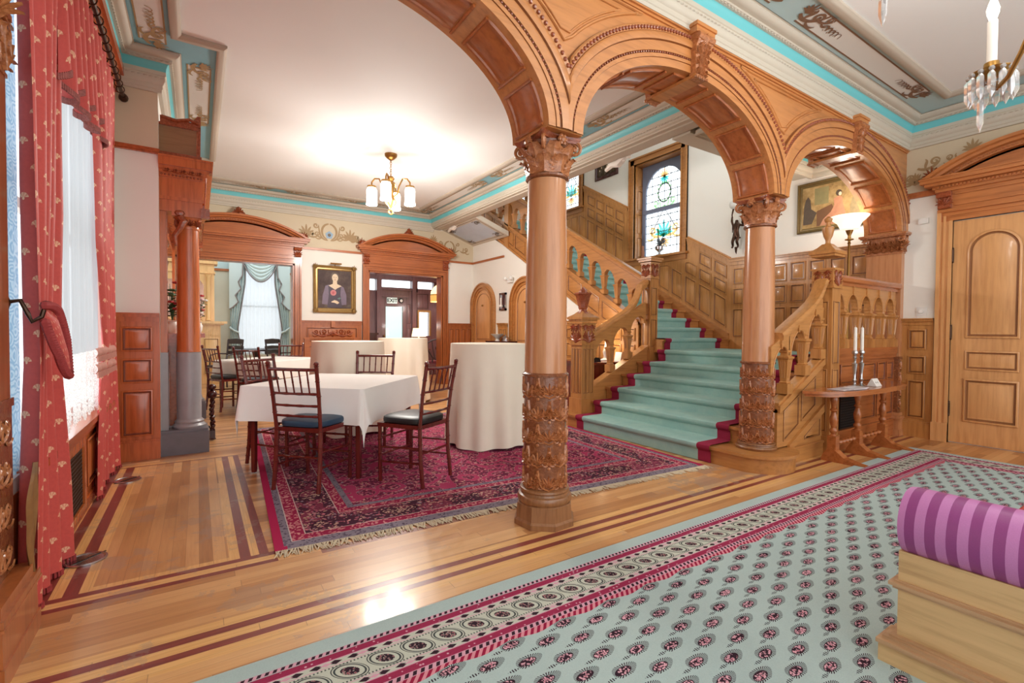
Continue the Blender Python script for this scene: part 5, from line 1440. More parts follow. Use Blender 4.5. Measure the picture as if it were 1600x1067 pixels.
# ================================================================ TABLES
def clothtable(loc, rz, hx, hy, h, drop, label, clabel, clg, leg_inset=.09, seed=1):
    t = thing('square_table', label, 'table', loc, rz, 'square wooden tables', local=True)
    m = MB(); m.box(-hx, -hy, h-.03, hx, hy, h-.004); m.build('tabletop', MAHO, t)
    for sx in (-1, 1):
        for sy in (-1, 1):
            m = MB(); x, y = sx*(hx-leg_inset), sy*(hy-leg_inset); m.lathe([(.019, 0), (.022, .02), (.026, .5), (.03, h-.03)], (x, y, 0), 4, rot=PI/4+.0); m.build('leg', MAHO, t)
    m = MB(); N = 56; rr = random.Random(seed); ph = [rr.uniform(0, 6) for _ in range(4)]
    Sx, Sy = hx+drop, hy+drop
    def fn(a, b):
        x, y = -Sx+2*Sx*a, -Sy+2*Sy*b
        dx, dy = max(abs(x)-hx, 0), max(abs(y)-hy, 0); sx, sy = math.copysign(1, x), math.copysign(1, y)
        r = math.hypot(dx, dy)
        if r < 1e-6: return V((x, y, h+.002))
        px, py = sx*min(abs(x), hx), sy*min(abs(y), hy)
        ex, ey = dx/r*sx, dy/r*sy
        e = min(r, .012)
        if dx > 0 and dy > 0:
            a_ = math.atan2(dy, dx); k = .20+.10*math.cos(4*a_); out = .012+(r-e)*k*.55; z = h-(r-e)*(.965+.16*math.sin(2*a_)**2)
        else:
            s = y if dx > 0 else x; L = hy if dx > 0 else hx
            wv = math.sin(s*9+ph[0]+(2 if dx > 0 else 0))*.5+math.sin(s*17+ph[1])*.3
            out = .012+(r-e)*(.07+.05*wv*(r/drop)+.11*(abs(s)/L)**6); z = h-(r-e)*.985
        return V((px+ex*out, py+ey*out, max(z, .16)))
    m.grid(fn, N, N)
    c = m.build('tablecloth', LINEN, loc=(0, 0, 0), smooth=60); c.location = loc; c.rotation_euler = (0, 0, rz); tag(c, clabel, 'tablecloth', clg)
    return t
clothtable((1.04, 4.38, .009), math.radians(47.5), .565, .505, .695, .285, 'big square table under a white cloth between the ballroom chairs', 'white linen cloth over the nearest square table, corner hanging to a point', 'white square tablecloths', .06)
clothtable((.95, 8.15, .0), math.radians(42), .56, .5, .695, .26, 'smaller looking square table under a white cloth, nearer the back doorway', 'white linen cloth over the farther square table by the doorway', 'white square tablecloths', .06, 4)
def hightop(x, y, label, cl, seed):
    t = thing('cocktail_table', label, 'table', (x, y, .0), 0, 'tall round cocktail tables')
    m = MB(); m.lathe([(.37, .985), (.37, 1.012)], (x, y, 0), 32); m.build('tabletop', MAHO, t)
    m = MB(); m.lathe([(.22, .0), (.22, .015), (.035, .03), (.03, .985)], (x, y, 0), 16); m.build('pedestal', IRON, t)
    rr = random.Random(seed); ph = [rr.uniform(0, 6) for _ in range(5)]; m = MB()
    def fn(a, b):
        g = 2*PI*a
        if b < .25: r = .385*(b/.25); return V((x+r*math.cos(g), y+r*math.sin(g), 1.018))
        t = (b-.25)/.75; fold = math.sin(g*11+ph[0]+.6*math.sin(g*2+ph[1]))*.65+math.sin(g*6+ph[2])*.45
        r = .388+.05*t+.034*fold*min(1, t*1.2)**1.1
        return V((x+r*math.cos(g), y+r*math.sin(g), 1.018-.985*t-(.006 if t > 0 else 0)+.014*math.sin(g*4+ph[3])*t))
    m.grid(fn, 132, 28, closed=True)
    c = m.build('tablecloth', IVORY, loc=(0, 0, 0), smooth=60); tag(c, cl, 'tablecloth', 'ivory floor length cloths')
hightop(2.50, 4.26, 'tall round cocktail table beside the front column', 'ivory floor length cloth on the tall table beside the front column', 1)
hightop(1.43, 5.57, 'tall round cocktail table behind the big square table', 'ivory floor length cloth on the tall table behind the big square table', 2)
hightop(2.77, 7.45, 'tall round cocktail table just in front of the vestibule doorway', 'ivory floor length cloth on the tall table in front of the vestibule doorway', 3)

# ---------------------------------------------------------------- console table and what stands on it
ct = thing('console_table', 'narrow turned-leg trestle console table below the landing rail', 'table', (5.28, 1.98, 0))
m = MB(); top = [(4.38, 2.10), (4.52, 1.93), (4.8, 1.845), (5.3, 1.82), (5.9, 1.845), (6.12, 1.93), (6.22, 2.08), (6.1, 2.135), (4.45, 2.135)]
m.prism([(x, y, .625) for x, y in top], (0, 0, .022)); m.prism([(x*.97+5.28*.03, y*.97+1.98*.03, .60) for x, y in top], (0, 0, .025)); m.build('tabletop', CONS, ct)
for x in (4.78, 5.26, 5.84):
    m = MB(); y = 2.02; m.cbox((x, y, .145), .07, .07, .17)
    m.lathe([(.03, .23), (.018, .245), (.033, .27), (.033, .28), (.02, .30), (.03, .34), (.034, .38), (.024, .42), (.016, .44), (.03, .455), (.03, .465), (.018, .48), (.026, .52), (.034, .56), (.022, .59), (.035, .602)], (x, y, 0), 14); m.build('leg', CONS, ct)
    m = MB()
    pts = [(-.26, .012), (-.2, .022), (-.1, .05), (-.04, .1), (0, .13), (.04, .1), (.07, .05), (.085, .012)]
    pts = [(v, z) for v, z in pts]+[(.085, .0), (-.26, .0)]
    m.prism([(x-.042, y+v, z) for v, z in pts], (.084, 0, 0)); m.build('foot', CONS, ct, 0)
for a, b in ((4.82, 5.22), (5.30, 5.80)):
    m = MB(); n = 24; m.tube([V((a+(b-a)*i/n, 2.02, .155)) for i in range(n+1)], [.013+.007*(math.sin(i*1.57) > 0)+.004*math.sin(i*1.57) for i in range(n+1)], 10); m.build('stretcher', CONS, ct)
def candlestick(x, y, label):
    t = thing('candlestick', label, 'candlestick', (x, y, .648), group='silver candlesticks on the console table')
    m = MB(); m.lathe([(.048, .648), (.05, .655), (.03, .668), (.014, .68), (.012, .70), (.02, .715), (.011, .73), (.012, .78), (.022, .85), (.024, .868), (.012, .88), (.011, .91), (.02, .925), (.012, .935), (.014, .95), (.027, .965), (.024, .985), (.014, .99)], (x, y, 0), 18); m.build('stem', SILVER, t)
    m = MB(); m.lathe([(.015, .985), (.0135, 1.195), (.009, 1.205), (0, 1.208)], (x, y, 0), 14); m.tube([(x, y, 1.205), (x, y, 1.222)], .0015, 4); m.build('candle', WAX, t)
candlestick(5.10, 1.99, 'silver candlestick with a white candle, left one on the console table'); candlestick(5.27, 2.0, 'silver candlestick with a white candle, right one beside the folded card')
t = thing('table_card', 'small folded white card standing on the console table', 'card', (5.40, 1.94, .648))
m = MB(); m.prism([(5.34, 1.90, .649), (5.34, 1.98, .649), (5.34, 1.945, .72), (5.34, 1.94, .72)], (.125, 0, 0)); m.build('folded_paper', PAPER, t)
m = MB(); pc = PL((5.34, 1.898, .649), (1, 0, 0), (0, -1, 0))
for u in (.03, .07): m.add([(5.34+u, 1.9165, .679), (5.34+u+.018, 1.9165, .679), (5.34+u+.014, 1.924, .692), (5.34+u+.004, 1.924, .692)], [(0, 1, 2, 3)])
m.build('printed_mark', BLACK, t, 0)
m = MB(); rr = random.Random(5)
for k in range(3):
    a = .1*k; m.cbox((4.86+.03*k, 1.95-.01*k, .652+.005*k), .36-.02*k, .14, .005, rz=-.12+.07*k)
m.ball((4.84, 1.93, .668), .05, 8, (2.0, 1, .2)); m.ball((4.95, 1.95, .668), .04, 8, (2.0, 1, .2))
o = m.build('leaflets', plain('pale printed paper', (214, 208, 210), .35), loc=(4.86, 1.95, .648)); tag(o, 'loose pale leaflets lying on the left end of the console table', 'papers')

# ---------------------------------------------------------------- torchiere on the landing
tx, ty = 6.44, 2.6
t = thing('floor_lamp', 'brass torchiere floor lamp with a glowing glass bowl on the landing', 'lamp', (tx, ty, .9))
m = MB(); m.lathe([(.14, .9), (.14, .915), (.06, .935), (.02, .96), (.013, .98), (.013, 2.2), (.02, 2.21), (.013, 2.22), (.013, 2.24), (.045, 2.25), (.045, 2.258), (.018, 2.268), (.016, 2.30), (.03, 2.33), (.04, 2.36), (.055, 2.365)], (tx, ty, 0), 18); m.build('stand', BRASS, t)
m = MB(); m.lathe([(.05, 2.36), (.09, 2.375), (.11, 2.42), (.125, 2.45), (.16, 2.48), (.195, 2.515), (.20, 2.525), (.19, 2.525), (.15, 2.495), (.11, 2.465), (.08, 2.41), (.04, 2.385)], (tx, ty, 0), 32, cap=False); m.build('lamp_bowl', BOWL, t)

# ---------------------------------------------------------------- settee
SX, SY0, SY1, SX1 = 2.03, -.75, .645, 3.95
t = thing('settee', 'oak settee with striped purple scroll arms and red ribbed cushions', 'settee', (3.0, 0, 0))
STR = stripes('magenta striped satin', (200, 128, 186), (150, 70, 132), .054, 'y'); RIBC = stripes('red ribbed cushion', (206, 84, 84), (170, 44, 60), .03, 'y')
for s, xx in ((1, SX), (-1, SX1)):
    m = MB()
    def bb(d, z0, z1, w=.09): m.box(min(xx-s*d, xx+s*w), SY0, z0, max(xx-s*d, xx+s*w), SY1+d, z1)
    bb(.04, 0, .072); bb(.0, .09, .278); bb(.0, .29, .40)
    m.build('end_panel', SETT, t); m = MB(); bb(.046, .072, .086); bb(.032, .086, .098); bb(.016, .098, .106); bb(.012, .268, .279); bb(.022, .279, .29); bb(.008, .29, .297); m.build('end_moulding', SETTD, t)
    m = MB(); R = .112; cxx, cz = xx+s*.075, .495; n = 28; pr = []
    ys = [SY1-.0, SY1-.004, SY1-.02]+[SY1-.02-(SY1-.02-SY0)*k/10 for k in range(1, 11)]
    P = []; F = []
    for j, y in enumerate(ys):
        rr = R*(.86 if j == 0 else (.97 if j == 1 else 1))
        for k in range(n):
            a = 2*PI*k/n; P.append((cxx-s*rr*math.cos(a)*1.02, y, cz+rr*math.sin(a)*1.04))
    F = [(j*n+k, j*n+(k+1) % n, (j+1)*n+(k+1) % n, (j+1)*n+k) for j in range(len(ys)-1) for k in range(n)]+[tuple(range(n))]
    m.add(P, F); m.build('scroll_arm', STR, t)
m = MB(); m.box(SX+.09, SY0, .0, SX1-.09, SY1-.12, .30); m.build('seat_base', SETT, t)
m = MB()
def cu(a, b):
    x = SX+.2+(SX1-SX-.4)*a; y = SY1-.14+(SY0-SY1+.2)*b
    e = min(a, 1-a, .08)/.08; f = min(b, .1)/.1
    return V((x, y, .40+.09*math.sqrt(max(0, 1-(1-f)**2))*min(1, .6+.4*e)+.004*math.sin(y*2*PI/.03)))
m.grid(cu, 20, 240); m.box(SX+.2, SY0, .30, SX1-.2, SY1-.14, .41); m.build('seat_cushion', RIBC, t)
m = MB(); m.box(SX+.1, SY0-.14, 0, SX1-.1, SY0, .95); m.build('backrest', STR, t)

# ================================================================ FIREPLACE
FX = -.28
t = thing('fireplace', 'cherry mantelpiece with grey stone pedestals and tall columns on the left wall', 'fireplace', (-.1, 6.41, 0), kind='thing')
for y in (5.43, 7.39):
    m = MB(); m.box(FX, y-.15, 0, .085, y+.15, .20); m.box(FX, y-.14, .20, .075, y+.14, .225); m.build('plinth', GREYD, t)
    m = MB(); x = -.07; m.lathe([(.13, .225), (.135, .245), (.12, .262), (.112, .268), (.118, .285), (.104, .30), (.098, .31), (.098, .925), (.102, .93)], (x, y, 0), 28); m.build('pedestal', GREY, t)
    m = MB(); m.lathe([(.10, .93), (.094, .95), (.09, 1.5), (.084, 2.06)], (x, y, 0), 28); m.lathe([(.09, 2.06), (.094, 2.075), (.09, 2.09), (.093, 2.14), (.115, 2.17)], (x, y, 0), 28); m.box(x-.12, y-.12, 2.165, x+.13, y+.12, 2.20); c_ = m.build('column_shaft', MANT, t)
    m = MB(); cy_ = CY((x, y, 0), .091)
    for k in range(9): m_palm(m, cy_, 2*PI*.091*k/9, 2.085, .07, .012, 0)
    m.build('carved_collar', CARVR, c_)
    m = MB(); m.box(FX, y-.09, .93, FX+.05, y+.09, 2.2); m.build('pilaster', MANT, t); m = MB(); m.box(FX, y-.1, .0, FX+.055, y+.1, .93); m.build('pilaster_base', GREY, t)
    m = MB(); yy = y-.125 if y < 6 else y+.125
    m.tube([(x-.06, yy, 2.16), (x-.03, yy, 2.12), (x-.06, yy, 2.05), (x-.10, yy, 1.98), (x-.09, yy, 1.9)], [.03, .035, .025, .02, .012], 8); m.ball((x-.06, yy, 2.19), .035, 8, (1.2, .6, .8)); m.build('carved_bracket', CARVR, t)
YF0, YF1 = 5.31, 7.51
m = MB()
def ent(d, z0, z1): m.box(FX, YF0-d, z0, .045+d, YF1+d, z1)
for d, z0, z1 in ((0, 2.2, 2.30), (.012, 2.30, 2.33), (0, 2.33, 2.50), (.02, 2.50, 2.53), (.035, 2.53, 2.56), (.05, 2.56, 2.59), (.075, 2.59, 2.66), (.085, 2.66, 2.675)): ent(d, z0, z1)
m.build('entablature', MANT, t)
m = MB(); pf = PL((0, YF0-.0, 0), (1, 0, 0), (0, -1, 0))
for k in range(12): m.ball((FX+.02+.027*k, YF0-.024, 2.515), .010, 6)
for k in range(5): m_scroll(m, pf, FX+.03+.06*k, 2.545, .05, 1, .01, .05)
m.build('carved_frieze', CARVR, t)
m = MB()
for k in range(60): m.ball((.07, YF0+.03+.036*k, 2.515), .010, 6); m.box(.045, YF0+.02+.036*k, 2.22, .06, YF0+.038+.036*k, 2.29)
m.build('dentil_row', CARVR, t)
for z, x in ((2.2, .1), (2.62, .12)): m = MB(); m.box(.03, YF0-.03, z-.04, x, YF0+.05, z+.05); m.build('corner_block', CARVR, t)
m = MB(); m.box(FX, YF0+.05, 2.675, -.0, YF1-.05, 2.98); m.build('attic_panel', wood('brown attic panel', (150, 112, 78), 'x', .7), t)
m = MB(); m.box(FX, YF0+.02, 2.675, .04, YF1-.02, 2.73); m.box(FX, YF0+.03, 2.97, .02, YF1-.03, 2.99)
pts = [(FX+.01, 2.99), (FX+.01, 3.05), (-.18, 3.03), (-.1, 3.05), (-.04, 3.03), (.01, 3.10), (.035, 3.10), (.035, 2.99)]
m.prism([(x, YF0+.03, z) for x, z in pts], (0, .03, 0)); m.prism([(.0, YF0+.03, 2.73), (.03, YF0+.03, 2.73), (.035, YF0+.03, 3.0), (.02, YF0+.03, 3.0)], (0, .05, 0))
m.tube([(FX+.02, YF0+.03, 3.04), (-.15, YF0+.02, 3.02), (-.05, YF0+.02, 3.05), (.02, YF0+.02, 3.03)], .016, 6)
m.build('carved_crest', CARVR, t)
m = MB(); m.box(FX, 5.55, 1.06, .06, 7.27, 1.10); m.box(FX, 5.55, .98, .02, 7.27, 1.06); m.box(FX, 5.6, .93, -.10, 7.22, .98); m.build('mantel_shelf', MANTX, t)
m = MB(); m.box(FX, 5.6, 0, -.14, 5.85, .93); m.box(FX, 6.97, 0, -.14, 7.22, .93); m.box(FX, 5.85, .7, -.14, 6.97, .93); m.build('surround', MANTX, t)
m = MB(); m.box(FX, 5.85, 0, FX+.01, 6.97, .7); m.build('firebox', BLACK, t)
m = MB(); m.box(FX, 5.62, 1.18, FX+.03, 7.2, 2.12); k_ = m.build('mirror_frame', MANTX, t); m = MB(); m.box(FX+.03, 5.7, 1.25, FX+.034, 7.12, 2.05); m.build('mirror', plain('mirror glass', (200, 204, 204), .03, 1, 0), k_)
m = MB(); m.box(-.28, 5.6, .0, .06, 7.22, .012); o = m.build('hearth_slab', GREYD, t)
# twisted andiron by the hearth
t = thing('andiron', 'dark twisted andiron post topped by two balls, beside the grey pedestal', 'andiron', (.12, 5.80, .012))
m = MB(); n = 40; m.tube([V((.12+.008*math.cos(i*1.1), 5.80+.008*math.sin(i*1.1), .10+.34*i/n)) for i in range(n+1)], [.019+.005*math.sin(i*1.3) for i in range(n+1)], 10); m.cbox((.12, 5.80, .06), .05, .05, .09); m.lathe([(.032, .012), (.034, .02), (.02, .03)], (.12, 5.8, 0), 12); m.build('twisted_post', MAHOX, t)
m = MB(); m.ball((.12, 5.80, .475), .046, 14); m.ball((.12, 5.80, .55), .038, 14, (1, 1, .8)); m.build('ball_finial', MAHOX, t)
m = MB(); m.tube([(.10, 5.8, .14), (.02, 5.82, .15), (-.08, 5.84, .12)], .012, 8); m.cbox((-.02, 5.83, .08), .05, .03, .14); m.build('log_bar', IRON, t)
# flower arrangements on the mantel
def bouquet(x, y, z, label, cols, seed, h=.34, w=.14):
    t = thing('flower_arrangement', label, 'flowers', (x, y, z)); r = random.Random(seed)
    m = MB(); m.lathe([(.03, z), (.045, z+.03), (.05, z+.08), (.035, z+.11), (.045, z+.125)], (x, y, 0), 16); m.build('vase', WHITE, t)
    m = MB(); st = []
    for k in range(26):
        a = r.uniform(0, 2*PI); e = V((x+math.cos(a)*w*r.uniform(.2, 1)*.8, y+math.sin(a)*w*r.uniform(.3, 1.2), z+.12+h*r.uniform(.2, 1)))
        m.tube([(x, y, z+.11), ((x+e.x)/2, (y+e.y)/2, (z+.2+e.z)/2), e], .003, 4); st.append(e)
        for q in range(4):
            c = V((x, y, z+.12)).lerp(e, r.uniform(.35, 1)); b = r.uniform(0, 6); L = r.uniform(.04, .08); d = V((math.cos(b), math.sin(b), r.uniform(-.4, .5)))
            s = d.cross(UP).normalized()*.014; m.add([c, c+d*L*.5+s, c+d*L, c+d*L*.5-s], [(0, 1, 2, 3)])
    f_ = m.build('foliage', LEAFG, t); f_['kind'] = 'stuff'
    for i, mt in enumerate(cols):
        for e in st[i::len(cols)][:5]:
            m = MB()
            for k in range(6):
                a = k*PI/3; d = V((math.cos(a), math.sin(a), .5)); m.ball(e+d*.022, .02, 6, (1, 1, .6))
            m.ball(e+UP*.012, .014, 6); m.build('blossom', mt, t)
bouquet(-.205, 5.72, 1.10, 'green arrangement with red blossoms on the mantel, left of the wooden column', [PETR, LEAFG], 3, .36, .07)
bouquet(.0, 6.6, 1.10, 'pink and white lilies on the far end of the mantel, right of the wooden column', [PETP, PETW, PETR], 4, .30, .13)
# ================================================================ CURTAINS
def drape(fn, nu, nv, uvw, name, mat, parent):
    m = MB(); m.grid(fn, nu, nv, uv=uvw); return m.build(name, mat, parent, 70)
def folded(y0, y1, z0, z1, n, amp, x0, seed, pinch=None, uvs=1.6):
    """front curtain: folds along y; pinch = (z, fraction, side)"""
    r = random.Random(seed); ph = r.uniform(0, 6)
    def fn(a, b):
        z = z1+(z0-z1)*b; w = 1.0; yc = .5
        if pinch:
            zp, fr, sd = pinch; d = abs(z-zp); k = fr+(1-fr)*min(1, d/.7)**.9
            if z < zp: k = fr+(1-fr)*.85*min(1, d/.6)**.7
            w = k; yc = sd
        y = y0+(y1-y0)*(yc+(a-yc)*w)
        f = math.sin(2*PI*n*a+ph+.5*math.sin(3*a+b))*amp*(.55+.45*w)
        return V((x0+f+.02*math.sin(b*3+a*4), y, z))
    L = (y1-y0)*uvs
    return fn, (lambda a, b: (a*L, (z1-z0)*(1-b)))
cn = thing('curtain', 'long red damask curtain tied back at the near side of the window', 'curtain', (-.5, 3.0, 0), group='red damask curtains')
fn, uv = folded(2.50, 3.21, .03, 3.06, 4.5, .033, -.555, 1, (1.0, .72, .30))
drape(fn, 90, 60, uv, 'drape', REDC, cn)
m = MB(); m.grid(lambda a, b: fn(0, .80+.20*b)+V((-.005-.01*a+.006*math.sin(a*9+b*7), -.003-(.012+.045*math.sin(PI*min(1, b*1.2))**.7)*a+.008*math.sin(b*22)*a, 0)), 6, 24); m.build('lining', GOLDL, cn, 70)
m = MB()
for i in range(70): p = fn(i/69, 1); m.tube([p, p+V((0, .003, -.025))], .006, 4)
m.build('fringe', REDP, cn)
m = MB(); q = [V((-.50, 2.52, 1.20)), V((-.475, 2.58, 1.13)), V((-.465, 2.66, 1.03)), V((-.47, 2.74, .94))]
for s in range(2): 
    P = []
    for i in range(13):
        t = i/12; a = q[min(2, int(t*3))]; b = q[min(3, int(t*3)+1)]; c = a.lerp(b, t*3-int(t*3) if t < 1 else 1); P.append(c)
m.grid(lambda a, b: P[int(a*12)]+V((.02*math.sin(b*PI), 0, -.12*math.sin(PI*min(1, a*.9+.12))*(b-.5)*1.5)), 12, 8)
tb = m.build('tieback', REDC, cn, 70)
m = MB()
for e in (0, 1):
    for i in range(40):
        k = i/39*12; a = P[min(11, int(k))].lerp(P[min(12, int(k)+1)], k-int(k)); f = math.sin(PI*min(1, i/39*.9+.12)); c = a+V((.012, 0, -.12*f*(e-.5)*1.5)); m.ball(c, .017, 6)
m.build('tieback_fringe', REDP, tb)
m = MB(); m.tube([(-.598, 2.515, 1.24), (-.555, 2.515, 1.25), (-.535, 2.515, 1.20), (-.525, 2.52, 1.17), (-.50, 2.53, 1.19), (-.49, 2.53, 1.23)], .008, 8); m.lathe([(.025, 0), (.025, .01), (.01, .016)], (-.598, 2.515, 1.24), 10, M=Matrix.Rotation(PI/2, 3, 'Y')); m.ball((-.488, 2.53, 1.24), .013, 8); m.build('tieback_hook', BRONZE, cn)
cf = thing('curtain', 'long red damask curtain on the far side of the window, next to the wainscot', 'curtain', (-.5, 5.0, 0), group='red damask curtains')
fn, uv = folded(4.10, 5.16, .03, 3.06, 5, .025, -.562, 2, (1.0, .72, .9))
drape(fn, 80, 50, uv, 'drape', REDC, cf)
m = MB()
for i in range(50): p = fn(i/49, 1); m.tube([p, p+V((0, .003, -.025))], .006, 4)
m.build('fringe', REDP, cf)
for z in (1.02, .92):
    m = MB(); m.grid(lambda a, b: V((-.535+.014*math.sin(b*PI)+.01*math.sin(a*20), 3.92+.74*a, z-.06*b)), 24, 4); m.build('tieback', TIEB, cf, 70)
    m = MB()
    for i in range(30): y = 3.92+.74*i/29; m.tube([(-.52, y, z-.05), (-.518, y, z-.085)], .008, 4)
    m.build('tieback_fringe', TIEB, cf)
cv = thing('valance', 'red damask swag valance cascading below the curtain rod', 'valance', (-.5, 4.0, 2.6))
def vfn(a, b):
    y = 3.05+1.25*a; zb = 2.33+.13*a+.05*math.sin(a*26)-.10*(a > .9)*(a-.9)*10; z = 3.06+(zb-3.06)*b
    return V((-.535+.04*math.sin(a*2*PI*8)*(.4+.6*b), y, z))
drape(vfn, 140, 16, lambda a, b: (a*2.2, .6*(1-b)), 'swag', REDC, cv)
m = MB()
for i in range(260): p = vfn(i/259, 1); m.tube([p, p+V((0, 0, -.03))], .006, 4)
m.build('fringe', plain('striped rose fringe', (196, 120, 112), .8, 0, .35, 90), cv)
cs = thing('sheer_curtain', 'white sheer curtain with a deep lace hem inside the red curtains', 'curtain', (-.55, 4.1, .6))
def sfn(z1, z0):
    return lambda a, b: V((-.585+.012*math.sin(a*2*PI*15)+.005*math.sin(a*37), 3.12+1.3*a, z1+(z0-z1)*b-(.03*abs(math.sin(a*2*PI*6)) if z0 < .7 and b > .98 else 0)))
m = MB(); m.grid(sfn(3.0, 1.0), 150, 12); m.build('sheer_panel', SHEER, cs, 70)
m = MB(); m.grid(sfn(1.0, .62), 150, 8); m.build('lace_hem', LACE, cs, 70)
rd = thing('curtain_rod', 'dark curtain rod with rings above the red curtains', 'curtain rod', (-.5, 4.0, 3.04))
m = MB(); m.tube([(-.51, 2.5, 3.08), (-.51, 5.18, 3.08)], .014, 10); m.ball((-.51, 5.21, 3.08), .035, 12); m.lathe([(.02, 0), (.03, .02), (.02, .04)], (-.51, 5.16, 3.08), 10, M=Matrix.Rotation(-PI/2, 3, 'X')); m.build('rod', BRONZE, rd)
for i in range(22): y = 2.6+.115*i; m = MB(); m.tube([(-.51+.026*math.cos(k*PI/6), y+.003*(i % 2), 3.071+.03*math.sin(k*PI/6)) for k in range(12)], .004, 5, closed=True); m.build('ring', BRONZE, rd)
# floor registers
for i, (x, y, lab) in enumerate(((-.47, 3.12, 'round steel floor register under the near red curtain'), (-.45, 4.60, 'round steel floor register at the foot of the far red curtain'))):
    t = thing('floor_register', lab, 'floor vent', (x, y, .001), group='round floor registers'); m = MB(); m.lathe([(.085, .001), (.085, .006), (.075, .008), (.07, .004)], (x, y, 0), 28); m.build('rim', SILVER, t)
    m = MB(); m.lathe([(0, .002), (.07, .002)], (x, y, 0), 28, cap=False); m.build('well', BLACK, t); m = MB()
    for k in range(7): q = -.06+.02*k; w = math.sqrt(.07**2-q*q); m.cbox((x+q*.7, y+q*.7, .004), .007, 2*w, .004, rz=-PI/4)
    m.build('slats', SILVER, t)

# ================================================================ PICTURES
def frame(name, label, pl, u0, u1, z0, z1, w, mat, d=.05, corner=True, thick=.03):
    t = thing(name, label, 'painting', pl((u0+u1)/2, (z0+z1)/2, 0))
    prof = [(0, .0), (0, d*.8), (w*.2, d), (w*.45, d*.8), (w*.55, d*.45), (w*.8, d*.5), (w, d*.3), (w, .01)]
    m = MB(); L = [[pl(u, z, dd) for u, z in inset(rect(u0, u1, z0, z1), tt)] for tt, dd in prof]; P = [p for l in L for p in l]
    m.add(P, [(k*4+i, k*4+(i+1) % 4, (k+1)*4+(i+1) % 4, (k+1)*4+i) for k in range(len(prof)-1) for i in range(4)]); f = m.build('frame', mat, t, 20)
    if corner:
        m = MB()
        for a in (u0+w*.4, u1-w*.4):
            for b in (z0+w*.4, z1-w*.4): m.ball(pl(a, b, d*.7), w*.5, 8, (1, 1, 1)); m_palm(m, pl, a, b-w*.3, w*1.1, .012, d)
        m.build('corner_ornament', mat, f)
    m = MB(); bar(m, pl, u0+w, u1-w, z0+w, z1-w, 0, .012); return t, m
GILT = plain('gilt frame', (176, 142, 86), .35, .55, .18, 30)
def paintmat(name, stops, sc=3, ax='x'):
    M = Mat(name); x, y, z = M.coord('Object'); n = M.noise(M.tc, sc, 4, .65); n2 = M.noise(M.tc, 40, 2)
    return M.done(M.ramp(n*.85+n2*.15, stops), .65, spec=.2)
def blob(name, pl, pts, mat, par, d): m = MB(); slab(m, pl, pts, d-.0015, d); return m.build(name, mat, par, 0)
def ell(cu, cz, ru, rz_, n=20, a0=0, a1=2*PI): return [(cu+ru*math.cos(a0+(a1-a0)*k/n), cz+rz_*math.sin(a0+(a1-a0)*k/n)) for k in range(n)]
t, m = frame('portrait_painting', 'gilt framed portrait of a seated woman holding a pink rose', bp, 1.775, 2.54, 1.46, 2.335, .085, GILT)
cv_ = m.build('canvas', paintmat('umber portrait ground', [(.3, srgb(60, 48, 52)), (.55, srgb(92, 78, 74)), (.8, srgb(128, 126, 104))]), t)
SK = plain('painted skin', (226, 204, 172), .5, 0, .08, 20); DR = plain('painted plum dress', (72, 56, 70), .5, 0, .12, 20); SLV = plain('painted lilac sleeves', (124, 106, 126), .5, 0, .15, 25); HR = plain('painted brown hair', (84, 64, 48), .5)
D = .013; c0u = 2.15
blob('painted_sleeve', bp, [(1.93, 1.62), (1.94, 1.78), (1.99, 1.96), (2.06, 1.985), (2.09, 1.9), (2.08, 1.7), (2.12, 1.6)], SLV, cv_, D); blob('painted_sleeve', bp, [(2.37, 1.62), (2.37, 1.8), (2.32, 1.94), (2.25, 1.985), (2.22, 1.9), (2.22, 1.7), (2.2, 1.6)], SLV, cv_, D)
blob('painted_dress', bp, [(2.02, 1.56), (2.05, 1.8), (2.04, 1.96), (2.27, 1.96), (2.26, 1.8), (2.29, 1.56)], DR, cv_, D+.002)
blob('painted_hair', bp, ell(2.165, 2.12, .085, .105), HR, cv_, D+.001); blob('painted_neck', bp, [(2.045, 1.965), (2.12, 2.0), (2.125, 2.06), (2.195, 2.06), (2.2, 2.0), (2.28, 1.965), (2.2, 1.92), (2.165, 1.89), (2.12, 1.92)], SK, cv_, D+.003)
blob('painted_face', bp, ell(2.162, 2.115, .055, .075), SK, cv_, D+.0045)
for u in (2.14, 2.182): blob('painted_eye', bp, ell(u, 2.125, .009, .005), HR, cv_, D+.006)
blob('painted_mouth', bp, ell(2.162, 2.075, .014, .005), plain('painted lips', (170, 96, 90)), cv_, D+.006); blob('painted_nose', bp, [(2.157, 2.092), (2.168, 2.092), (2.164, 2.12)], plain('painted shadow skin', (198, 166, 136)), cv_, D+.006)
blob('painted_rose', bp, ell(2.13, 1.835, .055, .055, 12), plain('painted rose', (222, 134, 134), .5, 0, .2, 40), cv_, D+.0045); blob('painted_rose_heart', bp, ell(2.128, 1.835, .024, .026, 9), plain('painted rose heart', (190, 88, 96)), cv_, D+.006)
blob('painted_hand', bp, [(2.09, 1.665), (2.15, 1.70), (2.2, 1.685), (2.24, 1.65), (2.2, 1.625), (2.15, 1.65), (2.1, 1.655)], SK, cv_, D+.0045); blob('painted_leaf', bp, [(2.2, 1.73), (2.25, 1.755), (2.27, 1.735), (2.24, 1.71)], plain('painted leaf', (96, 120, 116)), cv_, D+.0045)
m = MB(); m.tube([bp(2.06, 2.37, .10), bp(2.26, 2.37, .10)], .014, 8); m.tube([bp(2.16, 2.34, .0), bp(2.16, 2.37, .09)], .006, 6); m.build('picture_light', BRASS, t)
pp = PL((6.88, 0, 0), (0, -1, 0), (-1, 0, 0))
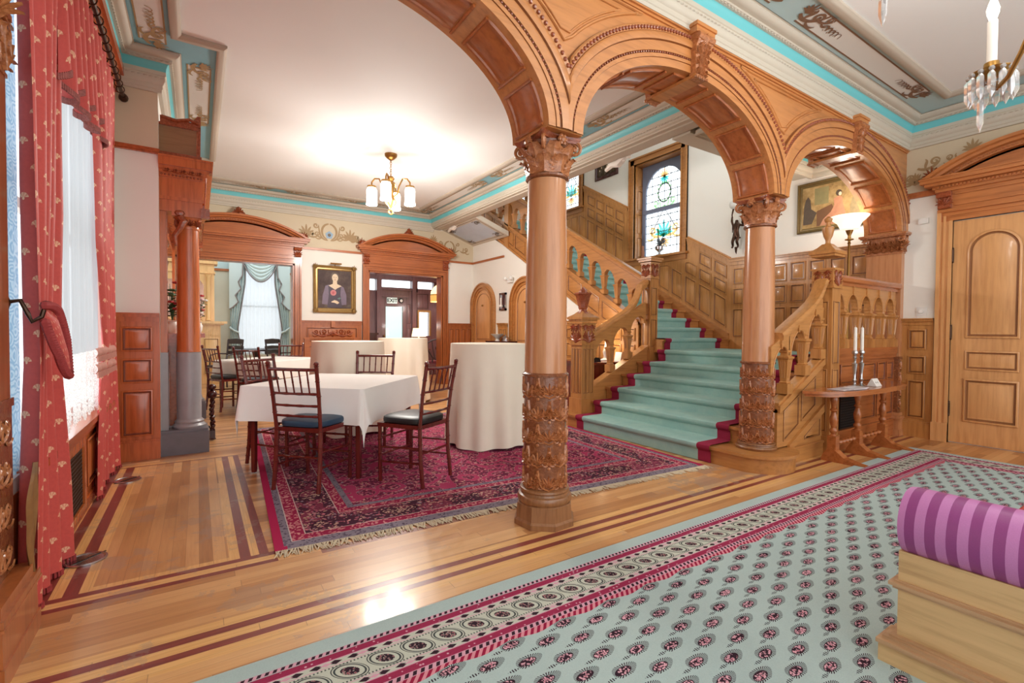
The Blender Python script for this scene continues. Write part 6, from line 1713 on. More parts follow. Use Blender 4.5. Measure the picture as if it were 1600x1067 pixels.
t, m = frame('salon_painting', 'wide gilt framed painting of a lady in pink in a salon, above the landing panelling', pp, -3.40, -2.42, 2.49, 3.15, .06, plain('dark gilt frame', (128, 106, 62), .4, .4, .2, 30), .04, False)
cv_ = m.build('canvas', paintmat('ochre salon ground', [(.3, srgb(122, 96, 60)), (.5, srgb(168, 140, 92)), (.75, srgb(206, 180, 130))], 6), t)
DK = plain('painted dark coat', (92, 76, 58), .5, 0, .2, 20); PK = plain('painted pink gown', (206, 146, 110), .7, 0, .2, 18); WH = plain('painted pale gown', (170, 148, 104), .7, 0, .25, 20)
blob('painted_gentleman', pp, [(-3.33, 2.6), (-3.32, 2.84), (-3.30, 2.93), (-3.27, 2.97), (-3.24, 2.92), (-3.23, 2.8), (-3.16, 2.74), (-3.22, 2.6)], DK, cv_, .013); blob('painted_piano', pp, [(-3.16, 2.56), (-3.16, 2.76), (-2.98, 2.82), (-2.95, 2.74), (-3.0, 2.56)], plain('painted piano', (112, 76, 46)), cv_, .0135)
blob('painted_screen', pp, rect(-3.19, -3.02, 2.84, 3.06), plain('painted screen', (150, 140, 92), .5, 0, .15, 18), cv_, .0125)
blob('painted_gown', pp, [(-3.12, 2.56), (-3.08, 2.64), (-2.99, 2.72), (-2.95, 2.80), (-2.96, 2.88), (-2.90, 2.91), (-2.86, 2.88), (-2.85, 2.79), (-2.82, 2.68), (-2.78, 2.56)], PK, cv_, .015); blob('painted_head', pp, ell(-2.9, 2.945, .035, .04), DK, cv_, .016); blob('painted_face', pp, ell(-2.885, 2.93, .018, .024), SK, cv_, .0175)
for u, z in ((-2.72, 2.84), (-2.62, 2.92), (-2.55, 2.8)): blob('painted_guest', pp, [(u-.055, z-.2), (u-.05, z-.08), (u-.03, z+.01), (u, z+.03), (u+.03, z+.01), (u+.05, z-.08), (u+.055, z-.2)], WH, cv_, .014); blob('painted_guest_head', pp, ell(u, z+.06, .02, .026), SK, cv_, .016)
p6 = PL((6.72, 0, 0), (0, -1, 0), (-1, 0, 0))
t, m = frame('group_picture', 'small dark framed group picture high on the stair wall', p6, -7.25, -6.63, 4.15, 4.68, .07, MAHOX, .03, False)
cv_ = m.build('canvas', paintmat('dark group ground', [(.35, srgb(40, 34, 28)), (.6, srgb(84, 70, 48)), (.85, srgb(150, 136, 104))], 12), t)
for k in range(9): u = -7.12+.05*k; z = 4.33+.05*(k % 3); blob('painted_head', p6, ell(u, z, .016, .02, 10), SK, cv_, .014); blob('painted_coat', p6, [(u-.025, z-.1), (u-.02, z-.025), (u+.02, z-.025), (u+.025, z-.1)], DK, cv_, .0135)

# ================================================================ SMALL WALL THINGS
t = thing('thermostat', 'small white thermostat box high beside the panelled door', 'thermostat', rp_(-1.985, 2.39, 0)); m = MB(); bar(m, rp_, -2.03, -1.94, 2.36, 2.42, 0, .025); m.build('body', WHITE, t); m = MB(); bar(m, rp_, -2.02, -1.95, 2.395, 2.41, .025, .027); m.build('vent', PAPER, t)
t = thing('light_switch', 'white dimmer switch plate beside the panelled door above the wainscot', 'switch', rp_(-1.985, 1.395, 0)); m = MB(); bar(m, rp_, -2.03, -1.94, 1.345, 1.445, 0, .008); m.build('plate', WHITE, t); m = MB(); m.lathe([(.022, 0), (.02, .018), (0, .02)], rp_(-1.985, 1.395, .008), 16, M=Matrix.Rotation(-PI/2, 3, 'Y')); m.build('dial', WHITE, t)
# bronze cherub wall lamp on the stair wall
LX, LY = 6.62, 4.14
t = thing('wall_lamp', 'bronze cherub figure wall lamp holding up a frosted globe, above the stair panelling', 'lamp', (6.72, LY, 2.6))
def skin(name, verts, edges, radii, mat, parent, root=0):
    me = bpy.data.meshes.new(name); off = world_loc(parent)
    me.from_pydata([tuple(V(v)-off) for v in verts], edges, []); o = bpy.data.objects.new(name, me); C.objects.link(o); o.parent = parent
    sk = o.modifiers.new('skin', 'SKIN'); sk.use_smooth_shade = True
    if not me.skin_vertices: me.attributes
    bmm = bmesh.new(); bmm.from_mesh(me); ly = bmm.verts.layers.skin.verify(); bmm.verts.ensure_lookup_table()
    for i, v in enumerate(bmm.verts): v[ly].radius = (radii[i], radii[i]); v[ly].use_root = (i == root)
    bmm.to_mesh(me); bmm.free()
    o.modifiers.new('sub', 'SUBSURF').levels = 2; o.modifiers['sub'].render_levels = 2; me.materials.append(mat); return o
x, y = LX, LY
V_ = [(x, y, 2.58), (x-.01, y, 2.66), (x, y, 2.73), (x, y-.005, 2.77), (x, y-.005, 2.80), (x, y+.05, 2.72), (x-.01, y+.07, 2.79), (x-.01, y+.06, 2.86), (x, y-.05, 2.72), (x+.02, y-.10, 2.70), (x-.0, y-.12, 2.72),
      (x, y+.03, 2.55), (x-.03, y+.04, 2.48), (x, y+.05, 2.42), (x-.02, y+.055, 2.39), (x, y-.03, 2.55), (x-.02, y-.02, 2.48), (x+.02, y-.02, 2.42), (x, y-.02, 2.39)]
E_ = [(0,1),(1,2),(2,3),(3,4),(2,5),(5,6),(6,7),(2,8),(8,9),(9,10),(0,11),(11,12),(12,13),(13,14),(0,15),(15,16),(16,17),(17,18)]
R_ = [.036, .04, .036, .018, .03, .018, .015, .013, .018, .015, .013, .028, .022, .016, .014, .028, .022, .016, .014]
skin('cherub_figure', V_, E_, R_, BRONZE, t)
m = MB(); m.tube([(x, y+.06, 2.62), (x, y+.06, 2.75), (x-.01, y+.065, 2.88), (x, y+.05, 2.97)], [.006, .009, .009, .014], 8); m.tube([(x, y, 2.40), (x, y, 2.33), (x+.01, y, 2.30)], [.022, .012, .003], 8); m.tube([(x, y, 2.55), (6.72, y, 2.55)], .012, 6); m.ball((x, y-.13, 2.75), .05, 12); m.build('torch', BRONZE, t)
m = MB(); m.ball((x, y+.05, 3.03), .06, 16, (1, 1, 1.15)); m.build('lamp_globe', plain('frosted white globe', (232, 232, 226), .3), t)
# crystal and foliage ornament on the stair window sill
t = thing('sill_ornament', 'silvery leafy ornament standing on the stained glass window sill', 'ornament', (6.70, 5.60, 2.47))
m = MB(); m.lathe([(.06, 2.47), (.06, 2.48), (.02, 2.5), (.02, 2.53), (.07, 2.57), (.075, 2.62), (.05, 2.64)], (6.69, 5.6, 0), 14); m.build('bowl', SILVER, t)
m = MB(); rr = random.Random(9)
for k in range(60):
    a = rr.uniform(0, 6.28); el = rr.uniform(.1, 1.4); d = V((math.cos(a)*math.cos(el)*.5, math.sin(a)*math.cos(el), math.sin(el))); p = V((6.69, 5.6, 2.63)); L = rr.uniform(.08, .2); s = d.cross(UP).normalized()*.018
    m.add([p+d*L*.4, p+d*L*.7+s, p+d*L, p+d*L*.7-s], [(0, 1, 2, 3)])
m.build('leaves', plain('silvery grey leaves', (140, 150, 158), .4, .3, .2, 30), t)['kind'] = 'stuff'
t = thing('sill_figurine', 'small brown figurine at the left of the stained glass window sill', 'figurine', (6.66, 5.95, 2.47)); m = MB(); m.lathe([(.04, 2.47), (.04, 2.49), (.025, 2.5), (.035, 2.56), (.02, 2.62), (.026, 2.66), (0, 2.69)], (6.66, 5.95, 0), 12); m.build('body', plain('terracotta', (170, 110, 80)), t)
# mirror sconce and emergency light on the closet wall
pS = PL((5.1, 0, 0), (0, -1, 0), (-1, 0, 0))
t = thing('wall_sconce', 'silver framed mirror sconce between the two round-headed doors', 'sconce', pS(-8.12, 1.72, 0)); m = MB()
for a, b, c, d in ((-8.24, -8.2, 1.55, 1.9), (-8.04, -8.0, 1.55, 1.9), (-8.24, -8.0, 1.86, 1.9), (-8.24, -8.0, 1.55, 1.59)): bar(m, pS, a, b, c, d, 0, .03)
m.build('frame', SILVER, t); m = MB(); bar(m, pS, -8.2, -8.04, 1.59, 1.86, 0, .01); m.build('mirror', plain('sconce mirror', (210, 212, 212), .06, 1, 0), t); m = MB(); m.tube([pS(-8.12, 1.62, .06), pS(-8.12, 1.66, .06)], .04, 10); m.tube([pS(-8.12, 1.66, .06), pS(-8.12, 1.8, .06)], .018, 10); m.build('candle', WAX, t)
t = thing('emergency_light', 'small white twin head emergency light above the closet doors', 'light fitting', pS(-7.85, 2.13, 0)); m = MB(); bar(m, pS, -7.93, -7.77, 2.08, 2.17, 0, .05); m.build('body', WHITE, t)
for s in (-1, 1):
    m = MB(); m.ball(pS(-7.85+s*.1, 2.16, .07), .042, 10); m.build('lamp_head', WHITE, t)
# vase on a stand behind the tall table
t = thing('display_stand', 'dark pedestal cabinet half hidden behind the tall table by the column', 'cabinet', (4.9, 7.85, 0)); m = MB(); m.box(4.72, 7.62, 0, 5.08, 8.12, .92); m.box(4.70, 7.60, .92, 5.09, 8.14, .95); m.build('body', MAHOX, t)
m = MB(); rpanel(m, PL((4.72, 7.87, 0), (0, -1, 0), (-1, 0, 0)), rect(-.2, .2, .1, .86), 1, 0); m.build('door', MAHOX, t)
m = MB(); m.lathe([(.05, .95), (.04, .965), (.03, .98), (.06, 1.02), (.13, 1.075), (.135, 1.085), (.12, 1.08), (.03, 1.0)], (4.9, 8.02, 0), 20); o = m.build('footed_bowl', plain('white glazed china', (226, 222, 212), .25), loc=(4.9, 8.02, .95)); tag(o, 'white flared footed bowl standing behind the tall table', 'bowl')
t = thing('bell_jar', 'silver dome shaped ornament beside the white bowl', 'ornament', (4.9, 7.72, .95)); m = MB(); m.lathe([(.08, .95), (.08, .965), (.065, .97), (.065, 1.01), (.04, 1.04), (.012, 1.05), (.014, 1.075), (0, 1.08)], (4.9, 7.72, 0), 16); m.build('dome', SILVER, t)
# ---- desk, lamp and telephone beyond the lower flight
t = thing('side_desk', 'dark desk in the corner beyond the lower balustrade', 'desk', (4.72, 5.0, 0)); m = MB(); m.box(4.35, 4.70, .70, 5.05, 5.45, .735); m.build('desktop', MAHO, t)
m = MB(); m.box(4.40, 4.75, .04, 4.72, 5.40, .70); m.build('drawer_pedestal', MAHO, t)
for y in (4.76, 5.39): m = MB(); m.cbox((5.0, y, .35), .05, .05, .70); m.build('leg', MAHO, t)
for k in range(3): m = MB(); bar(m, PL((4.40, 5.07, 0), (0, -1, 0), (-1, 0, 0)), -.3, .3, .08+.21*k, .26+.21*k, 0, .012); dd = m.build('drawer', MAHO, t); m = MB(); m.ball((4.38, 5.07, .17+.21*k), .016, 8); m.build('knob', BRASS, dd)
t = thing('telephone', 'black desk telephone seen through the lower balustrade', 'telephone', (4.52, 4.92, .735)); m = MB(); m.prism([(4.42, 4.84, .735), (4.62, 4.84, .735), (4.60, 4.84, .79), (4.47, 4.84, .80)], (0, .16, 0)); m.build('body', BLACK, t); m = MB(); m.tube([(4.45, 4.83, .82), (4.46, 4.92, .835), (4.45, 5.02, .82)], [.026, .016, .026], 10); m.build('handset', BLACK, t)
t = thing('table_lamp', 'lit white lamp on the desk seen through the lower balustrade', 'lamp', (4.86, 5.0, .735)); m = MB(); m.lathe([(.07, .735), (.07, .75), (.03, .77), (.025, .80), (.04, .86), (.02, .92), (.012, .96), (.012, 1.06)], (4.86, 5.0, 0), 16); m.build('base', WHITE, t)
m = MB(); m.lathe([(.12, 1.03), (.06, 1.26)], (4.86, 5.0, 0), 24, cap=False); m.build('lamp_shade', SHADEW, t)
t = thing('desk_papers', 'white card holder beside the desk lamp', 'papers', (4.95, 4.85, .735)); m = MB(); m.prism([(4.93, 4.78, .735), (5.0, 4.78, .735), (4.97, 4.78, .86), (4.96, 4.78, .86)], (0, .12, 0)); m.build('card', PAPER, t)
# ================================================================ DINING ROOM BEYOND
PALE = plain('pale green grey wall', (216, 216, 200), .7, 0, .02, 3)
m = MB(); m.box(-.6, 12.6, 0, .72, 12.75, 3.3); m.box(1.70, 12.6, 0, 2.72, 12.75, 3.3); m.box(.72, 12.6, 0, 1.70, 12.75, .55); m.box(.72, 12.6, 2.75, 1.70, 12.75, 3.3); m.box(-.75, 9.6, 0, -.6, 12.75, 3.3); m.box(2.62, 9.6, 0, 2.72, 12.6, 3.3)
wd = struct(m.build('wall_dining', PALE)); m = MB(); m.box(-.6, 12.59, 2.48, 2.62, 12.6, 3.3); m.build('pale_blue_frieze', SKYB, wd); m = MB(); m.box(-.6, 12.57, 2.44, .62, 12.6, 2.49); m.box(1.8, 12.57, 2.44, 2.62, 12.6, 2.49); m.build('picture_rail', CASE, wd)
w5 = root_at('window_5', (1.21, 12.66, .55), 'bright tall window in the dining room'); m = MB()
for a in [(.72,12.66,.55,.76,12.7,2.75), (1.66,12.66,.55,1.70,12.7,2.75), (.72,12.66,.55,1.7,12.7,.6), (.72,12.66,2.7,1.7,12.7,2.75), (.72,12.66,1.65,1.7,12.7,1.69)]: m.box(*a)
m.build('window_frame', WHITE, w5); m = MB(); m.add([(.72,12.68,.55), (1.7,12.68,.55), (1.7,12.68,2.75), (.72,12.68,2.75)], [(0,1,2,3)]); m.build('pane', PANE, w5, 0)
t = thing('sheer_curtain', 'white sheer curtain glowing in the dining room window beyond the doorway', 'curtain', (1.21, 12.55, .6)); m = MB(); m.grid(lambda a, b: V((.70+1.02*a, 12.55+.012*math.sin(a*80), 2.75-1.75*b)), 90, 8); m.build('sheer_panel', SHEER, t, 70); m = MB(); m.grid(lambda a, b: V((.70+1.02*a, 12.55+.012*math.sin(a*80), 1.0-.42*b)), 90, 4); m.build('lace_hem', SHEER, t, 70)
for s, lab in ((-1, 'pale blue silk curtain tied back at the left of the dining room window'), (1, 'pale blue silk curtain tied back at the right of the dining room window')):
    t = thing('curtain', lab, 'curtain', (1.21+s*.5, 12.45, .5), group='pale blue curtains'); m = MB()
    def fn(a, b):
        z = 2.75-2.4*b; xo = .60; k = (.30 if z > 2.2 else .30-.16*min(1, (2.2-z)/1.1)) if z > 1.1 else .14+.1*min(1, (1.1-z)/.5)
        return V((1.21+s*(xo-k*a), 12.44+.025*math.sin(a*28), z))
    m.grid(fn, 50, 30); m.build('drape', BLUEC, t, 70); m = MB(); m.tube([fn(1, i/20)+V((0, -.01, 0)) for i in range(21)], .012, 6); m.build('trim', TRIMC, t)
    m = MB(); m.tube([V((1.21+s*.62, 12.40, 1.18)), V((1.21+s*.52, 12.39, 1.10)), V((1.21+s*.43, 12.40, 1.06))], .022, 8); m.build('tieback', BLUEC, t)
    m = MB(); zz = [(0.0, 2.75), (.02, 2.35), (.1, 2.2), (.05, 2.05), (.16, 1.9), (.1, 1.75), (.22, 1.62)]
    pts = [(1.21+s*(.34+.0), 2.75)]+[(1.21+s*(.34+u), z) for u, z in zz]+[(1.21+s*.62, 1.58), (1.21+s*.62, 2.75)]
    m.prism([(x, 12.40, z) for x, z in pts], (0, .02, 0)); m.build('cascade', BLUEC, t); m = MB(); m.tube([(1.21+s*(.34+u), 12.39, z) for u, z in zz]+[(1.21+s*.62, 12.39, 1.58)], .014, 6); m.build('cascade_trim', TRIMC, t)
t = thing('valance', 'pale blue swag valance with dotted braid over the dining room window', 'valance', (1.21, 12.4, 2.5)); m = MB()
for k in range(6):
    d = .12+.085*k; m.grid(lambda a, b: V((1.21+(-.40+.8*a)*(1-.02*k), 12.42-.012*k*0-.03*math.sin(b*PI), 2.78-(d-.10+.10*b)*math.sin(PI*a)**.8)), 24, 4)
m.build('swag', BLUEC, t, 70); m = MB(); m.tube([(1.21-.40+.8*i/24, 12.385, 2.78-.56*math.sin(PI*i/24)**.8) for i in range(25)], .014, 6); m.build('trim', TRIMC, t)
# pale oak mantel at the left of that room
t = thing('dining_mantel', 'pale carved oak mantel with mirror at the left of the dining room', 'fireplace', (.05, 12.0, 0)); m = MB(); m.box(-.58, 11.75, 0, .40, 12.3, 1.22); m.box(-.58, 11.70, 1.22, .46, 12.34, 1.25); m.box(-.58, 11.66, 1.25, .52, 12.36, 1.30); m.build('body', GOLD_OAK, t)
pm = PL((0, 11.75, 0), (1, 0, 0), (0, -1, 0)); m = MB(); rpanel(m, pm, rect(.1, .37, .2, .95), 1, 0); m_palm(m, pm, .235, 1.0, .13, .01, 0); slab(m, pm, [(.1, 1.0)]+[(.235+.135*math.cos(PI-PI*k/14), 1.0+.135*math.sin(PI*k/14)) for k in range(15)], 0, .01); m_scroll(m, pm, .235, .7, .1, 1, .01, .01); m_scroll(m, pm, .235, .7, .1, -1, .01, .01); m.build('carved_panel', GOLD_OAK, t)
m = MB(); m.box(-.58, 11.95, 1.30, .30, 12.3, 2.5); m.box(-.58, 11.9, 2.5, .36, 12.34, 2.62); m.box(-.58, 11.93, 2.3, .32, 12.3, 2.34); m.build('overmantel', GOLD_OAK, t); m = MB(); po = PL((0, 11.95, 0), (1, 0, 0), (0, -1, 0)); m.tube([po(.19, z, .03) for z in (1.32, 1.36, 2.2, 2.28)], [.05, .04, .035, .06], 12); m.build('column', GOLD_OAK, t); m = MB(); slab(m, po, [(-.3, 1.4), (.11, 1.4), (.11, 2.05), (.05, 2.15), (-.3, 2.15)], 0, .008); m.build('mirror', plain('dining mirror', (190, 150, 130), .15, .8), t)
# dark dining table and slat back chairs
t = thing('dining_table', 'dark dining table near the bright dining room window', 'table', (1.0, 11.1, 0)); m = MB(); m.lathe([(.42, .70), (.44, .71), (.44, .735), (.42, .74)], (1.0, 11.1, 0), 28); m.build('tabletop', EBON, t); m = MB(); m.lathe([(.25, 0), (.25, .03), (.05, .08), (.06, .3), (.04, .5), (.08, .7)], (1.0, 11.1, 0), 14); m.build('pedestal', EBON, t)
def slatchair(x, y, rz, label):
    t = thing('dining_chair', label, 'chair', (x, y, 0), rz, 'dark slat back dining chairs', local=True)
    m = MB(); m.prism([(-.2, -.19, .43), (.2, -.19, .43), (.23, .2, .43), (-.23, .2, .43)], (0, 0, .03)); m.build('seat', EBON, t)
    for s in (-1, 1):
        m = MB(); m.tube([(s*.19, -.2, 0), (s*.185, -.18, .44), (s*.2, -.24, .93)], .016, 8); m.build('back_post', EBON, t); m = MB(); m.tube([(s*.2, .17, 0), (s*.2, .17, .44)], .016, 8); m.build('leg', EBON, t); m = MB(); m.tube([(s*.195, -.2, .66), (s*.23, .0, .67), (s*.22, .12, .64), (s*.21, .14, .45)], .013, 8); m.build('arm', EBON, t)
    for z, h in ((.90, .045), (.78, .03), (.68, .03)): m = MB(); m.prism([(-.2, -.235, z-h), (.2, -.235, z-h), (.21, -.235, z+h), (0, -.25, z+h+.012), (-.21, -.235, z+h)], (0, -.015, 0)); m.build('back_slat', EBON, t)
    return t
slatchair(.42, 10.62, face(.5, .35)+PI, 'dark slat back dining chair at the left of the bright dining window'); slatchair(1.42, 10.5, face(-.5, .5)+PI, 'dark slat back dining chair at the right of the bright dining window')

# ================================================================ VESTIBULE BEYOND
VY = 11.5
m = MB(); vp = PL((0, VY, 0), (1, 0, 0), (0, -1, 0))
for a in [(2.72, VY, 0, 3.44, VY+.12, 3.2), (3.44, VY, 2.37, 5.6, VY+.12, 3.2), (3.44, VY, 0, 3.74, VY+.12, 2.1), (3.6, VY, 2.1, 3.72, VY+.12, 2.37), (4.5, VY, 2.1, 4.66, VY+.12, 2.37), (5.1, VY, 2.1, 5.6, VY+.12, 2.37), (3.74, VY, 1.95, 4.36, VY+.12, 2.19), (4.36, VY, 0, 4.66, VY+.12, 2.19), (4.66, VY, 1.62, 5.6, VY+.12, 2.19), (4.66, VY, 0, 4.98, VY+.12, 1.0), (4.98, VY, 0, 5.6, VY+.12, 1.62)]: m.box(*a)
wv = struct(m.build('wall_vestibule', PURP)); m = MB(); m.box(2.72, 9.6, 0, 2.85, VY, 3.2); m.box(5.2, 9.6, 0, 5.3, VY, 3.2); m.build('side_walls', CASE, wv)
m = MB()
for u0, u1, z0, z1 in ((3.60, 3.72, 0, 3), (4.50, 4.60, 0, 3)): bar(m, vp, u0, u1, z0, z1, 0, .06)
bar(m, vp, 3.4, 5.2, 2.38, 2.46, 0, .05); bar(m, vp, 3.7, 4.4, 1.95, 2.0, 0, .05); bar(m, vp, 3.7, 4.5, 2.13, 2.17, 0, .04); rpanel(m, vp, rect(4.62, 4.95, 1.68, 2.08), 1, 0); rpanel(m, vp, rect(4.38, 4.48, .3, 1.2), .6, 0); rpanel(m, vp, rect(4.38, 4.48, 1.3, 1.8), .6, 0); m.build('mouldings', PURP, wv)
w6 = root_at('window_6', (4.2, VY, 2.1), 'row of bright transom lights over the vestibule door'); m = MB()
for u0, u1, z0, z1 in ((3.44, 3.6, 2.1, 2.37), (3.72, 4.5, 2.19, 2.37), (4.66, 5.1, 2.19, 2.37), (4.66, 4.98, 1.0, 1.62)): m.add([(u0, VY+.06, z0), (u1, VY+.06, z0), (u1, VY+.06, z1), (u0, VY+.06, z1)], [(0, 1, 2, 3)])
m.build('pane', PANE, w6, 0); m = MB(); bar(m, vp, 4.64, 5.0, 1.6, 1.65, 0, .05); bar(m, vp, 4.64, 4.68, 1.0, 1.6, 0, .05); bar(m, vp, 4.96, 5.0, 1.0, 1.6, 0, .05); m.build('window_frame', GILT, w6)
d6 = root_at('door_6', (4.05, VY, 0), 'dark vestibule door with a tall frosted pane'); m = MB()
for u0, u1, z0, z1 in ((3.74, 3.84, 0, 1.95), (4.27, 4.36, 0, 1.95), (3.84, 4.27, 1.72, 1.95), (3.84, 4.27, 0, .75)): bar(m, vp, u0, u1, z0, z1, -.06, -.01)
m.build('door_leaf', PURP, d6); FROST = glass('frosted green glass', (206, 222, 216), .1, .1); m = MB(); bar(m, vp, 3.84, 4.27, .75, 1.72, -.05, -.045); m.build('pane', FROST, d6, 0); m = MB(); m.ball((3.79, VY-.02, 1.0), .028, 8); m.build('door_handle', BRASS, d6)
t = thing('exit_sign', 'lit white exit sign above the dark vestibule door', 'sign', (3.98, VY-.03, 1.86)); m = MB(); bar(m, vp, 3.86, 4.11, 1.795, 1.935, .005, .04); m.build('sign_box', EXITW, t)
fc = bpy.data.curves.new('lettering', 'FONT'); fc.body = 'EXIT'; fc.size = .125; fc.align_x = 'CENTER'; fc.align_y = 'CENTER'; fc.extrude = .001; fc.offset = .004; fo = bpy.data.objects.new('lettering', fc); C.objects.link(fo); fo.parent = t; fo.location = (.005, -.016, .003); fo.rotation_euler = (PI/2, 0, 0); 
bpy.context.view_layer.update(); me_ = bpy.data.meshes.new_from_object(fo.evaluated_get(bpy.context.evaluated_depsgraph_get())); q_ = bpy.data.objects.new('exit_lettering', me_); C.objects.link(q_); q_.parent = t; q_.location = fo.location; q_.rotation_euler = fo.rotation_euler; bpy.data.objects.remove(fo)
me_.materials.clear(); me_.materials.append(plain('exit letter dark', (20, 36, 30)))
t = thing('alarm_bell', 'small round white alarm dial beside the exit sign', 'alarm', (4.22, VY, 1.87)); m = MB(); m.lathe([(.06, 0), (.06, .02), (.045, .03)], (4.22, VY-.0, 1.87), 16, M=Matrix.Rotation(PI/2, 3, 'X')); m.build('rim', IRON, t); m = MB(); m.lathe([(.045, .028), (.02, .034), (0, .036)], (4.22, VY, 1.87), 16, M=Matrix.Rotation(PI/2, 3, 'X')); m.build('dial', WHITE, t);
t = thing('hanging_lamp', 'dome pendant lamp with amber fringe inside the vestibule', 'lamp', (4.72, 10.2, 1.8)); m = MB(); m.tube([(4.72, 10.2, 2.3), (4.72, 10.2, 3.0)], .012, 6); m.lathe([(.05, 2.25), (.03, 2.3), (.0, 2.31)], (4.72, 10.2, 0), 12); m.build('chain', BRASS, t); m = MB(); m.lathe([(.26, 1.96), (.25, 2.03), (.19, 2.13), (.10, 2.2), (.04, 2.25)], (4.72, 10.2, 0), 24, cap=False); m.build('lamp_shade', SHADED, t); m = MB(); m.lathe([(.265, 1.945), (.265, 1.965)], (4.72, 10.2, 0), 24, cap=False); m.build('rim', BRASS, t); m = MB(); m.lathe([(.258, 1.80), (.262, 1.945)], (4.72, 10.2, 0), 40, cap=False); m.build('fringe', FRING, t)
t = thing('side_table', 'small table holding a pleated lamp in the vestibule', 'table', (4.2, 10.3, 0)); m = MB(); m.lathe([(.26, .70), (.27, .72)], (4.2, 10.3, 0), 24); m.build('tabletop', MAHO, t); m = MB(); m.lathe([(.2, 0), (.2, .03), (.04, .06), (.04, .7)], (4.2, 10.3, 0), 12); m.build('pedestal', MAHO, t)
t = thing('table_lamp', 'small pleated cream lamp glowing on the vestibule side table', 'lamp', (4.2, 10.3, .72)); m = MB(); m.lathe([(.08, .72), (.08, .74), (.03, .77), (.06, .84), (.02, .93), (.015, 1.0)], (4.2, 10.3, 0), 14); m.build('base', WHITE, t); m = MB(); m.grid(lambda a, b: V((4.2+(.155-.035*b+.006*math.sin(a*2*PI*20))*math.cos(a*2*PI), 10.3+(.155-.035*b+.006*math.sin(a*2*PI*20))*math.sin(a*2*PI), 1.0+.19*b)), 120, 4, closed=True); m.build('lamp_shade', SHADEW, t)
t = thing('shield_back_chair', 'dark shield back chair with a red seat inside the vestibule', 'chair', (4.44, 9.9, 0), face(-.3, -.9)+PI, local=True); m = MB(); m.prism([(-.2, -.2, .42), (.2, -.2, .42), (.24, .2, .42), (-.24, .2, .42)], (0, 0, .05)); m.build('seat', plain('dark red seat', (110, 30, 44), .7), t)
for s in (-1, 1):
    for y in (-.18, .18): m = MB(); m.tube([(s*.2, y, 0), (s*.2, y, .43)], .018, 8); m.build('leg', EBON, t)
m = MB(); m.tube([(.0, -.2, .50), (-.1, -.21, .56), (-.19, -.22, .72), (-.2, -.23, .87), (-.1, -.23, .93), (0, -.23, .95), (.1, -.23, .93), (.2, -.23, .87), (.19, -.22, .72), (.1, -.21, .56)], .016, 8, closed=True); m.tube([(-.1, -.2, .44), (-.08, -.2, .54)], .016, 6); m.tube([(.1, -.2, .44), (.08, -.2, .54)], .016, 6); m.build('shield_back', EBON, t); m = MB()
for x in (-.08, 0, .08): m.tube([(x*.4, -.2, .51), (x, -.22, .72), (x*1.3, -.23, .92)], .011, 6)
m.ball((0, -.225, .76), .035, 8, (1, .4, 1.3)); m.build('splat', EBON, t)
t = thing('dark_settle', 'dark wooden settle back at the left inside the vestibule', 'bench', (3.15, 10.4, 0)); m = MB(); m.box(2.9, 10.2, 0, 3.36, 10.7, .42); m.build('seat', MAHOX, t); m = MB(); m.box(2.9, 10.66, .42, 3.36, 10.72, 1.04); m.box(2.87, 10.64, 1.04, 3.39, 10.74, 1.08); m.build('backrest', MAHOX, t)

# ================================================================ CHANDELIERS
hx_, hy_ = 2.21, 6.42
t = thing('chandelier', 'brass chandelier with four glowing glass shades in the hall beyond the arches', 'chandelier', (hx_, hy_, ZC))
m = MB(); m.lathe([(.085, 3.529), (.08, 3.50), (.05, 3.47), (.02, 3.45)], (hx_, hy_, 0), 20); m.build('canopy', BRASS, t)
m = MB()
for k in range(7): z = 3.44-.032*k; m.tube([(hx_+.012*math.cos(a)*(k % 2), hy_+.012*math.cos(a)*(1-k % 2), z+.02*math.sin(a)) for a in [i*PI/4 for i in range(8)]], .004, 5, closed=True)
m.build('chain', BRASS, t)
m = MB(); m.lathe([(.0, 3.24), (.03, 3.23), (.05, 3.2), (.03, 3.17), (.055, 3.12), (.035, 3.0), (.05, 2.94), (.08, 2.90), (.07, 2.86), (.03, 2.82), (.02, 2.79)], (hx_, hy_, 0), 20); m.tube([(hx_+.03*math.cos(a), hy_, 2.75+.03*math.sin(a)) for a in [i*PI/8 for i in range(16)]], .009, 6, closed=True); m.build('body', BRASS, t)
for k in range(4):
    a = math.radians(-33+90*k); d = V((math.cos(a), math.sin(a), 0)); b = V((hx_, hy_, 0)); q = [b+d*r+UP*z for r, z in ((.03, 2.95), (.09, 3.0), (.11, 3.1), (.16, 3.2), (.22, 3.2), (.26, 3.15), (.26, 3.10))]
    m = MB(); m.tube(q, .011, 8); m.lathe([(.02, 3.11), (.06, 3.10), (.065, 3.075)], b+d*.26, 14); ar = m.build('arm', BRASS, t); m = MB(); m.lathe([(.055, 3.08), (.07, 3.04), (.068, 2.9), (.075, 2.85), (.072, 2.845), (.06, 2.9), (.06, 3.03)], b+d*.26, 18, cap=False); m.build('glass_shade', SHADE, ar)
gx, gy = 2.88, .38
t = thing('crystal_chandelier', 'crystal chandelier with candle arms and hanging prisms at the top right corner', 'chandelier', (gx, gy, ZC))
m = MB(); m.lathe([(.09, 3.529), (.06, 3.46), (.015, 3.44), (.015, 2.9), (.05, 2.85), (.06, 2.75), (.03, 2.6), (.07, 2.5), (.05, 2.42), (.0, 2.36)], (gx, gy, 0), 18); m.build('stem', BRASS, t)
def prism(m, c, L, w): c = V(c); m.ball(c, w*.8, 6); z = [(w*.4, -.012), (w, -.03), (w, -L*.75), (0, -L)]; m.lathe([(r, c.z+dz) for r, dz in z], (c.x, c.y, 0), 6, cap=False)
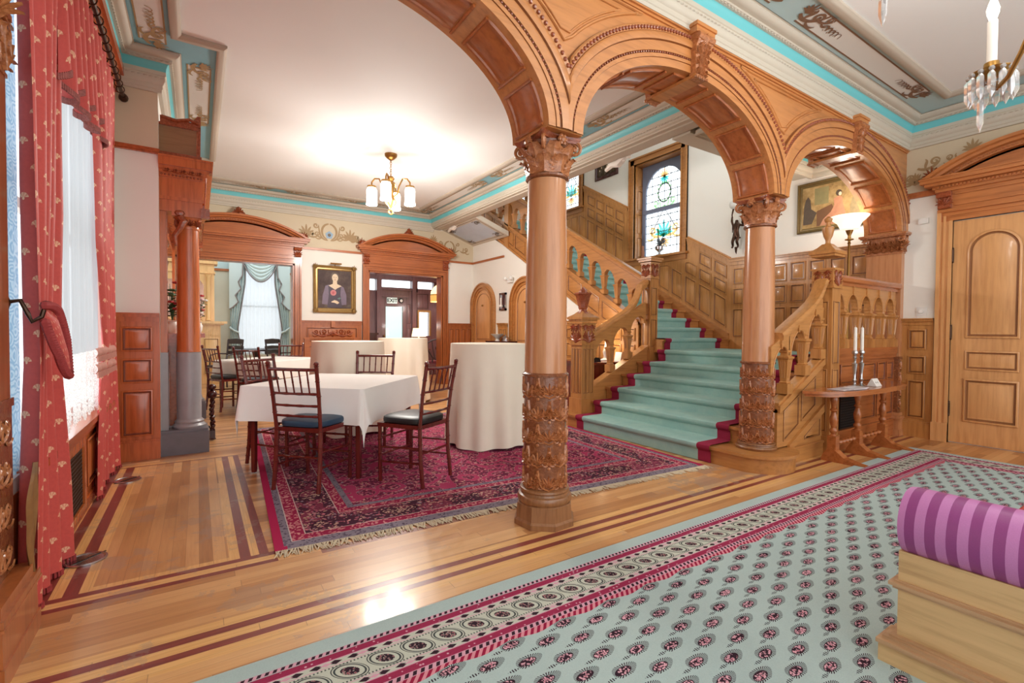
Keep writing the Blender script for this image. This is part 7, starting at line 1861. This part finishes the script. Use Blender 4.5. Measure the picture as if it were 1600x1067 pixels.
for px, py, zz in ((3.5, .77, 2.52), (2.26, .77, 2.64), (2.88, -.34, 2.60)):
    e = V((px, py, 0)); b = V((gx, gy, 0)); m = MB(); m.tube([b+UP*2.68, b.lerp(e, .2)+UP*2.66, b.lerp(e, .4)+UP*2.60, b.lerp(e, .6)+UP*(zz-.04), b.lerp(e, .75)+UP*(zz-.10), b.lerp(e, .9)+UP*(zz-.11), e+UP*(zz-.03)], .011, 8); m.lathe([(.02, zz-.03), (.085, zz), (.09, zz+.008), (.03, zz+.01), (.032, zz+.05), (.03, zz+.055)], (px, py, 0), 18); ar = m.build('arm', BRASS, t)
    m = MB(); m.lathe([(.021, zz+.05), (.021, zz+.27), (.016, zz+.275)], (px, py, 0), 14); m.build('candle_sleeve', WAX, ar); m = MB(); m.lathe([(.012, zz+.27), (.024, zz+.31), (.026, zz+.335), (.016, zz+.37), (0, zz+.41)], (px, py, 0), 14); m.build('bulb', FLAME, ar)
    m = MB()
    for k in range(13): a = 2*PI*k/13; prism(m, (px+.088*math.cos(a), py+.088*math.sin(a), zz-.005), .15, .017)
    prism(m, (px-.04, py+.03, zz-.12), .19, .014); m.build('prism_pendants', CRYS, ar)

# ================================================================ LIGHT AND CAMERA
def lamp(x, y, z, W, r=.05, col=(1, .97, .92)):
    l = bpy.data.lights.new('bulb', 'POINT'); l.energy = W; l.shadow_soft_size = r; l.color = col; o = bpy.data.objects.new('bulb_light', l); C.objects.link(o); o.location = (x, y, z); return o
for px, py in ((3.5, .77), (2.26, .77), (2.88, -.34)): lamp(px, py, 3.0, LFRONT, .08)
for k in range(4): a = math.radians(-33+90*k); lamp(hx_+.26*math.cos(a), hy_+.26*math.sin(a), 2.78, LHALL, .07)
lamp(tx, ty, 2.74, LTOR, .12); lamp(4.86, 5.0, 1.32, 3, .05); lamp(4.86, 5.0, 1.0, 2, .05); lamp(4.72, 10.2, 1.75, 14, .1); lamp(4.2, 10.3, 1.25, 4, .05)
W = bpy.data.worlds.new('World'); bpy.context.scene.world = W; W.use_nodes = True
bg = W.node_tree.nodes['Background']; bg.inputs[0].default_value = (.93, .975, 1.0, 1); bg.inputs[1].default_value = WORLD
f_, yaw, pit, rol = 751.575, math.radians(33.16618), math.radians(1.28533), math.radians(.42784)
cy, sy = math.cos(yaw), math.sin(yaw)
fw = V((sy*math.cos(pit), cy*math.cos(pit), -math.sin(pit))); r_ = V((cy, -sy, 0)); u_ = r_.cross(fw)
ra_ = r_*math.cos(rol)+u_*math.sin(rol); ua_ = u_*math.cos(rol)-r_*math.sin(rol)
cam = bpy.data.cameras.new('camera'); cam.sensor_width = 36; cam.lens = f_/1600*36; cam.clip_start = .02
co = bpy.data.objects.new('camera', cam); C.objects.link(co)
Mx = Matrix((ra_, ua_, -fw)).transposed().to_4x4(); Mx.translation = V((0, 0, 1.15)); co.matrix_world = Mx
S = bpy.context.scene; S.camera = co
S.view_settings.view_transform = 'Standard'; S.view_settings.look = 'None'; S.view_settings.gamma = 1; S.view_settings.use_curve_mapping = False; S.view_settings.exposure = EXPO
S.cycles.use_denoising = True; S.cycles.max_bounces = 10; S.cycles.diffuse_bounces = 6; S.cycles.glossy_bounces = 4; S.cycles.transparent_max_bounces = 12; S.cycles.transmission_bounces = 8
S.cycles.sample_clamp_indirect = 6; S.cycles.caustics_reflective = False; S.cycles.caustics_refractive = False
